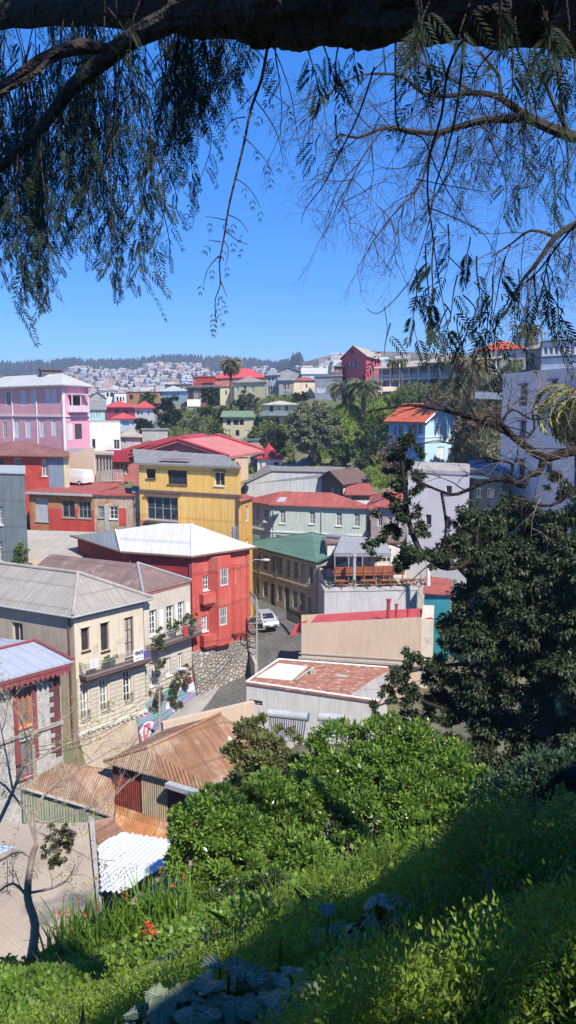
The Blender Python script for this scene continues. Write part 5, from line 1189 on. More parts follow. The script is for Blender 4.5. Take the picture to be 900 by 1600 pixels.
mb = MB(); f = Fac(P(590, 605, 166), P(640, 605, 162), (600, 500)); t = thing('lean_to_awning', 'long beige lean-to awning below the verandah terrace', 'awning', f.pt(3, zof(612, 164)))
mb.slab([f.pt(0, zof(608, 166)-.6, 1), f.pt(f.L, zof(606, 162)-.5, 1), f.pt(f.L, zof(603, 162), -2), f.pt(0, zof(604, 166), -2)], [(0, 1, 2, 3)], .1); mb.build('roof', M('beige_sheet', (.55, .45, .34)), t)
hs('red_roof_house', 'white house with orange red roof on the skyline behind the drooping leaves', 742, 826, 150, 142, 546, 575, 10, OFFW, [(750, 551, 756, 560), (775, 551, 781, 560), (800, 551, 806, 560)], ('hip', 1.9, RTILE))
hs('tan_gable_house', 'tan house with an open gable left of the blue-white glazed gallery', 824, 848, 128, 126, 545, 575, 8, M('tan_boards', (.46, .34, .25)), [(829, 552, 836, 566, 'open')], ('gable', 1.2, M('brown_grey_roof', (1, 1, 1))))
rt, fc = hs('glazed_gallery_house', 'blue-white house with a long row of dark windows at the top right corner of town', 846, 930, 118, 112, 532, 575, 12, M('cool_white', (.62, .65, .72)), [(849+i*8.3, 541, 855.5+i*8.3, 554, (WH, CURT, 1, 1, .08)) for i in range(9)], ('flat', 0, M('dark_grey_roof', (.08, .08, .1))))
f = fc[1]; railing(rt, [f.pt(0, zof(531, 115)+.2, .1), f.pt(f.L, zof(531, 115)+.2, .1)], 1.1, DKMET, .5, .03); belt(rt, f, zof(558, 115), .25, .2, M('dark_grey_roof', (1, 1, 1)))
wallthing('terrace_wall', 'white garden terrace wall below the verandah houses on the right', P(742, 618, 112), P(790, 620, 108), .5, .4, WALLW, deep=.4)
# small left-over rows behind the first hill
for i, (a, b, Y, yt, yb, c, l) in enumerate([(590, 625, 215, 556, 585, CREAMY, 'cream house side'), (690, 742, 185, 548, 580, WALLW, 'white house')]): pass
# ------------------------------------------------------------ road, pavement
STREET = [P(0, 1330, 40), P(170, 1230, 46), P(268, 1160, 53), P(352, 1100, 60), P(396, 1062, 66), P(420, 1010, 73), P(425, 975, 80), P(415, 945, 88), P(400, 925, 97), P(385, 912, 110)]
for i, zz in enumerate([-29, -28.2, -27.3, -26, -24.9, -23.7, -22.7, -22.3, -22, -21.8]): STREET[i].z = rel(zz)
def offs(pts, o):
    res = []
    for i, p in enumerate(pts):
        t = V2(pts[min(i+1, len(pts)-1)])-V2(pts[max(i-1, 0)]); t.normalize(); res.append(Vector((p.x-t.y*o, p.y+t.x*o, p.z)))
    return res
def smooth(pts, k=6):
    out = []
    n = len(pts)
    for i in range(n-1):
        p0, p1, p2, p3 = pts[max(i-1, 0)], pts[i], pts[i+1], pts[min(i+2, n-1)]
        for j in range(k):
            t = j/k; out.append(.5*((2*p1)+(p2-p0)*t+(2*p0-5*p1+4*p2-p3)*t*t+(-p0+3*p1-3*p2+p3)*t**3))
    return out+[pts[-1]]
ST_ = smooth(STREET)
COB, nt, bs, out = newmat('cobbles'); tc = nd(nt, 'ShaderNodeTexCoord'); vo = nd(nt, 'ShaderNodeTexVoronoi'); vo.inputs['Scale'].default_value = 5
nt.links.new(tc.outputs['Object'], vo.inputs['Vector']); n1 = noise(nt, tc.outputs['Object'], .5, 5)
c1 = mix(nt, ramp(nt, n1, .3, .7), (.15, .14, .125), (.24, .225, .2)); c2 = mix(nt, ramp(nt, vo.outputs['Distance'], .05, .5), (1, 1, 1), (.45, .45, .45))
nt.links.new(mix(nt, 1.0, c1, c2, 'MULTIPLY'), bs.inputs['Base Color']); bs.inputs['Roughness'].default_value = .85
def strip(name, l, r, mat, dz=0):
    mb = MB()
    for i in range(len(l)-1): mb.poly([l[i]+UP*dz, l[i+1]+UP*dz, r[i+1]+UP*dz, r[i]+UP*dz])
    o = mb.build(name, mat, None, loc=l[0]); tag(o, kind='structure'); return o
strip('road', offs(ST_, 3.2), offs(ST_, -3.6), COB)
PAV = M('pavement_concrete', (.36, .33, .29), .95, .12, .8, .1)
for s, a, b in ((1, 3.2, 5.4), (-1, -3.6, -5.6)):
    l, r = offs(ST_, a), offs(ST_, b); mb = MB()
    for i in range(len(l)-1):
        mb.hexa([l[i]-UP*.3, l[i+1]-UP*.3, r[i+1]-UP*.3, r[i]-UP*.3, l[i]+UP*.13, l[i+1]+UP*.13, r[i+1]+UP*.13, r[i]+UP*.13])
    tag(mb.build('pavement', PAV, None, loc=l[0]), kind='structure')
# low grey parapet wall between ramp and road
a, b = P(384, 1008, 71.5), P(398, 1050, 66.5); wallthing('ramp_wall', 'low grey rendered wall beside the cobbled street below the lamp post', (a.x, a.y, rel(-23.2)), (b.x, b.y, rel(-23.6)), 1.0, .25, CONC, deep=1.5)
# car
pc = H(417, 976, rel(-22.6)); pc = P(417, 970, 79)
cl = Vector((pc.x-.1, pc.y, rel(-22.62)+.0)); vehicle((cl.x, cl.y, cl.z), math.radians(-72), 'silver hatchback parked on the cobbled street facing downhill', 'parked_car', 'car', SILV, L=4.0)
# ------------------------------------------------------------ poles, lamps, cables
WOODP = M('grey_wood_pole', (.34, .30, .25), .9, .15)
def lamp(px, pyb, pyt, Y, head, label):
    b = P(px, pyb, Y); t = P(px, pyt, Y); r = thing('street_lamp', label, 'street lamp', b); mb = MB(); mb.tube([b, t], [.10, .07], 8); mb.build('post', CONC, r)
    h = P(head[0], head[1], Y-.3); mid = t+(h-t)*.45+Vector((0, 0, .35)); mb = MB(); mb.tube(smooth([t, mid, h], 4), .04, 6); mb.build('arm', METALG, r)
    d = (h-mid).normalized(); mb = MB(); mb.tube([h-d*.1, h+d*.25, h+d*.6, h+d*.75], [.05, .14, .12, .03], 8); mb.build('lamp_head', M('lamp_head', (.6, .6, .58), .4), r)
    return t, b
def crossarm(root, t, d=Vector((1, .2, 0)), zs=(.3, .9), n=3):
    for z in zs:
        mb = MB(); p = t-UP*z; mb.tube([p-d*.8, p+d*.8], .05, 4); mb.build('crossarm', WOODP, root)
        for k in range(n+1): mb = MB(); q = p+d*(-.75+1.5*k/n); mb.tube([q, q+UP*.16], .05, 6); mb.build('insulator', M('brown_insulator', (.2, .12, .08), .4), root)
lamp(385, 1005, 885, 74, (410, 875), 'street lamp with curved arm beside the right corner of the red bay house')
tb_, tt_ = P(401, 1052, 68), P(401, 937, 68); pr = thing('utility_pole', 'pale utility pole with coils of cable at the foot of the red bay house', 'utility pole', tb_); mb = MB(); mb.tube([tb_-UP*.3, tt_], [.11, .08], 8); mb.build('pole', M('pale_pole', (.36, .34, .31), .9), pr); crossarm(pr, tt_, Vector((1, .2, 0)), (1.6, 2.2, 2.8))
mb = MB(); c = tt_-UP*2.6-Vector((.35, 0, 0))
for k in range(5): mb.tube([c+Vector((math.cos(a*.5)*(.45+.05*k), .05*k, math.sin(a*.5)*(.6+.04*k))) for a in range(13)], .02, 4)
mb.build('cable_coil', DKMET, pr)
t1, b1 = lamp(249, 1140, 1062, 55.5, (277, 1046), 'street lamp with curved arm in front of the balcony houses')
tpole = P(231, 1090, 54); p2b = P(208, 1200, 50); p2t = P(208, 1092, 50)
t0_, tq = P(60, 1330, 38), P(52, 1165, 38); pz = thing('utility_pole', 'pole behind the thin bare tree at lower left carrying the cables', 'utility pole', t0_); mb = MB(); mb.tube([t0_, tq], [.12, .09], 7); mb.build('pole', WOODP, pz)
CAB = M('black_cable', (.02, .02, .02), .6, .05, streak=0)
def cable(a, b, sag, r=.017):
    pts_ = [a+(b-a)*(i/16)-UP*sag*4*(i/16)*(1-i/16) for i in range(17)]; mb = MB(); mb.tube(pts_, r, 4, cap=False)
    return tag(mb.build('overhead_cable', CAB, None, loc=a), 'black overhead cable sagging along the street past the red bay house', 'cable', 'cables strung along the street')
for k in range(6):
    a = tt_-UP*(1.5+.25*k)+Vector((-.3+.1*(k % 3), 0, 0)); b = t1-UP*(.2+.28*k)+Vector((.15*(k % 2), 0, 0)); cable(a, b, .8+.12*k)
    if k < 3: cable(b, tq-UP*(.1+.2*k), 1.0+.1*k)
cable(tt_-UP*1.6, P(492, 930, 77), .4); 
# banner on the railing up the street
th = thing('fence', 'pale railing along the raised walk right of the red bay house', 'fence', P(384, 960, 76)); railing(th, [P(380, 930, 80), P(400, 950, 75), P(404, 975, 72)], 1.2, METALG, .35, .03, 'rails', .04)
b0 = P(386, 985, 75.5); mb = MB(); mb.box((b0.x, b0.y, b0.z+1.2), .7, .06, 2.6, .3); tag(mb.build('pennant', M('crimson_fabric', (.5, .02, .12), .7, .05, streak=0), None, loc=b0), 'narrow crimson vertical banner beside the street pole', 'banner')
th = thing('gate', 'dark scribbled low gate at the pavement edge behind the tan building', 'gate', P(462, 962, 78)); railing(th, [P(448, 968, 79), P(470, 978, 75)], 1.3, DKFR, .2, .03, 'bars', .04)
# ------------------------------------------------------------ terrain sheet
def C(px, py, Y, dz=0): p = P(px, py, Y); CTRL.append((p.x, p.y, p.z+dz))
for s in STREET: CTRL.append((s.x, s.y, s.z-.3))
for s in offs(STREET, 6)+offs(STREET, -6): CTRL.append((s.x, s.y, s.z-.4))
for X, Y, z in ((-8, 18, -20), (0, 20, -20.5), (8, 24, -20), (-14, 26, -21.2), (-20, 34, -23), (0, 30, -21.3), (8, 32, -21.3), (4, 42, -22.5), (14, 40, -21), (20, 30, -16), (26, 24, -11), (30, 50, -20), (45, 40, -12), (40, 62, -21), (-30, 20, -21), (0, 50, -23.3), (10, 58, -23), (20, 55, -22.5),
                (-3, 15, -19), (-10, 12, -18.5), (-20, 5, -18.5), (3, 16, -19), (8, 16, -16), (12, 13, -12), (20, 10, -9), (14, 0, -7), (0, -8, -8), (-14, -8, -16), (0, 3, -9), (-5, 8, -15), (5, 8, -11)):
    CTRL.append((X, Y, 30+z))
for a in ((480, 705, 133), (560, 690, 140), (520, 650, 155), (600, 625, 165), (540, 640, 150), (650, 612, 158), (700, 612, 150), (740, 625, 130), (760, 690, 112), (600, 700, 133), (570, 735, 128), (660, 745, 115), (740, 735, 105), (450, 720, 131), (420, 700, 145), (300, 672, 155), (330, 660, 165), (268, 676, 150), (230, 685, 135), (350, 650, 170), (400, 645, 172), (320, 690, 140), (480, 640, 165), (150, 700, 120), (200, 668, 150), (0, 640, 180), (60, 640, 200)): C(*a)
for px in (-200, 0, 150, 300, 450): C(px, 627, 270); C(px, 622, 400, -6); C(px, 614, 620, -8)
for px in (560, 700, 850, 1000): C(px, 600, 205, -1); C(px, 600, 260, 0); C(px, 580, 600, 0)
for px in (950, 1200): C(px, 600, 120); C(px, 700, 60)
CT_ = np.array(CTRL); 
def smap(X, Y): s = np.arcsinh(np.maximum(Y, -20)/6.0); return X/(np.maximum(np.abs(Y), 0)+8)*2.4, s
cu, cs_ = smap(CT_[:, 0], CT_[:, 1])
def groundz(X, Y):
    X = np.atleast_1d(np.asarray(X, float)); Y = np.atleast_1d(np.asarray(Y, float)); u, s = smap(X, Y)
    d = (u[:, None]-cu)**2+(s[:, None]-cs_)**2+1e-5; w = d**-2.0
    return (w*CT_[:, 2]).sum(1)/w.sum(1)
NS, NU = 190, 170
S = np.linspace(-1.8, np.arcsinh(3200/6.0), NS); U = np.linspace(-1.5, 1.5, NU)
Yg = 6*np.sinh(S); YY, UU = np.meshgrid(Yg, U, indexing='ij'); XX = UU*(np.abs(YY)+8)*1.0
ZZ = groundz(XX.ravel(), YY.ravel()).reshape(XX.shape)
far = np.clip((YY-500)/200, 0, 1); ZZ = ZZ*(1-far)+30*far
st = np.array([(p.x, p.y, p.z) for p in ST_])
fl_ = np.stack([XX.ravel(), YY.ravel()], 1); m_ = (YY.ravel() > 30) & (YY.ravel() < 125)
idx = np.where(m_)[0]; dd = np.sqrt(((fl_[idx, None, :]-st[None, :, :2])**2).sum(2)); j = dd.argmin(1); near = dd.min(1) < 8
zr_ = ZZ.ravel(); zr_[idx[near]] = np.minimum(zr_[idx[near]], st[j[near], 2]-.35); ZZ = zr_.reshape(XX.shape)
GR, nt, bs, out = newmat('hill_ground'); tc = nd(nt, 'ShaderNodeTexCoord'); n1 = noise(nt, tc.outputs['Object'], .06, 6, .65); n2 = noise(nt, tc.outputs['Object'], 1.2, 4)
c1 = mix(nt, ramp(nt, n1, .42, .6), (.24, .19, .13), (.10, .12, .045)); nt.links.new(mix(nt, math_(nt, 'MULTIPLY', n2, .6), c1, (.07, .07, .035)), bs.inputs['Base Color']); bs.inputs['Roughness'].default_value = 1
def gridmesh(name, X, Y, Z, mat, kind='structure', smooth_=True):
    n, m = X.shape; V = np.stack([X, Y, Z], 2).reshape(-1, 3); me = bpy.data.meshes.new(name)
    i, j = np.meshgrid(np.arange(n-1), np.arange(m-1), indexing='ij'); a = (i*m+j).ravel(); Fq = np.stack([a, a+1, a+m+1, a+m], 1)
    me.vertices.add(len(V)); me.vertices.foreach_set('co', V.astype(np.float32).ravel()); me.loops.add(Fq.size); me.loops.foreach_set('vertex_index', Fq.astype(np.int32).ravel())
    me.polygons.add(len(Fq)); me.polygons.foreach_set('loop_start', np.arange(0, Fq.size, 4, dtype=np.int32)); me.update(calc_edges=True); me.validate()
    if smooth_: me.polygons.foreach_set('use_smooth', [True]*len(me.polygons))
    me.materials.append(mat); o = bpy.data.objects.new(name, me); COL.objects.link(o); tag(o, kind=kind); return o
gridmesh('ground', XX, YY, ZZ, GR)
# ------------------------------------------------------------ far hill with its suburb
PX = np.linspace(-500, 1500, 140); T = np.linspace(0, 1.25, 60)
crest = lambda px: np.interp(px, [-500, -100, 0, 60, 120, 200, 260, 300, 345, 400, 440, 455, 490, 530, 580, 700, 900, 1500], [585, 577, 577, 574, 572, 573, 567, 566, 568, 573, 576, 571, 561, 552, 548, 552, 560, 590])
ridgeY = lambda px: np.interp(px, [-500, 420, 480, 1500], [1350, 1350, 800, 700])
def farpt(px, t):
    """t 0 foot .. 1 crest .. beyond falls away"""
    px = np.asarray(px, float); t = np.asarray(t, float); Yr = ridgeY(px); Y0 = np.minimum(560, Yr*.62); Y = Y0+(Yr-Y0)*t
    def zz(py, Y): a = (800-py)/F; return 30+(-ST+a*CT)/(CT+a*ST)*Y
    pf = np.where(px < 450, 632, 632); z0 = zz(pf, Y0)-6; z1 = zz(crest(px), Yr); tt = np.clip(t, 0, 1)
    z = z0+(z1-z0)*tt**1.15-(np.maximum(t-1, 0)*250)
    z = z+(6*np.sin(px*.045+t*3)+4*np.sin(px*.11+1+t*7))*np.sin(np.clip(t, 0, 1)*math.pi)
    a = (px-450)/F; X = a*Y*1.0/(CT)*(CT**2+0*Y+ST*0)+a*0; d = Y*CT-(z-30)*ST
    return a*d, Y, z
pxg, tg = np.meshgrid(PX, T, indexing='xy'); Xf, Yf, Zf = farpt(pxg, tg)
FH, nt, bs, out = newmat('far_hill_ground'); tc = nd(nt, 'ShaderNodeTexCoord'); n1 = noise(nt, tc.outputs['Object'], .012, 6, .65)
nt.links.new(mix(nt, ramp(nt, n1, .42, .58), (.22, .165, .10), (.07, .07, .035)), bs.inputs['Base Color']); bs.inputs['Roughness'].default_value = 1
gridmesh('far_hill', Xf, Yf, Zf, FH)
r = np.random.default_rng(3)
def tinyhouse(wc, rc, w, d, h, rh):
    mb = MB(); q = [(-w/2, -d/2), (w/2, -d/2), (w/2, d/2), (-w/2, d/2)]
    for i in range(4):
        a, b = q[i], q[(i+1) % 4]; mb.poly([(*a, -4), (*b, -4), (*b, h), (*a, h)])
    e = .3; v = [(-w/2-e, -d/2-e, h-.1), (w/2+e, -d/2-e, h-.1), (w/2+e, d/2+e, h-.1), (-w/2-e, d/2+e, h-.1), (-w/2-e, 0, h+rh), (w/2+e, 0, h+rh)]
    mb.mesh(v, [(0, 1, 5, 4), (2, 3, 4, 5)], 1); mb.poly([(-w/2, -d/2, h), (-w/2, d/2, h), (-w/2, 0, h+rh)]); mb.poly([(w/2, -d/2, h), (w/2, d/2, h), (w/2, 0, h+rh)])
    for k in range(3):
        x = -w/2+w*(k+.5)/3; mb.poly([(x-.5, -d/2-.03, h*.35), (x+.5, -d/2-.03, h*.35), (x+.5, -d/2-.03, h*.75), (x-.5, -d/2-.03, h*.75)], 2)
    return mb, [wc, rc, DARKG]
kinds = [('white', (.50, .46, .41), (.42, .41, .4), 'white walled far suburb house with a grey roof'), ('cream', (.5, .41, .28), (.40, .2, .14), 'cream far suburb house with a rust red roof'),
         ('pink', (.58, .36, .32), (.45, .42, .4), 'pinkish far suburb house with a pale roof'), ('ochre', (.5, .36, .18), (.3, .26, .22), 'ochre far suburb house with a brown grey roof'),
         ('blue', (.35, .45, .55), (.5, .5, .5), 'bluish far suburb house with a light roof'), ('grey', (.4, .39, .38), (.28, .15, .12), 'grey far suburb house with a dark red roof'), ('whit2', (.60, .56, .5), (.42, .38, .34), 'bright white far suburb house with a white roof')]
protos = []
for n_, wc, rc, lb in kinds:
    mb, ms = tinyhouse(M('far_wall_'+n_, wc, .9, .05, .3, 0), M('far_roof_'+n_, rc, .9, .08, .3, 0), 8.5, 7, 4.2, 1.5)
    protos.append((mb, ms, lb, n_))
first = {}; placed = 0; rest = MB(); restm = []
spots = []
tries = 0
while len(spots) < 850 and tries < 20000:
    tries += 1; px = r.uniform(-40, 640); t = r.random()
    dens = np.interp(px, [0, 80, 130, 180, 330, 400, 450, 520, 640], [.25, .5, .9, 1, .95, .8, .6, .7, .6]); top = np.interp(px, [0, 60, 130, 230, 300, 360, 450, 640], [.4, .6, .9, .99, .95, .8, .85, .95])
    if r.random() > dens or t > top*(.85+.15*r.random()): continue
    X, Y, z = farpt(px, t); X, Y, z = float(X), float(Y), float(z)
    if any((X-a)**2+(Y-b)**2 < 64 for a, b, *_ in spots): continue
    spots.append((X, Y, z, int(r.choice(7, p=[.26, .15, .1, .1, .09, .12, .18])), r.uniform(-.6, .6), r.uniform(.55, 1.1)))
spots.sort(key=lambda s: s[1])
for k, (X, Y, z, ki, rz, sc) in enumerate(spots):
    if k < 300:
        if ki not in first:
            mb, ms, lb, n_ = protos[ki]; o = mb.build('suburb_house', ms, None); tag(o, lb, 'house', 'houses of the far suburb with '+n_.replace('whit2', 'bright white')+' walls'); first[ki] = o
        else: o = first[ki].copy(); COL.objects.link(o)
        o.location = (X, Y, z+.5); o.rotation_euler = (0, 0, rz); o.scale = (sc, sc, r.uniform(.6, 1.0)*sc)
    else:
        mb, ms, lb, n_ = protos[ki]; ca, sa = math.cos(rz), math.sin(rz)
        base = len(rest.v); rest.v += [Vector((X+(v.x*ca-v.y*sa)*sc, Y+(v.x*sa+v.y*ca)*sc, z+.5+v.z*sc)) for v in mb.v]
        rest.f += [[base+i for i in f] for f in mb.f]; rest.m += [ki*3+m for m in mb.m]
tag(rest.build('distant_houses', [m for p in protos for m in p[1]], None), kind='stuff')
# ------------------------------------------------------------ vegetation helpers
BARK = M('grey_brown_bark', (.13, .10, .075), .95, .25, 3, .2, bump=2)
BARKD = M('dark_bark', (.040, .031, .026), .95, .3, 6, .2, bump=3)
BARKP = M('pale_bark', (.24, .19, .15), .95, .25, 5, .2, bump=2)
GDK = LEAF('dark_foliage', (.030, .045, .018), (.060, .085, .030), .18, .5)
GMD = LEAF('mid_foliage', (.07, .115, .025), (.15, .21, .05), .25, .5)
GOL = LEAF('olive_foliage', (.13, .145, .075), (.22, .23, .12), .2, .6)
GBR = LEAF('bright_foliage', (.075, .125, .018), (.20, .27, .045), .3, .35)
GRU = LEAF('russet_foliage', (.16, .09, .045), (.26, .17, .08), .25, .7)
GRE = LEAF('resprouting', (.08, .11, .03), (.2, .22, .06), .3, .6)
def tree(name, label, base, clumps, n, L, W, mat, cat='tree', trunk=.25, bark=None, limbs=5, group=None, seed=1, shell=.5, up=.35, droop=0):
    """base: point; clumps in world coordinates (x,y,z,rx,ry,rz)"""
    bark = bark or BARK; base = Vector(base); t = thing(name, label, cat, base, group); mb = MB(); rr = random.Random(seed)
    c = Vector((sum(k[0] for k in clumps)/len(clumps), sum(k[1] for k in clumps)/len(clumps), sum(k[2] for k in clumps)/len(clumps)))
    if trunk:
        fork = base+(c-base)*.45; mb.tube([base-UP*.3, base+(fork-base)*.5+Vector((rr.uniform(-.2, .2), 0, 0)), fork], [trunk*1.2, trunk*.9, trunk*.75], 7)
        for k in (clumps if len(clumps) <= 9 else rr.sample(list(clumps), 9)):
            e = Vector(k[:3]); mb.tube(smooth([fork, fork+(e-fork)*.5+Vector((rr.uniform(-.3, .3), rr.uniform(-.3, .3), .2)), e], 3), [trunk*.6, trunk*.5, trunk*.45, trunk*.35, trunk*.3, trunk*.22, trunk*.12], 5)
        mb.build('trunk', bark, t)
    npmesh('crown' if trunk else 'foliage', crown_leaves(clumps, n, L, W, seed=seed, shell=shell, up=up, droop=droop), 4, mat, t)
    return t
def ptree(label, px0, px1, pyt, pyb, Y, n, mat, name='leafy_tree', L=None, k=7, seed=1, cat='tree', trunk=.25, group=None, dy=.8, droop=0, flat_=1.0):
    """tree filling a pixel box at depth Y, made of k clumps"""
    rr = random.Random(seed); a, b = P(px0, (pyt+pyb)/2, Y), P(px1, (pyt+pyb)/2, Y); zt, zb = zof(pyt, Y), zof(pyb, Y); w = (b.x-a.x)/2; h = (zt-zb)/2; cx = (a.x+b.x)/2; cz = (zt+zb)/2
    cl = []
    for i in range(k):
        th = 2*math.pi*i/k+rr.uniform(-.4, .4); q = .5 if i else 0
        cl.append((cx+math.cos(th)*w*q, Y+rr.uniform(-1, 1)*w*.5*dy, cz+math.sin(th)*h*q*.95, w*rr.uniform(.42, .58), w*.5*dy, h*rr.uniform(.42, .58)))
    px = P((px0+px1)/2, pyb, Y); L = L or max(.25, Y*.0035)
    return tree(name, label, (px.x, Y, zb-(.8 if trunk else 0)), cl, n, L, L*.5, mat, cat, trunk, seed=seed, group=group, droop=droop)
ptree('big dark dense tree right of the white cottage with the red roof', 243, 294, 618, 676, 150, 5200, GDK, seed=2, trunk=.4)
ptree('rounded mid green tree behind the big dark one', 214, 250, 613, 640, 175, 2600, GMD, seed=3)
ptree('small dark grey-green bush beside the white two storey house', 211, 238, 654, 678, 140, 1800, GDK, name='bush', cat='bush', seed=4, trunk=0)
ptree('dark spreading tree left of the tall palm', 314, 345, 602, 634, 176, 2600, GDK, seed=5, name='spreading_tree')
ptree('loose olive green tree right of the tall palm', 364, 404, 611, 646, 165, 3200, LEAF('grey_olive', (.09, .12, .06), (.17, .2, .1), .25, .6), seed=6)
ptree('very large round olive tree in the middle of the hillside', 448, 536, 624, 708, 128, 20000, GOL, k=14, seed=7, trunk=.5, droop=.5)
ptree('dark tree in the hollow left of the large round olive tree', 408, 452, 662, 722, 135, 4500, GDK, seed=8)
ptree('dark rounded shrub tree at the right end of the grassy slope', 545, 604, 655, 735, 126, 5200, LEAF('deep_green', (.04, .07, .025), (.09, .13, .045), .2, .6), seed=9, k=9)
ptree('light green shrub at the foot of the slope behind the stone terrace wall', 515, 555, 690, 738, 129, 3600, GMD, seed=10, trunk=0, name='shrub', cat='shrub')
ptree('russet leaved bush in front of the blue house', 588, 640, 680, 745, 112, 3600, LEAF('brown_twigs', (.15, .10, .07), (.24, .18, .11), .2, .7), seed=11, k=8, name='russet_bush', cat='bush')
ptree('russet orange tree between the blue house and the tall grey block', 713, 790, 625, 728, 118, 8000, GRU, seed=12, k=11)
ptree('lime green bush right of the blue house', 722, 782, 708, 745, 108, 3800, LEAF('lime_leaves', (.14, .17, .04), (.26, .28, .09), .3, .6), seed=13, name='bush', cat='bush', trunk=0)
ptree('bright green shrub below the white panels of the blue house', 648, 672, 722, 745, 113, 1500, GBR, seed=14, name='shrub', cat='shrub', trunk=0)
ptree('green shrubs mass behind the thin twig tree below the verandahs', 600, 668, 612, 640, 140, 3600, GMD, seed=15, name='shrub', cat='shrub', trunk=0)
ptree('yellowish shrubs right of the verandah terrace foot', 668, 745, 610, 650, 132, 4200, LEAF('dry_shrub', (.15, .14, .06), (.24, .22, .11), .2, .7), seed=16, name='shrub', cat='shrub', trunk=0)
ptree('dark bush between the verandah house columns', 690, 712, 592, 615, 146, 1200, GDK, seed=17, name='bush', cat='bush', trunk=0)
ptree('dark shrub tree behind the blue house gable', 706, 735, 660, 728, 122, 2600, GDK, seed=18)
ptree('bright green bush on the upper part of the grassy slope', 560, 612, 638, 678, 138, 3400, GBR, seed=41, trunk=0, name='bush', cat='bush')
ptree('bright yellow green bush low on the slope beside the round olive tree', 505, 552, 655, 705, 131, 4200, LEAF('slope_green', (.14, .2, .03), (.28, .34, .07), .3, .6), seed=42, trunk=0, name='bush', cat='bush')
ptree('small dark bush left of the two on the cream terrace', 458, 470, 614, 628, 172, 500, GDK, seed=19, name='bush', cat='bush', trunk=0)
ptree('small dark bush right of the two on the cream terrace', 471, 483, 613, 627, 172, 500, GDK, seed=20, name='bush', cat='bush', trunk=0)
bl = ['below the brown glass house', 'left above the stone retaining wall', 'between the tall palm and the green roofed house', 'left edge of the hillside garden', 'above the crimson hall roof', 'under the green roofed house balcony', 'beside the tiny white hut']
for i, (a, b, c, d, Y) in enumerate([(310, 338, 634, 662, 165), (325, 350, 655, 690, 150), (338, 362, 640, 665, 160), (284, 318, 650, 685, 150), (290, 330, 672, 700, 142), (388, 412, 668, 700, 142), (334, 352, 690, 712, 138)]):
    ptree('green garden shrub '+bl[i], a, b, c, d, Y, 1700, [GMD, GRE, GDK, GOL][i % 4], seed=30+i, name='garden_shrub', cat='shrub', trunk=0, group='shrubs of the middle hillside gardens')
# grassy / shrubby ground cover of the slopes
def cover(name, poly, n, L, mat, seed=0, jz=.6, up=1.2):
    """scatter small leaf blades over the terrain inside a pixel-depth polygon (px, Y)"""
    r = np.random.default_rng(seed); px = r.uniform(poly[0], poly[1], n); Y = r.uniform(poly[2], poly[3], n); X = (px-450)/F*Y*1.02
    z = groundz(X, Y); nz = np.sin(X*1.1+Y*.4)*np.sin(Y*.9)*.5+.5
    C = np.stack([X, Y, z+r.random(n)*jz*(.3+nz)], 1); D = r.normal(size=(n, 3))*.6+np.array([0, 0, up]); N = r.normal(size=(n, 3))
    o = npmesh(name, leafquads(C, D, N, L*r.uniform(.6, 1.5, n), L*.4*r.uniform(.6, 1.5, n)), 4, mat); return tag(o, kind='stuff')
cover('hillside_grass', (495, 640, 124, 160), 60000, .6, LEAF('grass_slope', (.17, .25, .035), (.32, .40, .08), .3, .7), 5)
cover('hillside_shrubs', (270, 460, 134, 182), 26000, .7, LEAF('scrub', (.10, .14, .035), (.22, .24, .08), .25, .7), 6, 1.2)
cover('valley_scrub', (615, 800, 100, 165), 30000, .8, LEAF('scrub2', (.08, .10, .035), (.17, .17, .08), .25, .7), 7, 1.3)
# ridge woods
def ridgewood(name, n, seed):
    r = np.random.default_rng(seed); mb = []
    px = r.uniform(-60, 470, n); t = np.where(r.random(n) < .27, r.uniform(.9, 1.02, n), r.uniform(.35, 1.0, n))
    keep = (t > .9) | (r.random(n) < np.interp(px, [0, 80, 150, 300, 350, 470], [1, .8, .25, .3, .9, .7])); px, t = px[keep], t[keep]
    X, Y, z = farpt(px, t); h = r.uniform(4, 17, len(px))*np.where(t > .9, 1, .6); w = h*r.uniform(.5, 1.1, len(px)); V = []
    for i in range(len(px)):
        for k in range(3):
            a = r.random()*6.28; zb = z[i]-1+h[i]*k*.28; rr = w[i]*(.62-.17*k); ht = h[i]*.5
            for j in range(6):
                t0, t1 = a+j*1.047, a+(j+1)*1.047
                V.append([(X[i]+math.cos(t0)*rr, Y[i]+math.sin(t0)*rr, zb), (X[i]+math.cos(t1)*rr, Y[i]+math.sin(t1)*rr, zb+.5), (X[i]+r.uniform(-.5, .5), Y[i], zb+ht)])
    return tag(npmesh(name, np.array(V), 3, LEAF('far_wood', (.02, .032, .02), (.045, .06, .03), .05, .8)), kind='stuff')
ridgewood('far_woods', 3600, 9)
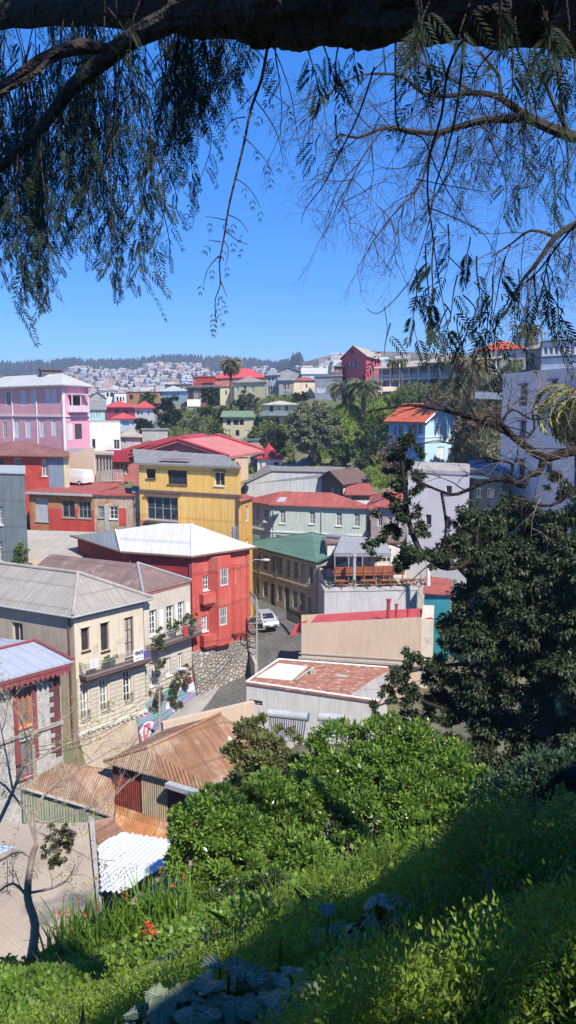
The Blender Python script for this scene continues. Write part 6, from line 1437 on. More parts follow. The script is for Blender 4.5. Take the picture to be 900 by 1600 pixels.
# ------------------------------------------------------------ palms
def palm(name, label, base, top, R, nf, mat, trunk=.3, droopy=1.0, lw=.05, seed=0, leaf=40, group=None, skirt=False):
    base, top = Vector(base), Vector(top); t = thing(name, label, 'palm', base, group); rr = np.random.default_rng(seed)
    mb = MB(); mb.tube([base-UP*.4, base+(top-base)*.5, top], [trunk*1.2, trunk*.9, trunk], 10); mb.build('trunk', BARK, t)
    Cs, Ds, Ns, Ls = [], [], [], []
    ribs = MB()
    for k in range(nf):
        az = k*2.399+rr.uniform(-.2, .2); el = rr.uniform(-.5 if skirt else -.15, 1.35); L = R*rr.uniform(.85, 1.1)
        h = np.array([math.cos(az), math.sin(az), 0]); p = np.array(top); pts = [Vector(p)]; d_el = el
        for s in range(10):
            d_el -= (.13+.12*(s/10))*droopy; step = L/10; p = p+(h*math.cos(d_el)+np.array([0, 0, math.sin(d_el)]))*step; pts.append(Vector(p))
            tan = h*math.cos(d_el)+np.array([0, 0, math.sin(d_el)]); side = np.cross(tan, [0, 0, 1]); side /= max(1e-6, np.linalg.norm(side))
            if s > 0:
                m = max(1, leaf//10)
                for q in range(m):
                    for sg in (-1, 1):
                        Cs.append(p-tan*step*q/m); Ds.append(side*sg*.8+tan*.65+np.array([0, 0, -.25])); Ns.append(np.array([0, 0, 1.])+side*sg*.4); Ls.append(R*.26*(1-abs(s-5)/9))
        ribs.tube(pts, [R*.014*(1-.08*i) for i in range(len(pts))], 4, cap=False)
    ribs.build('ribs', mat, t)
    npmesh('fronds', leafquads(np.array(Cs), np.array(Ds), np.array(Ns), np.array(Ls), R*lw), 4, mat, t)
    return t
PALMG = LEAF('palm_green', (.07, .085, .03), (.15, .16, .07), .2, .5)
PALMY = LEAF('palm_yellow', (.20, .20, .07), (.36, .33, .14), .3, .5)
palm('tall_palm', 'very tall slender palm with a shaggy round head on the central hillside', P(360, 650, 165), P(361, 568, 165), 2.9, 90, LEAF('palm_grey', (.20, .18, .10), (.40, .36, .22), .2, .6), .3, .9, .03, 1, skirt=True)
palm('date_palm', 'left one of the twin bushy date palms below the rose red mansion', P(540, 645, 150), P(537, 606, 150), 3.9, 60, LEAF('palm_light', (.13, .14, .06), (.27, .27, .14), .2, .5), .5, .9, .016, 2, 60)
palm('date_palm', 'right one of the twin bushy date palms below the rose red mansion, slightly larger', P(568, 645, 146), P(568, 605, 146), 4.2, 66, LEAF('palm_light', (0, 0, 0), (0, 0, 0)), .5, .9, .016, 3, 60)
palm('date_palm', 'bushy date palm in front of the verandah houses behind the hanging twigs', P(735, 620, 122), P(733, 572, 122), 4.2, 60, LEAF('palm_grey', (0, 0, 0), (0, 0, 0)), .4, .95, .015, 4, 60)
palm('skyline_palm', 'palm with yellowish head standing on the skyline left of the glazed gallery house', P(825, 575, 130), P(824, 520, 130), 3.0, 46, PALMY, .3, 1.0, .02, 5)
palm('young_palm', 'pale topped slim palm left of the verandah terrace roof', P(613, 595, 155), P(613, 566, 155), 1.7, 34, PALMY, .2, 1.2, .03, 6, group=None)
palm('young_palm', 'slim palm with drooping pale fronds in front of the long verandah', P(628, 600, 154), P(627, 565, 154), 1.7, 34, PALMY, .2, 1.3, .03, 7)
palm('near_palm', 'large yellow-green palm in front of the tall grey block at the right edge', P(905, 860, 24), P(905, 620, 24), 2.0, 26, LEAF('strap_yellow', (.24, .25, .08), (.42, .38, .17), .3, .5), .16, 1.5, .03, 8, 30, skirt=True)
# balcony plants and climbers
def pot_plant(label, p, w, h, n, mat, name='hanging_plant', cat='plant', L=.18, group=None, fl=None):
    p = Vector(p); cl = [(p.x, p.y, p.z+h*(i+.5)/3, w, w*.8, h/3.2) for i in range(3)]
    t = thing(name, label, cat, p, group); npmesh('foliage', crown_leaves(cl, n, L, L*.5, seed=int(abs(p.x*97)) % 999), 4, mat, t)
    mb = MB(); mb.tube([p-UP*.02, p+UP*h*.8], .03, 5); mb.build('stem', BARK, t)
    return t
F1, F2 = f, None
fb1 = Fac(jC, jR, cen(J)); fb2 = Fac(k2, k2R, cen(K))
CLG = LEAF('climber_green', (.07, .10, .025), (.16, .19, .06), .3, .5)
def at(fac, px, py, d): u, z = fac.hit(px, py); return fac.pt(u, z, d)
pot_plant('tall leafy plant hanging between the two balconies', at(fb2, 236, 1032, 1.1), .45, 2.6, 1500, CLG)
pot_plant('leafy potted plant at the far end of the second balcony', at(fb2, 290, 985, .6), .7, 1.4, 1200, CLG)
pot_plant('small potted plant in the middle of the second balcony', at(fb2, 265, 982, .5), .5, .7, 500, CLG)
pot_plant('climbing plant on the lower wall left of the street lamp', at(fb2, 237, 1105, .6), .5, 2.4, 1100, LEAF('climber_brown', (.12, .12, .05), (.22, .2, .09), .2, .6))
pot_plant('long climbing plant on the lower wall right of the street lamp', at(fb2, 266, 1112, .7), .6, 3.4, 1600, CLG)
pot_plant('reddish climbing plant highest on the lower wall', at(fb2, 282, 1068, .6), .5, 1.6, 900, LEAF('climber_red', (.2, .1, .06), (.28, .2, .1), .2, .6))
pot_plant('row of small white and green plants along the first balcony', at(fb1, 165, 1035, .7), .5, .6, 500, CLG)
pot_plant('weedy bush beside the grey tin house at left', P(36, 885, 69), .9, 2.0, 1500, GBR, 'weedy_bush', 'bush')
FLW = LEAF('terrace_flowers', (.3, .1, .05), (.1, .2, .05), .3, .6)
TP = ['first from the left', 'second from the left', 'third from the left', 'fourth from the left', 'fifth from the left', 'sixth from the left', 'sixth from the right', 'fourth from the right', 'third from the right', 'second from the right', 'last at the right']
for p, k in PLANTPOTS: pot_plant('potted plant on the front edge of the restaurant terrace, '+['first from the left', 'second from the left', 'third from the left', 'fourth from the left', 'fifth from the left', 'in the middle of the row', 'fifth from the right', 'fourth from the right', 'third from the right', 'second from the right', 'last at the right'][k], p, .3, .5+.2*(k % 3), 130, [GMD, FLW, GOL][k % 3], 'potted_plant', 'plant', .14, 'potted plants on the terrace edge')
wallthing('street_wall', 'low tan wall running along the street behind the rusty warehouse roof', P(255, 1142, 47), P(398, 1108, 50), .5, .4, TANW, deep=4)
# ------------------------------------------------------------ near garden slope
LA = Vector((-2.4, 7.5)); LD = Vector((.602, .798)); LN = Vector((-.798, .602))
def gz(X, Y):
    X = np.asarray(X, float); Y = np.asarray(Y, float)
    s = (X-LA.x)*LN.x+(Y-LA.y)*LN.y; t = (X-LA.x)*LD.x+(Y-LA.y)*LD.y
    up = -1.295+.403*np.minimum(X, 1.5)+.1*np.maximum(X-1.5, 0)-.5775*Y
    lx, ly = LA.x+t*LD.x, LA.y+t*LD.y; lo = -1.295+.403*np.minimum(lx, 1.5)+.1*np.maximum(lx-1.5, 0)-.5775*ly-.55-.42*s
    z = np.where(s > 0, lo, up); z = np.minimum(z, -.7+.3*np.maximum(X, 0))
    z = z-np.maximum(s-4.6, 0)*2.6-np.maximum(Y-14.5, 0)*1.6
    return 30+np.maximum(z, -25)+.06*np.sin(X*2.1+Y)+.05*np.sin(Y*2.7-X*1.3)
xs, ys = np.meshgrid(np.arange(-16, 22, .22), np.arange(-6, 22, .22), indexing='ij')
SOIL = M('garden_soil', (.07, .055, .035), 1, .3, 2, 0, col2=(.035, .05, .018), thr=.45, s2=1.5, bump=2)
gridmesh('garden_slope', xs, ys, gz(xs, ys), SOIL)
# low wall at the terrace edge
kw = thing('terrace_kerb_wall', 'low dark concrete kerb wall along the edge of the upper garden slope', 'wall', (-1, 9.4, 30+float(gz(-1, 9.3)-30)))
mb = MB()
for i in range(16):
    p, q = LA+LD*(-2.4+i*.65), LA+LD*(-2.4+(i+1)*.65)
    upz = lambda p: 30-1.295+.403*min(p.x, 1.5)+.1*max(p.x-1.5, 0)-.5775*p.y; zp, zq = upz(p), upz(q); n = LN*.16
    mb.hexa([v3(p-n*.2, zp-1.6), v3(q-n*.2, zq-1.6), v3(q+n, zq-1.6), v3(p+n, zp-1.6), v3(p-n*.2, zp+.1), v3(q-n*.2, zq+.1), v3(q+n, zq+.1), v3(p+n, zp+.1)])
mb.build('wall', M('mossy_concrete', (.16, .14, .12), .95, .3, 2, .3), kw)
def gp(px, py, dz=0):
    # first point of the garden slope along the ray through a pixel
    d = ray(px, py); t = 2.0
    while t < 40:
        p = CAM+d*t
        if p.z < float(gz(p.x, p.y)): return p
        t += .05
    return p
BROAD = ((345, 1675, .62, 110, 'largest clump of broad blue-grey lobed leaves at the bottom edge, right part', .17), (265, 1720, .42, 50, 'clump of broad blue-grey leaves at the bottom edge, left of the largest one', .16), (430, 1610, .32, 34, 'blue-grey leaved clump just up the slope from the largest one', .15), (592, 1462, .27, 32, 'blue-grey leaved clump alone high on the shaded slope', .16), (510, 1492, .24, 20, 'pale blue-grey leaved clump below the high one on the shaded slope', .15))
BP = [(gp(b[0], b[1]), b[2]) for b in BROAD]
def clear_(X, Y, m=.85):
    k = np.ones(len(X), bool)
    for p, R in BP: k &= ((X-p.x)**2+((Y-p.y)/1.0)**2 > (R*m)**2) & ~((np.abs(X-p.x*.9) < R*.7) & (Y < p.y) & (Y > p.y-R*2.4))
    return k
def scatter(n, fn, seed):
    r = np.random.default_rng(seed); X, Y = fn(r, n); return X, Y, gz(X, Y), r
def region(r, n, upper=True, near=1.0):
    """points spread evenly over the picture: density falls with distance"""
    px = r.uniform(-120, 1020, n); Y = 2.6+13*r.random(n)**1.25
    X = (px-450)/F*Y*1.25
    return X, Y
def patch(X, Y): return np.sin(X*2.3+1.1*np.sin(Y*1.7))+np.sin(Y*1.9+X*.7) > -.2
def weeds(name, n, L, W, mat, seed, clump=.35, h=.35, cond=None, up=.5, ncl=900, hs=1.):
    X, Y, z, r = scatter(ncl, region, seed); s = (X-LA.x)*LN.x+(Y-LA.y)*LN.y
    k = (cond(X, Y, s) if cond else np.ones(len(X), bool)) & clear_(X, Y, 1.0+h*.5); X, Y, z = X[k], Y[k], z[k]; m = len(X); rad = clump*r.uniform(.45, 1.3, m); hh = h*r.uniform(.4, 1.5, m)
    w = rad**2; w /= w.sum(); i = r.choice(m, n, p=w); d = unit(r.normal(size=(n, 3))); d[:, 2] = np.abs(d[:, 2]); q = r.uniform(.6, 1, (n, 1))
    C = np.stack([X[i], Y[i], z[i]], 1)+d*q*np.stack([rad[i], rad[i], hh[i]], 1); C[:, 2] = np.maximum(C[:, 2], gz(C[:, 0], C[:, 1])+.02)
    D = unit(d+r.normal(size=(n, 3))*.6+np.array([0, 0, up*.6])); N = unit(r.normal(size=(n, 3))*.7+np.array([0, 0, 1.])+d*.4); sc = r.uniform(.6, 1.4, n)
    return tag(npmesh(name, leafquads(C, D, N, L*sc, W*sc, .1), 4, mat), kind='stuff')
W1 = LEAF('weed_green', (.12, .19, .018), (.30, .42, .05), .42, .5, clump=1.5)
W2 = LEAF('weed_bright', (.10, .19, .02), (.22, .34, .05), .4, .45, clump=1.5)
W3 = LEAF('weed_dark', (.085, .15, .02), (.20, .29, .04), .38, .5, clump=1.2)
upc = lambda X, Y, s: (s < -.05) & (Y < 15); loc_ = lambda X, Y, s: (s > .15) & (s < 4.4) & (Y < 14.5)
weeds('garden_weeds', 230000, .030, .018, W1, 1, .26, .22, lambda X, Y, s: upc(X, Y, s) & patch(X, Y), ncl=3600)
weeds('clover_cover', 170000, .024, .018, W3, 2, .35, .14, upc, ncl=2200)
weeds('bushy_weeds', 210000, .028, .012, W1, 3, .34, .5, lambda X, Y, s: (s < -.5) & (Y < 13.5) & (np.sin(X*1.7+Y*.6)+np.sin(Y*1.3-X) > -.2), ncl=900)
weeds('tall_weeds', 90000, .04, .022, W3, 13, .4, .8, lambda X, Y, s: (s < -1.6) & (X > .6+Y*.16) & (Y > 4.5) & (Y < 12), ncl=420)
weeds('broad_weeds', 9000, .07, .06, W1, 14, .4, .4, lambda X, Y, s: (s < -.05) & (Y > 5) & (Y < 15), ncl=300)
weeds('lit_ground_cover', 70000, .075, .06, W2, 4, .35, .18, loc_, ncl=2600)
def blades(name, n, mat, seed, cond, L=.3, W=.012):
    X, Y, z, r = scatter(n*2, region, seed); s = (X-LA.x)*LN.x+(Y-LA.y)*LN.y; k = cond(X, Y, s) & clear_(X, Y); X, Y, z = X[k][:n], Y[k][:n], z[k][:n]; n = len(X)
    a = np.stack([X, Y, z], 1); d = unit(r.normal(size=(n, 3))*.28+np.array([-.1, 0, 1.])); l = L*r.uniform(.4, 1.4, (n, 1)); sd = unit(np.cross(d, r.normal(size=(n, 3)))); b = a+d*l*.6; c = a+d*l+r.normal(size=(n, 3))*l*.22*np.array([1, 1, .3])
    w = W*r.uniform(.6, 1.4, (n, 1)); V = np.stack([a-sd*w, a+sd*w, b+sd*w*.8, c, b-sd*w*.8], 1)
    return tag(npmesh(name, V, 5, mat), kind='stuff')
blades('grass', 38000, W1, 5, upc, .24, .004); blades('lit_grass', 14000, W2, 6, loc_, .22, .008)
blades('dry_stalks', 2600, LEAF('straw', (.22, .17, .09), (.38, .31, .18), .2, .7), 17, lambda X, Y, s: (np.abs(s) > .1) & (s < 4.4) & (Y < 14.5), .42, .0035)
blades('tall_grass', 9000, W2, 7, lambda X, Y, s: (s < -.1) & (Y > 9) & (Y < 14.8), .5, .010)
# strap-leaf clumps with orange flower spikes
def strapplant(label, X, Y, h, n, seed, flowers=3, mat=W2, w=.022):
    z = float(gz(X, Y)); t = thing('strap_leaf_plant', label, 'plant', (X, Y, z), 'strap leaved plants along the sunny garden edge'); r = np.random.default_rng(seed); V = []
    for i in range(n):
        az = r.random()*6.283; lean = r.uniform(.05, .75); L = h*r.uniform(.7, 1.15); b = np.array([X+r.normal()*h*.22, Y+r.normal()*h*.22, z]); hd = np.array([math.cos(az), math.sin(az), 0]); sd = np.array([-math.sin(az), math.cos(az), 0]); pts = []
        ang = lean*.5; p = b.copy()
        for s in range(6):
            pts.append(p.copy()); p = p+(hd*math.sin(ang)+np.array([0, 0, math.cos(ang)]))*L/5; ang += lean*.33
        for s in range(5):
            w0, w1 = w*(1-.1*s)*(1 if s < 4 else .7), w*(1-.1*(s+1))*(1 if s < 3 else .35 if s == 3 else .02)
            V += [pts[s]-sd*w0, pts[s]+sd*w0, pts[s+1]+sd*w1, pts[s+1]-sd*w1]
    npmesh('leaves', np.array(V), 4, mat, t)
    for k in range(flowers):
        a = Vector((X+r.normal()*h*.3, Y+r.normal()*h*.25, z)); b = a+Vector((r.normal()*.08, r.normal()*.08, h*r.uniform(.85, 1.15))); mb = MB(); mb.tube([a, b], .006, 4); st = mb.build('flower_stem', W1, t)
        c = [(b.x, b.y, b.z-.02, .025, .025, .06)]; npmesh('flower', crown_leaves(c, 40, .035, .018, seed=k, shell=.2), 4, LEAF('orange_petals', (.6, .10, .03), (.75, .2, .06), .3, .5), st)
    return t
for i, (px, py, h, n, lab) in enumerate([(105, 1490, 1.0, 70, 'leftmost, beside the thin tree trunk'), (150, 1478, 1.0, 70, 'second from the left'), (195, 1470, .95, 60, 'third, under the white corrugated roof'), (235, 1450, 1.1, 80, 'fourth, with an orange bloom at its left'), (272, 1448, 1.1, 80, 'fifth, beside the laurel bush'), (128, 1500, .8, 50, 'low one in front of the left pair')]):
    p = gp(px, py); strapplant('green strap leaved plant clump, '+lab, p.x, p.y, h*.9, n, 60+i, 2 if i < 4 else 1)
fl = thing('orange_flowering_plant', 'small plant with bright orange red blooms in the sunny ground cover', 'plant', gp(238, 1485)); c = gp(238, 1485)
npmesh('leaves', crown_leaves([(c.x, c.y, c.z+.15, .3, .25, .2)], 400, .1, .05, seed=2), 4, W1, fl); npmesh('flowers', crown_leaves([(c.x-.05, c.y, c.z+.38, .14, .1, .1)], 130, .05, .03, seed=3, shell=.1), 4, LEAF('orange_petals', (0, 0, 0), (0, 0, 0)), fl)
c = gp(232, 1500); 
ros = thing('rose_bush', 'leafy shrub with a few small pink blooms at the foot of the white corrugated roof', 'shrub', gp(165, 1455)); c = gp(165, 1455)
npmesh('leaves', crown_leaves([(c.x+.3*i, c.y, c.z+.5, .35, .3, .35) for i in range(-1, 3)], 1800, .08, .05, seed=4), 4, W1, ros); npmesh('flowers', crown_leaves([(c.x+.3*i, c.y, c.z+.75, .3, .3, .2) for i in range(-1, 3)], 60, .06, .05, seed=5), 4, LEAF('pink_petals', (.5, .15, .15), (.6, .3, .3), .3, .5), ros)
# broad blue-grey leaved plants
BGL = LEAF('blue_grey_leaf', (.06, .09, .04), (.22, .27, .15), .15, .5, spec=.4, clump=3)
def broadplant(label, c, R, n, seed, leafL=.32):
    t = thing('broad_leaf_plant', label, 'plant', c, 'broad blue-grey leaved plants in the shaded slope'); r = random.Random(seed); c = Vector(c); V = MB(); stems = MB(); ribs = MB()
    for i in range(n):
        az = r.uniform(0, 6.283); q = math.sqrt(r.random())*R; b = c+Vector((math.cos(az)*q, math.sin(az)*q*.8, .0)); b.z = float(gz(b.x, b.y))+(r.uniform(.22, .4)+.32*(1-q/R))*(1 if R > .4 else .5); a2 = az+r.uniform(-1.3, 1.3)
        L = leafL*r.uniform(.65, 1.15); hd = Vector((math.cos(a2), math.sin(a2), 0)); sd = Vector((-hd.y, hd.x, 0)); pit = r.uniform(-1.1, .6); nu, nv = 11, 9; vs = []
        for u in range(nu):
            s = u/(nu-1)
            wd = L*.5*math.sin(math.pi*min(1, s*.93+.05))**.6*(1+.10*math.sin(s*15+i)) if 0 < s < 1 else L*.03
            dr = pit-1.0*s*s
            pc = b+hd*L*(s-.15*s*s)+Vector((0, 0, L*(pit*s-.35*s*s)))
            for v in range(nv):
                k = v/(nv-1)*2-1; ruff = L*.05*math.sin(s*17+v*.8+i)*abs(k)
                vs.append(pc+sd*wd*k*.95+Vector((0, 0, .22*abs(k)*wd+ruff-.05*abs(k)**3*L))+hd*L*.05*math.sin(k*9+i)*abs(k)-hd*(k*k)*L*.10)
        for u in range(nu-1):
            e1, e2 = vs[u*nv+nv//2]+Vector((0, 0, .006)), vs[(u+1)*nv+nv//2]+Vector((0, 0, .006)); V.poly([e1-sd*.004, e1+sd*.004, e2+sd*.003, e2-sd*.003], 1)
            if u in (2, 4, 6):
                for sg in (-1, 1): e3 = vs[(u+2)*nv+nv//2+sg*3]+Vector((0, 0, .007)); V.poly([e1-hd*.003, e1+hd*.003, e3+hd*.002, e3-hd*.002], 1)
        V.mesh(vs, [(u*nv+v, u*nv+v+1, (u+1)*nv+v+1, (u+1)*nv+v) for u in range(nu-1) for v in range(nv-1)])
        g0 = c+Vector((math.cos(az)*q*.6, math.sin(az)*q*.5, 0)); g0.z = float(gz(g0.x, g0.y)); stems.tube([g0, (g0+b)/2+Vector((0, 0, .05)), b], [.014, .01, .008], 5); 
    V.build('leaves', [BGL, LEAF('pale_vein', (.22, .25, .2), (.3, .32, .27), .1, .6)], t, smooth=True); stems.build('stems', W3, t); return t
for px, py, R, n, lab, lf in BROAD:
    broadplant(lab, gp(px, py), R, n, int(px), lf)
# ------------------------------------------------------------ laurel bushes
def pxclumps(lst, kk=1.):
    out_ = []
    for px, py, rp, Y in lst:
        p = P(px, py, Y); rr = rp/F*Y*1.03*kk; out_.append((p.x, p.y, p.z, rr, rr*.9, rr*.92))
    return out_
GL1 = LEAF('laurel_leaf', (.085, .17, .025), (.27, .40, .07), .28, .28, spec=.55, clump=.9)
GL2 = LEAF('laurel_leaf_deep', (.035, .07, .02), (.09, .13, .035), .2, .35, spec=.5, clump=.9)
def bush(label, lst, n, mat, base, seed, L=.13, name='laurel_bush'):
    cl = pxclumps(lst); b = P(*base); return tree(name, label, b, cl, n, L, L*.42, mat, 'bush', .09, BARKD, seed=seed, shell=.55, up=.55)
bush('round laurel bush at the left end, beside the white corrugated roof', [(315, 1290, 48, 16), (300, 1340, 38, 15.8), (350, 1345, 45, 15.6), (340, 1260, 36, 16.3), (375, 1300, 42, 16), (320, 1385, 34, 15.3), (382, 1365, 36, 15.3)], 26000, GL1, (345, 1420, 15.2), 101)
bush('laurel bush in front of the maroon warehouse roof, second from the left', [(420, 1250, 46, 17.2), (400, 1290, 40, 16.8), (445, 1300, 50, 16.6), (430, 1350, 46, 16), (470, 1250, 40, 17.4), (480, 1340, 46, 15.8), (445, 1385, 36, 15.2)], 24000, GL1, (440, 1415, 15.4), 102)
bush('large laurel bush below the solar heater, in the middle', [(525, 1170, 46, 19), (500, 1220, 46, 18.4), (560, 1215, 56, 18.2), (520, 1280, 50, 17.4), (575, 1290, 55, 17), (540, 1340, 46, 16), (600, 1160, 46, 19)], 30000, GL1, (540, 1375, 15.6), 103)
bush('tallest sunlit laurel bush reaching the branches of the dark tree', [(640, 1180, 54, 18.6), (690, 1210, 56, 18.2), (640, 1250, 60, 17.6), (600, 1220, 50, 17.8), (700, 1270, 54, 17.2), (745, 1240, 44, 17.8), (650, 1310, 46, 16.5), (740, 1290, 40, 16.8)], 34000, GL1, (670, 1350, 16), 104)
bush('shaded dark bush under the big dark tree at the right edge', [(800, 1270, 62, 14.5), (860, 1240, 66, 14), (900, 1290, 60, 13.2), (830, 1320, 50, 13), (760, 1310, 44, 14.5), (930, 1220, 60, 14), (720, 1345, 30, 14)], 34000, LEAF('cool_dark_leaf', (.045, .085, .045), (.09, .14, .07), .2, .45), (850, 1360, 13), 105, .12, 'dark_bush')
bush('olive tinged loose small tree in front of the rusty warehouse roof', [(395, 1160, 36, 21), (370, 1195, 34, 20.6), (420, 1190, 40, 20.4), (445, 1160, 28, 21), (400, 1230, 36, 19.8), (455, 1200, 28, 20), (405, 1135, 18, 21.4)], 9000, LEAF('pale_olive_leaf', (.14, .15, .05), (.27, .27, .10), .3, .5), (410, 1330, 18.5), 106, .16, 'small_tree')
bush('leafy weeds bush at the lower right on the slope edge', [(880, 1370, 40, 8.6), (820, 1385, 34, 8.8), (930, 1350, 40, 8.4)], 6000, W1, (870, 1420, 8.4), 107, .08, 'leafy_bush')
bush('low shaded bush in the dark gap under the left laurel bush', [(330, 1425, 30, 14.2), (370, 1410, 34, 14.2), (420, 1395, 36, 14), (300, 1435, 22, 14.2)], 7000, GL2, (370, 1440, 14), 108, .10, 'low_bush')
# ------------------------------------------------------------ big dark tree on the right
dk = [(630, 690, 20, 12.5), (655, 705, 16, 12.5), (668, 685, 12, 12.2), (620, 725, 24, 12.8), (640, 750, 26, 12.6), (612, 765, 24, 12.8), (635, 795, 24, 12.6), (598, 800, 18, 12.8), (655, 830, 20, 12.6), (612, 835, 20, 12.8), (580, 848, 15, 12.8), (590, 862, 12, 12.8),
      (650, 862, 26, 12.4), (685, 870, 28, 12.2), (625, 878, 16, 12.5), (710, 850, 24, 12.4), (735, 810, 34, 13), (765, 835, 40, 13), (800, 800, 36, 13.2), (745, 870, 38, 12.8), (800, 860, 50, 13), (850, 820, 46, 13), (895, 790, 40, 12.8), (870, 760, 24, 12.4), (900, 870, 50, 12.6), (850, 900, 56, 12.8), (790, 920, 56, 13), (740, 940, 44, 13.2),
      (710, 990, 40, 13.4), (760, 1000, 54, 13), (830, 980, 60, 12.6), (900, 960, 56, 12.2), (890, 1050, 62, 12.2), (820, 1060, 60, 12.8), (750, 1070, 52, 13.2), (690, 1050, 36, 13.4), (650, 1025, 26, 13.4), (625, 1050, 26, 13.4), (605, 1085, 18, 13.4), (640, 1085, 26, 13.4), (590, 1108, 14, 13.4), (690, 1105, 40, 13.6), (760, 1130, 50, 13.4), (830, 1140, 56, 13), (900, 1140, 56, 12.6), (640, 1120, 20, 13.6), (940, 900, 60, 12), (940, 1050, 60, 12), (700, 1170, 40, 12.8), (760, 1200, 50, 12.8), (840, 1210, 60, 12.6), (920, 1200, 60, 12.4), (660, 1150, 24, 13)]
TDK = LEAF('dark_glossy_leaf', (.026, .042, .020), (.085, .11, .045), .15, .5, spec=.3, clump=1.2)
dt = tree('dark_leaved_tree', 'big dark glossy leaved tree filling the right side in front of the grey blocks', P(870, 1270, 19.5), pxclumps([(a, b, c, Y*1.55) for a, b, c, Y in dk], .8), 140000, .135, .048, TDK, 'tree', .0, seed=77, shell=.35, up=-.1, droop=.35)
mb = MB()
def pl_(mb, pts, r0, r1, n=6, Y=None):
    pts = [P(*p) if len(p) == 3 else P(p[0], p[1], Y) for p in pts]; s = smooth(pts, 3); k = len(s); mb.tube(s, [r0+(r1-r0)*i/(k-1) for i in range(k)], n)
    return s
dks = lambda pp: [(a, b, Y*1.55) for a, b, Y in pp]
pl_(mb, dks([(870, 1310, 12.6), (860, 1180, 12.6), (850, 1060, 12.7), (820, 960, 12.8), (800, 880, 12.9)]), .3, .1)
for pp in ([(860, 1180, 12.6), (780, 1120, 13), (700, 1110, 13.3), (640, 1090, 13.4), (585, 1105, 13.4)], [(850, 1060, 12.7), (760, 1040, 13), (690, 1040, 13.3), (620, 1055, 13.4)], [(820, 960, 12.8), (760, 930, 13), (720, 890, 12.6), (700, 878, 12.4), (655, 865, 12.4), (610, 850, 12.7)],
           [(800, 880, 12.9), (760, 860, 12.8), (720, 885, 12.5), (690, 888, 12.4), (660, 870, 12.4)], [(660, 870, 12.4), (640, 820, 12.6), (632, 760, 12.6), (628, 700, 12.5), (650, 660, 12.4)], [(850, 1060, 12.7), (900, 980, 12.4), (920, 880, 12.4)], [(800, 880, 12.9), (850, 830, 13), (890, 790, 12.8)], [(720, 890, 12.6), (745, 850, 12.8), (740, 810, 13)]):
    pl_(mb, dks(pp), .085, .025)
mb.build('trunk', BARKD, dt)
# ------------------------------------------------------------ recursive bare twigs
def twig(mb, p, d, L, r, lvl, rr, droop=.15, spread=.8, tips=None, nch=4, ns=5, sides=4):
    pts = [Vector(p)]; d = Vector(d).normalized(); p = Vector(p); ch = []
    for s in range(ns):
        d = (d+Vector((rr.gauss(0, .16), rr.gauss(0, .16), rr.gauss(0, .16)-droop*.25))).normalized(); p = p+d*L/ns; pts.append(p.copy()); ch.append((p.copy(), d.copy()))
    mb.tube(pts, [r*(1-.65*i/ns) for i in range(ns+1)], sides, cap=False)
    if lvl > 0:
        for k in range(nch):
            q, dd = ch[rr.randrange(1, ns)]; nd_ = (dd+Vector((rr.gauss(0, spread), rr.gauss(0, spread), rr.gauss(0, spread)))).normalized()
            twig(mb, q, nd_, L*rr.uniform(.45, .7), r*.52, lvl-1, rr, droop, spread, tips, nch, max(3, ns-1), 3)
    elif tips is not None: tips.append((pts[-1], d))
rr = random.Random(5)
# leafless limb tree in front of the grey block
bt = thing('bare_limbed_tree', 'dark bare limbed tree whose crooked branches cross the tall grey block', 'tree', P(1010, 1250, 10)); mb = MB()
L0 = pl_(mb, [(1010, 1260, 10), (1000, 1000, 10), (980, 780, 10), (930, 700, 10)], .16, .085, 8)
limbs = [([(930, 700, 10), (890, 706, 10), (848, 714, 10), (815, 692, 10.1), (780, 668, 10.2), (735, 652, 10.3), (690, 640, 10.4), (640, 633, 10.5), (590, 640, 10.6)], .07, .014),
         ([(850, 714, 10), (842, 738, 10), (826, 742, 10), (818, 760, 10), (795, 750, 10.1), (760, 752, 10.2), (715, 772, 10.3), (690, 768, 10.4), (660, 755, 10.5)], .05, .014),
         ([(795, 750, 10.1), (800, 725, 10.1), (770, 718, 10.1), (730, 700, 10.2), (690, 690, 10.3)], .022, .008), ([(800, 680, 10.1), (770, 650, 10.2), (745, 655, 10.2), (725, 610, 10.3), (700, 585, 10.4)], .02, .007),
         ([(690, 770, 10.4), (697, 820, 10.4), (692, 850, 10.4), (680, 875, 10.4)], .022, .01), ([(930, 700, 10), (900, 760, 10), (860, 790, 10), (820, 782, 10), (790, 776, 10)], .035, .01), ([(780, 668, 10.2), (800, 640, 10.2), (830, 655, 10.2), (870, 650, 10.2)], .02, .008), ([(815, 692, 10.1), (835, 670, 10.1), (832, 640, 10.1), (850, 610, 10.1)], .02, .007)]
for pp, a, b in limbs:
    s = pl_(mb, pp, a, b, 6)
    for k in range(2, len(s)-1, 3):
        d = (s[k+1]-s[k-1]).normalized(); twig(mb, s[k], d+Vector((rr.gauss(0, .9), rr.gauss(0, .5), rr.gauss(.1, .9))), rr.uniform(.35, .85), .010, 2, rr, .05, .7, nch=3)
mb.build('trunk', BARKD, bt)
mb = MB(); pt_ = []
for i in range(26):
    a = P(rr.uniform(820, 905), rr.uniform(600, 780), 9.5); twig(mb, a, (rr.gauss(-.4, .6), rr.gauss(0, .3), rr.gauss(.3, .6)), .55, .006, 2, rr, .05, .6, nch=3)
mb.build('pale_twigs', BARKP, bt)
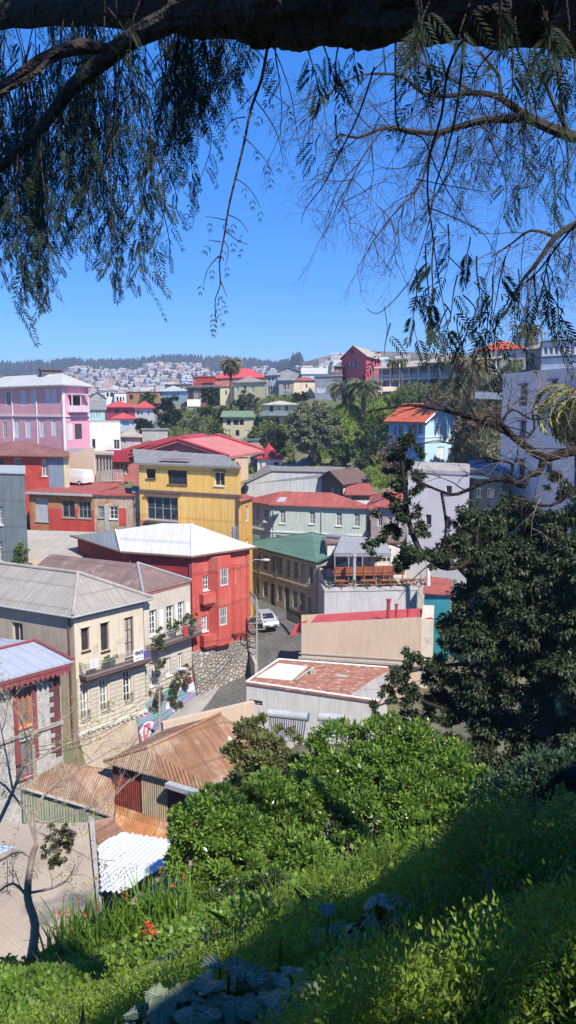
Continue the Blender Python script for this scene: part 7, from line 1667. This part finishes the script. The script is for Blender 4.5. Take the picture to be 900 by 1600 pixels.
# thin bare tree, lower left
st_ = thing('thin_bare_tree', 'thin almost bare tree with a dark mistletoe ball and tiny yellow-green leaves at lower left', 'tree', P(48, 1500, 12)); mb = MB(); tips = []
pl_(mb, [(48, 1502, 12), (55, 1445, 12), (43, 1400, 12), (50, 1340, 12), (57, 1320, 12)], .085, .045, 7)
for pp, a, b in (([(44, 1402, 12), (20, 1380, 12), (-10, 1400, 12)], .03, .015), ([(46, 1395, 12), (80, 1388, 11.9), (105, 1375, 11.8), (118, 1350, 11.7)], .025, .01), ([(50, 1340, 12), (30, 1330, 12.1), (0, 1345, 12.2), (-30, 1355, 12)], .03, .015), ([(57, 1320, 12), (55, 1280, 12.1), (70, 1240, 12.3), (110, 1210, 12.6), (160, 1180, 12.9), (195, 1160, 13)], .032, .008),
                 ([(55, 1280, 12.1), (75, 1285, 12), (120, 1270, 12), (170, 1250, 12.2), (205, 1215, 12.4)], .022, .006), ([(60, 1300, 12.1), (100, 1320, 12), (140, 1340, 11.8), (180, 1345, 11.7)], .018, .005), ([(57, 1320, 12), (40, 1270, 12.1), (10, 1230, 12.2), (-20, 1210, 12.2)], .028, .012), ([(-30, 1340, 11.6), (5, 1270, 11.8), (35, 1200, 12), (50, 1150, 12.2), (90, 1130, 12.4)], .04, .01), ([(35, 1200, 12), (70, 1180, 12.2), (110, 1160, 12.4), (150, 1150, 12.6)], .022, .006), ([(20, 1235, 11.9), (10, 1180, 12), (0, 1130, 12.1)], .02, .006), ([(45, 1165, 12.1), (30, 1120, 12.2), (10, 1090, 12.2)], .015, .005)):
    s = pl_(mb, pp, a, b, 5)
    for k in range(1, len(s)-1, 2):
        d = (s[k+1]-s[k-1]).normalized(); twig(mb, s[k], d+Vector((rr.gauss(0, .6), rr.gauss(0, .4), rr.gauss(.25, .6))), rr.uniform(.35, .9), .008, 2, rr, -.1, .5, tips, nch=4)
mb.build('trunk', M('grey_pink_bark', (.30, .235, .20), .95, .25, 5, .2), st_)
tp = np.array([t[0] for t in tips]); k = rng.random(len(tp)) < .5; tp = np.repeat(tp[k], 5, 0)+rng.normal(size=(k.sum()*5, 3))*.035; n = len(tp)
npmesh('leaves', leafquads(tp, rng.normal(size=(n, 3))+[0, 0, .3], rng.normal(size=(n, 3)), .045, .022), 4, LEAF('spring_leaf', (.28, .28, .05), (.42, .40, .10), .4, .5), st_)
cl = pxclumps([(88, 1308, 20, 11.9), (98, 1325, 20, 11.9), (80, 1330, 18, 11.9), (100, 1300, 16, 11.9), (85, 1345, 12, 11.9)])
npmesh('mistletoe_ball', crown_leaves(cl, 2600, .055, .02, seed=9, shell=.2), 4, LEAF('mistletoe', (.035, .04, .012), (.08, .08, .03), .15, .6), st_)
# ------------------------------------------------------------ PEPPER TREE overhead
pt = thing('pepper_tree', 'huge pepper tree arching over the view with drooping feathery leaves', 'tree', (3.6, 1.6, 30+float(gz(3.6, 1.6)-30)))
def roughtube(mb, pts, rs, n=28, amp=.12, k=5, seed=0):
    s = smooth([Vector(p) for p in pts], k); m = len(s); rad = np.interp(np.linspace(0, 1, m), np.linspace(0, 1, len(rs)), rs); b = len(mb.v); r_ = random.Random(seed); ph = [r_.uniform(0, 6.28) for _ in range(8)]; al = 0
    for i, p in enumerate(s):
        t = (s[min(i+1, m-1)]-s[max(i-1, 0)]); al += t.length/2; t.normalize(); a = Vector((0, 0, 1)) if abs(t.z) < .9 else Vector((1, 0, 0)); a = (a-t*a.dot(t)).normalized(); c = t.cross(a)
        for j in range(n):
            w = 2*math.pi*j/n; f_ = 1+amp*(.4*math.sin(w*3+ph[0]+al*2)+.35*math.sin(w*7+ph[1]+al*5+math.sin(al*9))+.3*math.sin(w*13+ph[2]-al*9)+.3*math.sin(al*23+w*2+ph[3])+.25*r_.uniform(-1, 1))
            mb.v.append(p+(a*math.cos(w)+c*math.sin(w))*rad[i]*f_)
    for i in range(m-1):
        for j in range(n): j2 = (j+1) % n; mb.f.append([b+i*n+j, b+i*n+j2, b+(i+1)*n+j2, b+(i+1)*n+j]); mb.m.append(0)
z0 = float(gz(3.6, 1.6)); mb = MB(); 
roughtube(mb, [(3.7, 1.5, z0-.3), (3.5, 1.7, z0+.9), (2.9, 2.3, 31.1), P(1100, -20, 3.0), P(900, -32, 3.3), P(700, -36, 3.4), P(560, -30, 3.45), P(450, -25, 3.5), P(390, -12, 3.6), P(330, 8, 3.7), P(275, 25, 3.8)], [.42, .36, .31, .275, .245, .23, .23, .22, .19, .12, .075], 30, .13, 14)
roughtube(mb, [P(300, 12, 3.75), P(260, 34, 3.8), P(205, 62, 3.9), P(150, 105, 4.0), P(110, 140, 4.1), P(60, 205, 4.2), P(15, 250, 4.3), P(-50, 300, 4.4)], [.08, .055, .045, .04, .034, .028, .024, .022], 10, .1, 6, 3)
roughtube(mb, [P(165, 76, 3.7), P(130, 73, 3.6), P(100, 80, 3.6), P(60, 97, 3.6), P(20, 125, 3.6), P(-40, 160, 3.6)], [.02, .035, .03, .026, .022, .02], 9, .1, 6, 4)
roughtube(mb, [P(80, 88, 3.6), P(55, 115, 3.55), P(20, 135, 3.5), P(-20, 160, 3.5)], [.014, .013, .012, .01], 7, .1, 4, 5)
roughtube(mb, [P(360, -20, 3.8), P(250, 5, 4.3), P(120, 10, 4.8), P(0, 25, 5.2), P(-120, 60, 5.5)], [.15, .12, .10, .08, .06], 14, .12, 6, 6)
mb.build('trunk', BARKD, pt)
PEP = LEAF('pepper_leaf', (.012, .024, .014), (.03, .048, .022), .12, .65, spec=.15)
LC, LDi, LNn, LLs, LWs = [], [], [], [], []; tw = MB(); prr = random.Random(12)
def compound(p, d, L, npair, ls, rr):
    """one drooping feathery leaf"""
    p = np.array(p, float); d = np.array(d, float); d /= np.linalg.norm(d); sd = np.cross(d, [rr.gauss(0, .5), rr.gauss(-1, .4), rr.gauss(0, .3)]); sd /= max(1e-6, np.linalg.norm(sd)); nn = np.cross(sd, d)
    for k in range(npair):
        p = p+d*L/npair; d = d+np.array([0, 0, -.07]); d /= np.linalg.norm(d)
        for s in (-1, 1):
            if rr.random() < .06: continue
            LC.append(p); LDi.append(sd*s*.75+d*.75+np.array([0, 0, -.15])); LNn.append(nn+sd*s*.25); q = ls*rr.uniform(.75, 1.1)*(1-.35*(k/npair)**2); LLs.append(q); LWs.append(q*.20)
    LC.append(p); LDi.append(d); LNn.append(nn); LLs.append(ls*.8); LWs.append(ls*.16)
def strand(px, py0, py1, Y, dens=1., ls=.040, sway=.25, r=.0035, start=.15, seed=None, pxe=None, cl=.16):
    rr = prr; a = P(px, py0, Y); b = P(pxe if pxe is not None else px+rr.gauss(0, 12), py1, Y+rr.uniform(-.15, .15)); n = 9; pts = []
    w1, w2 = rr.gauss(0, sway*.25), rr.gauss(0, sway*.2); Lt = (b-a).length
    for i in range(n+1): s = i/n; pts.append(a+(b-a)*s+Vector((math.sin(s*3.1)*w1+math.sin(s*7)*w2*.3, math.sin(s*4)*w2, 0)))
    tw.tube(pts, [r*(1.15-.8*i/n) for i in range(n+1)], 4, cap=False)
    m = int(Lt/.055*dens)
    for k in range(m):
        s = start+(1-start)*(k+.5)/max(1, m); f_ = s*n; i = min(n-1, int(f_)); p = pts[i]+(pts[i+1]-pts[i])*(f_-i); az = rr.uniform(0, 6.283)
        compound(p, (math.cos(az)*.8, math.sin(az)*.5, -1.0+rr.uniform(-.2, .5)), cl*rr.uniform(.6, 1.15), rr.randint(7, 11), ls, rr)
bot = lambda x: np.interp(x, [-40, 0, 30, 60, 90, 110, 150, 175, 205, 235, 260, 290, 310, 350, 385], [400, 430, 500, 470, 400, 370, 400, 445, 440, 455, 330, 290, 190, 150, 145])
for i in range(205):
    x = prr.uniform(-40, 300) if i % 3 else prr.uniform(-40, 180); yb = bot(x)*prr.uniform(.45, 1.04); y0 = max(-30, yb-prr.uniform(120, 330)); strand(x, y0, yb, prr.uniform(3.9, 6.4), .62, .036, .3, cl=.125)
for i in range(22):
    x = prr.uniform(270, 385); yb = bot(x)*prr.uniform(.7, 1.05); strand(x, prr.uniform(-10, 40), yb, prr.uniform(3.9, 4.8), 1.1, .036, .1)
for x, yb in ((60, 490), (75, 420), (40, 470), (170, 445), (215, 440), (235, 460), (225, 400), (150, 380), (28, 500), (110, 390)): strand(x, yb-260, yb, 3.8, .5, .045, .2)
for x, y0, yb, xe in ((395, 60, 110, 380), (430, 70, 130, 440), (480, 70, 150, 500), (505, 68, 130, 515), (530, 68, 145, 525), (545, 65, 110, 548)): strand(x, y0, yb, 3.6, 1.3, .042, .05, pxe=xe, cl=.13)
# the long bare twig in the middle of the sky
def twigpath(pts, r0, r1, Y): return pl_(tw, [(a, b, Y) for a, b in pts], r0, r1, 5)
s = twigpath([(418, 72), (408, 125), (392, 170), (382, 220), (370, 270), (358, 320), (350, 370), (343, 410), (344, 445), (336, 470), (338, 505)], .0075, .002, 3.6)
for pp in ([(384, 183), (362, 188), (345, 215), (335, 232)], [(398, 155), (420, 185), (435, 215), (443, 255), (450, 258)], [(380, 213), (402, 235), (418, 255), (428, 275)], [(366, 278), (385, 290), (400, 310), (406, 325)], [(352, 344), (340, 341), (320, 338)], [(355, 335), (375, 345), (388, 363)], [(345, 378), (325, 375)], [(352, 360), (370, 375), (388, 382)], [(349, 375), (357, 390), (352, 415)], [(342, 400), (325, 420), (318, 445)], [(402, 140), (380, 165), (366, 180)], [(410, 135), (430, 150), (455, 170)], [(345, 440), (355, 465)]):
    q = twigpath(pp, .0028, .0012, 3.6)
    for e in q[2::3]: compound(e, (prr.gauss(0, .4), 0, -1), .05, 2, .032, prr)
for x, y in ((340, 455), (336, 475), (338, 490), (334, 482)): compound(P(x, y, 3.6), (prr.gauss(0, .5), 0, -1), .09, 4, .03, prr)
s = twigpath([(428, 75), (442, 110), (455, 150), (463, 200), (470, 240)], .003, .001, 3.7); s = twigpath([(430, 80), (440, 160), (438, 210), (446, 235)], .0025, .001, 3.7)
twigpath([(585, 105), (560, 180), (530, 240), (505, 290), (478, 325), (471, 348)], .005, .0015, 3.8); twigpath([(520, 267), (495, 275), (465, 302)], .002, .001, 3.8)
# twigs and leaves hanging on the right
for pp, r0 in (([(723, 60), (700, 110), (690, 180), (672, 240), (668, 300), (674, 350), (680, 400), (690, 460), (705, 540)], .008), ([(618, 60), (618, 130), (622, 200), (660, 215), (680, 260), (700, 300), (720, 330), (745, 370)], .005), ([(725, 70), (715, 160), (700, 230), (680, 290), (672, 340), (655, 400), (640, 440)], .006), ([(640, 440), (615, 470), (590, 490), (572, 482)], .003), ([(600, 478), (605, 510), (602, 540)], .002),
               ([(830, -10), (855, 50), (870, 110), (880, 180), (888, 250), (884, 310), (900, 340)], .009), ([(800, 60), (830, 130), (840, 200), (845, 260)], .005), ([(650, 280), (700, 290), (760, 300)], .003), ([(672, 325), (720, 345), (755, 365), (770, 390)], .003), ([(900, 350), (860, 400), (850, 440), (835, 500)], .006), ([(700, 400), (720, 420), (735, 440)], .003), ([(860, 400), (835, 430), (800, 460), (770, 520)], .005)):
    twigpath(pp, r0, .0015, 3.7+prr.uniform(-.2, .3))
for x, y0, yb, d_, ls in ((665, 380, 540, .7, .056), (680, 370, 520, .6, .058), (650, 420, 545, .5, .055), (700, 350, 440, .6, .058), (735, 370, 430, .7, .058), (715, 430, 530, .6, .055), (745, 400, 500, .6, .055), (770, 430, 545, .6, .05), (790, 400, 520, .6, .05), (810, 420, 540, .6, .05), (835, 430, 500, .6, .052), (870, 450, 510, .8, .055), (850, 425, 470, .8, .055), (610, 505, 555, .7, .045), (760, 470, 575, 1.0, .042), (735, 500, 580, .9, .042), (780, 490, 570, 1.0, .042), (700, 480, 560, .9, .045),
                       (660, 60, 120, 1.2, .045), (620, 80, 210, .5, .045), (690, 90, 160, .8, .04), (800, 70, 200, 1.2, .04), (830, 60, 260, 1.1, .04), (850, 70, 230, 1.1, .04), (880, 80, 260, 1.2, .04), (895, 60, 330, 1.0, .04), (770, 80, 170, .8, .04), (815, 200, 330, .8, .04), (860, 250, 330, .8, .04), (525, 180, 240, .8, .04), (500, 210, 245, .7, .045)):
    strand(x, y0, yb, prr.uniform(3.4, 4.4), d_, ls, .12)
for i in range(16): strand(prr.uniform(640, 905), prr.uniform(-20, 30), prr.uniform(60, 130), prr.uniform(2.9, 3.1), .9, .045, .1)
for i in range(14): strand(prr.uniform(690, 910), prr.uniform(90, 300), prr.uniform(200, 420), prr.uniform(4.2, 6), .7, .04, .3)
for i in range(12): x = prr.uniform(690, 880); y = prr.uniform(380, 490); strand(x, y, y+prr.uniform(40, 80), prr.uniform(3.6, 4.5), .6, .045, .2)
tw.build('hanging_twigs', BARKD, pt)
npmesh('feathery_leaves', leafquads(np.array(LC), np.array(LDi), np.array(LNn), np.array(LLs), np.array(LWs), .08), 4, PEP, pt)
# unseen boughs over the viewpoint, added to shade the hanging leaves
cr = random.Random(8); cl = [(cr.uniform(-4, .2), cr.uniform(.3, 4.6), 30+cr.uniform(4.9, 6.2), 1.0, 1.0, .5) for i in range(16)]
npmesh('shade_crown', crown_leaves(cl, 24000, .18, .08, seed=14, shell=.1), 4, PEP, pt)
mb = MB()
for c in cl[::3]: mb.tube(smooth([Vector((1.5, 3.2, 32.0)), Vector((1.0+(c[0]-1)*.4, 3, 33.8)), Vector(c[:3])], 3), [.14, .12, .1, .08, .06, .05, .03], 5)
mb.build('shade_crown_limbs', BARKD, pt)
# unseen crown above and behind the camera, added and gapped to shade the slope
cr = random.Random(3); cl = []
for i in range(185):
    X, Y = cr.uniform(-2, 19), cr.uniform(-9, 11)
    if (X < .42*max(Y, 0)*1.15+2.4 and Y > -.8) or X < -2 or Y > (X-1.9)*.92-.6 or (X-8.8)**2+(Y-3.6)**2 < 4: continue
    cl.append((X, Y, 30+cr.uniform(2.2, 3.7), cr.uniform(.9, 1.5), cr.uniform(.9, 1.5), .6))
npmesh('crown', crown_leaves(cl, 58000, .22, .10, seed=4, shell=.1), 4, PEP, pt)
mb = MB()
for c in cl[::2]: mb.tube(smooth([Vector((3.2, 2.0, 31.2)), Vector((3.2+(c[0]-3.2)*.5, 2+(c[1]-2)*.5, 32.4)), Vector(c[:3])], 3), [.15, .14, .12, .1, .08, .05, .03], 5)
mb.build('limbs', BARKD, pt)
# ------------------------------------------------------------ leafless drooping tree at the upper right
bt2 = thing('leafless_drooping_tree', 'leafless tree with a haze of fine drooping grey twigs against the sky at upper right', 'tree', P(1080, 1250, 10.5)); mb = MB(); Yb = 9.5
pl_(mb, [(1080, 1260, 10.5), (1060, 900, 10.3), (1040, 500, 10), (990, 260, 9.8), (930, 220, 9.6)], .2, .09, 9)
lim = [([(930, 220), (890, 212), (850, 196), (820, 182), (800, 186), (760, 188), (710, 200), (685, 208), (640, 205), (600, 200), (560, 215), (530, 208)], .075, .010), ([(825, 184), (800, 165), (775, 150), (740, 145), (700, 150), (660, 145), (630, 120), (590, 115), (560, 118)], .045, .008), ([(800, 168), (783, 150), (780, 120), (765, 100), (750, 80)], .03, .012), ([(990, 260), (940, 330), (900, 350), (868, 370), (840, 410), (815, 440), (790, 490)], .06, .012), ([(868, 370), (830, 360), (800, 380), (770, 400)], .02, .008), ([(685, 208), (672, 240), (660, 280), (640, 310), (610, 340), (575, 390)], .016, .006), ([(740, 145), (700, 120), (660, 100), (640, 80)], .02, .008), ([(890, 212), (860, 150), (840, 100), (835, 60)], .03, .012), ([(560, 118), (535, 130), (510, 150), (490, 180)], .009, .004), ([(600, 200), (570, 240), (550, 280), (530, 330)], .010, .004)]
r2_ = random.Random(21)
for pp, a, b in lim:
    s = pl_(mb, [(x, y, Yb+.25*math.sin(x*.02)) for x, y in pp], a, b, 6)
    for k in range(2, len(s)-1, 2):
        d = (s[k+1]-s[k-1]).normalized()
        for q in range(2): twig(mb, s[k], d*.7+Vector((r2_.gauss(0, .7), r2_.gauss(0, .6), r2_.gauss(-.25, .7))), r2_.uniform(.45, .95)*(1 if k < len(s)*.6 else .6), .0085, 3, r2_, .45, .75, nch=4, ns=5, sides=3)
mb.build('trunk', M('grey_bark', (.055, .043, .035), .95, .25, 5, .2), bt2)
# ------------------------------------------------------------ light, sky, camera, air
AZ, EL = math.radians(150), math.radians(48)
sd_ = Vector((math.sin(AZ)*math.cos(EL), math.cos(AZ)*math.cos(EL), math.sin(EL)))
sl = bpy.data.lights.new('sun', 'SUN'); sl.energy = 4.6; sl.angle = math.radians(.53); sl.color = (1, .95, .86)
so = bpy.data.objects.new('sun', sl); COL.objects.link(so); so.rotation_euler = (-sd_).to_track_quat('-Z', 'Y').to_euler(); so.location = (20, -20, 80)
w = bpy.data.worlds.new('World'); scene.world = w; w.use_nodes = True; nt = w.node_tree; nt.nodes.clear()
sk = nt.nodes.new('ShaderNodeTexSky'); sk.sky_type = 'NISHITA'; sk.sun_disc = False; sk.sun_elevation = EL; sk.sun_rotation = AZ; sk.altitude = 100; sk.air_density = 1.0; sk.dust_density = 0.0; sk.ozone_density = 5.0
bg = nt.nodes.new('ShaderNodeBackground'); bg.inputs[1].default_value = .14; wo = nt.nodes.new('ShaderNodeOutputWorld'); hs_ = nt.nodes.new('ShaderNodeHueSaturation'); hs_.inputs['Saturation'].default_value = 1.3; hs_.inputs['Hue'].default_value = .505; nt.links.new(sk.outputs[0], hs_.inputs['Color']); tcw = nt.nodes.new('ShaderNodeTexCoord'); sxw = nt.nodes.new('ShaderNodeSeparateXYZ'); nt.links.new(tcw.outputs['Generated'], sxw.inputs[0]); rw = nt.nodes.new('ShaderNodeValToRGB'); ew = rw.color_ramp.elements; ew[0].position = 0; ew[0].color = (.34, .44, .64, 1); ew[1].position = .5; ew[1].color = (.78, .98, 1.1, 1); e3 = ew.new(.16); e3.color = (.36, .54, .78, 1); nt.links.new(sxw.outputs[2], rw.inputs[0]); mw = nt.nodes.new('ShaderNodeMix'); mw.data_type = 'RGBA'; mw.blend_type = 'MULTIPLY'; mw.inputs[0].default_value = 1; nt.links.new(hs_.outputs[0], mw.inputs[6]); nt.links.new(rw.outputs[0], mw.inputs[7]); nt.links.new(mw.outputs[2], bg.inputs[0]); nt.links.new(bg.outputs[0], wo.inputs[0])
hz_ = MB(); hz_.hexa([(-4950, -40, -5.2), (4950, -40, -5.2), (4950, 3300, -5.2), (-4950, 3300, -5.2), (-4950, -40, 129), (4950, -40, 129), (4950, 3300, 129), (-4950, 3300, 129)])
hm = bpy.data.materials.new('air_haze'); hm.use_nodes = True; nt = hm.node_tree; nt.nodes.clear(); ho = nt.nodes.new('ShaderNodeOutputMaterial'); pv = nt.nodes.new('ShaderNodeVolumePrincipled'); pv.inputs['Color'].default_value = (.70, .80, 1, 1); pv.inputs['Density'].default_value = .0004; pv.inputs['Anisotropy'].default_value = .2
nt.links.new(pv.outputs[0], ho.inputs['Volume'])
import os
if not os.environ.get('NOHAZE'): tag(hz_.build('haze', hm, None), kind='stuff')
cd = bpy.data.cameras.new('camera'); cd.sensor_fit = 'VERTICAL'; cd.sensor_height = 36; cd.lens = 27; cd.clip_start = .05; cd.clip_end = 6000
co = bpy.data.objects.new('camera', cd); COL.objects.link(co); co.location = CAM; co.rotation_euler = (math.pi/2-TH, 0, 0); scene.camera = co
scene.view_settings.view_transform = 'Standard'; scene.view_settings.look = 'None'; scene.view_settings.exposure = .72; scene.view_settings.gamma = 1
print('objects', len(bpy.data.objects), 'polys', sum(len(m.polygons) for m in bpy.data.meshes))
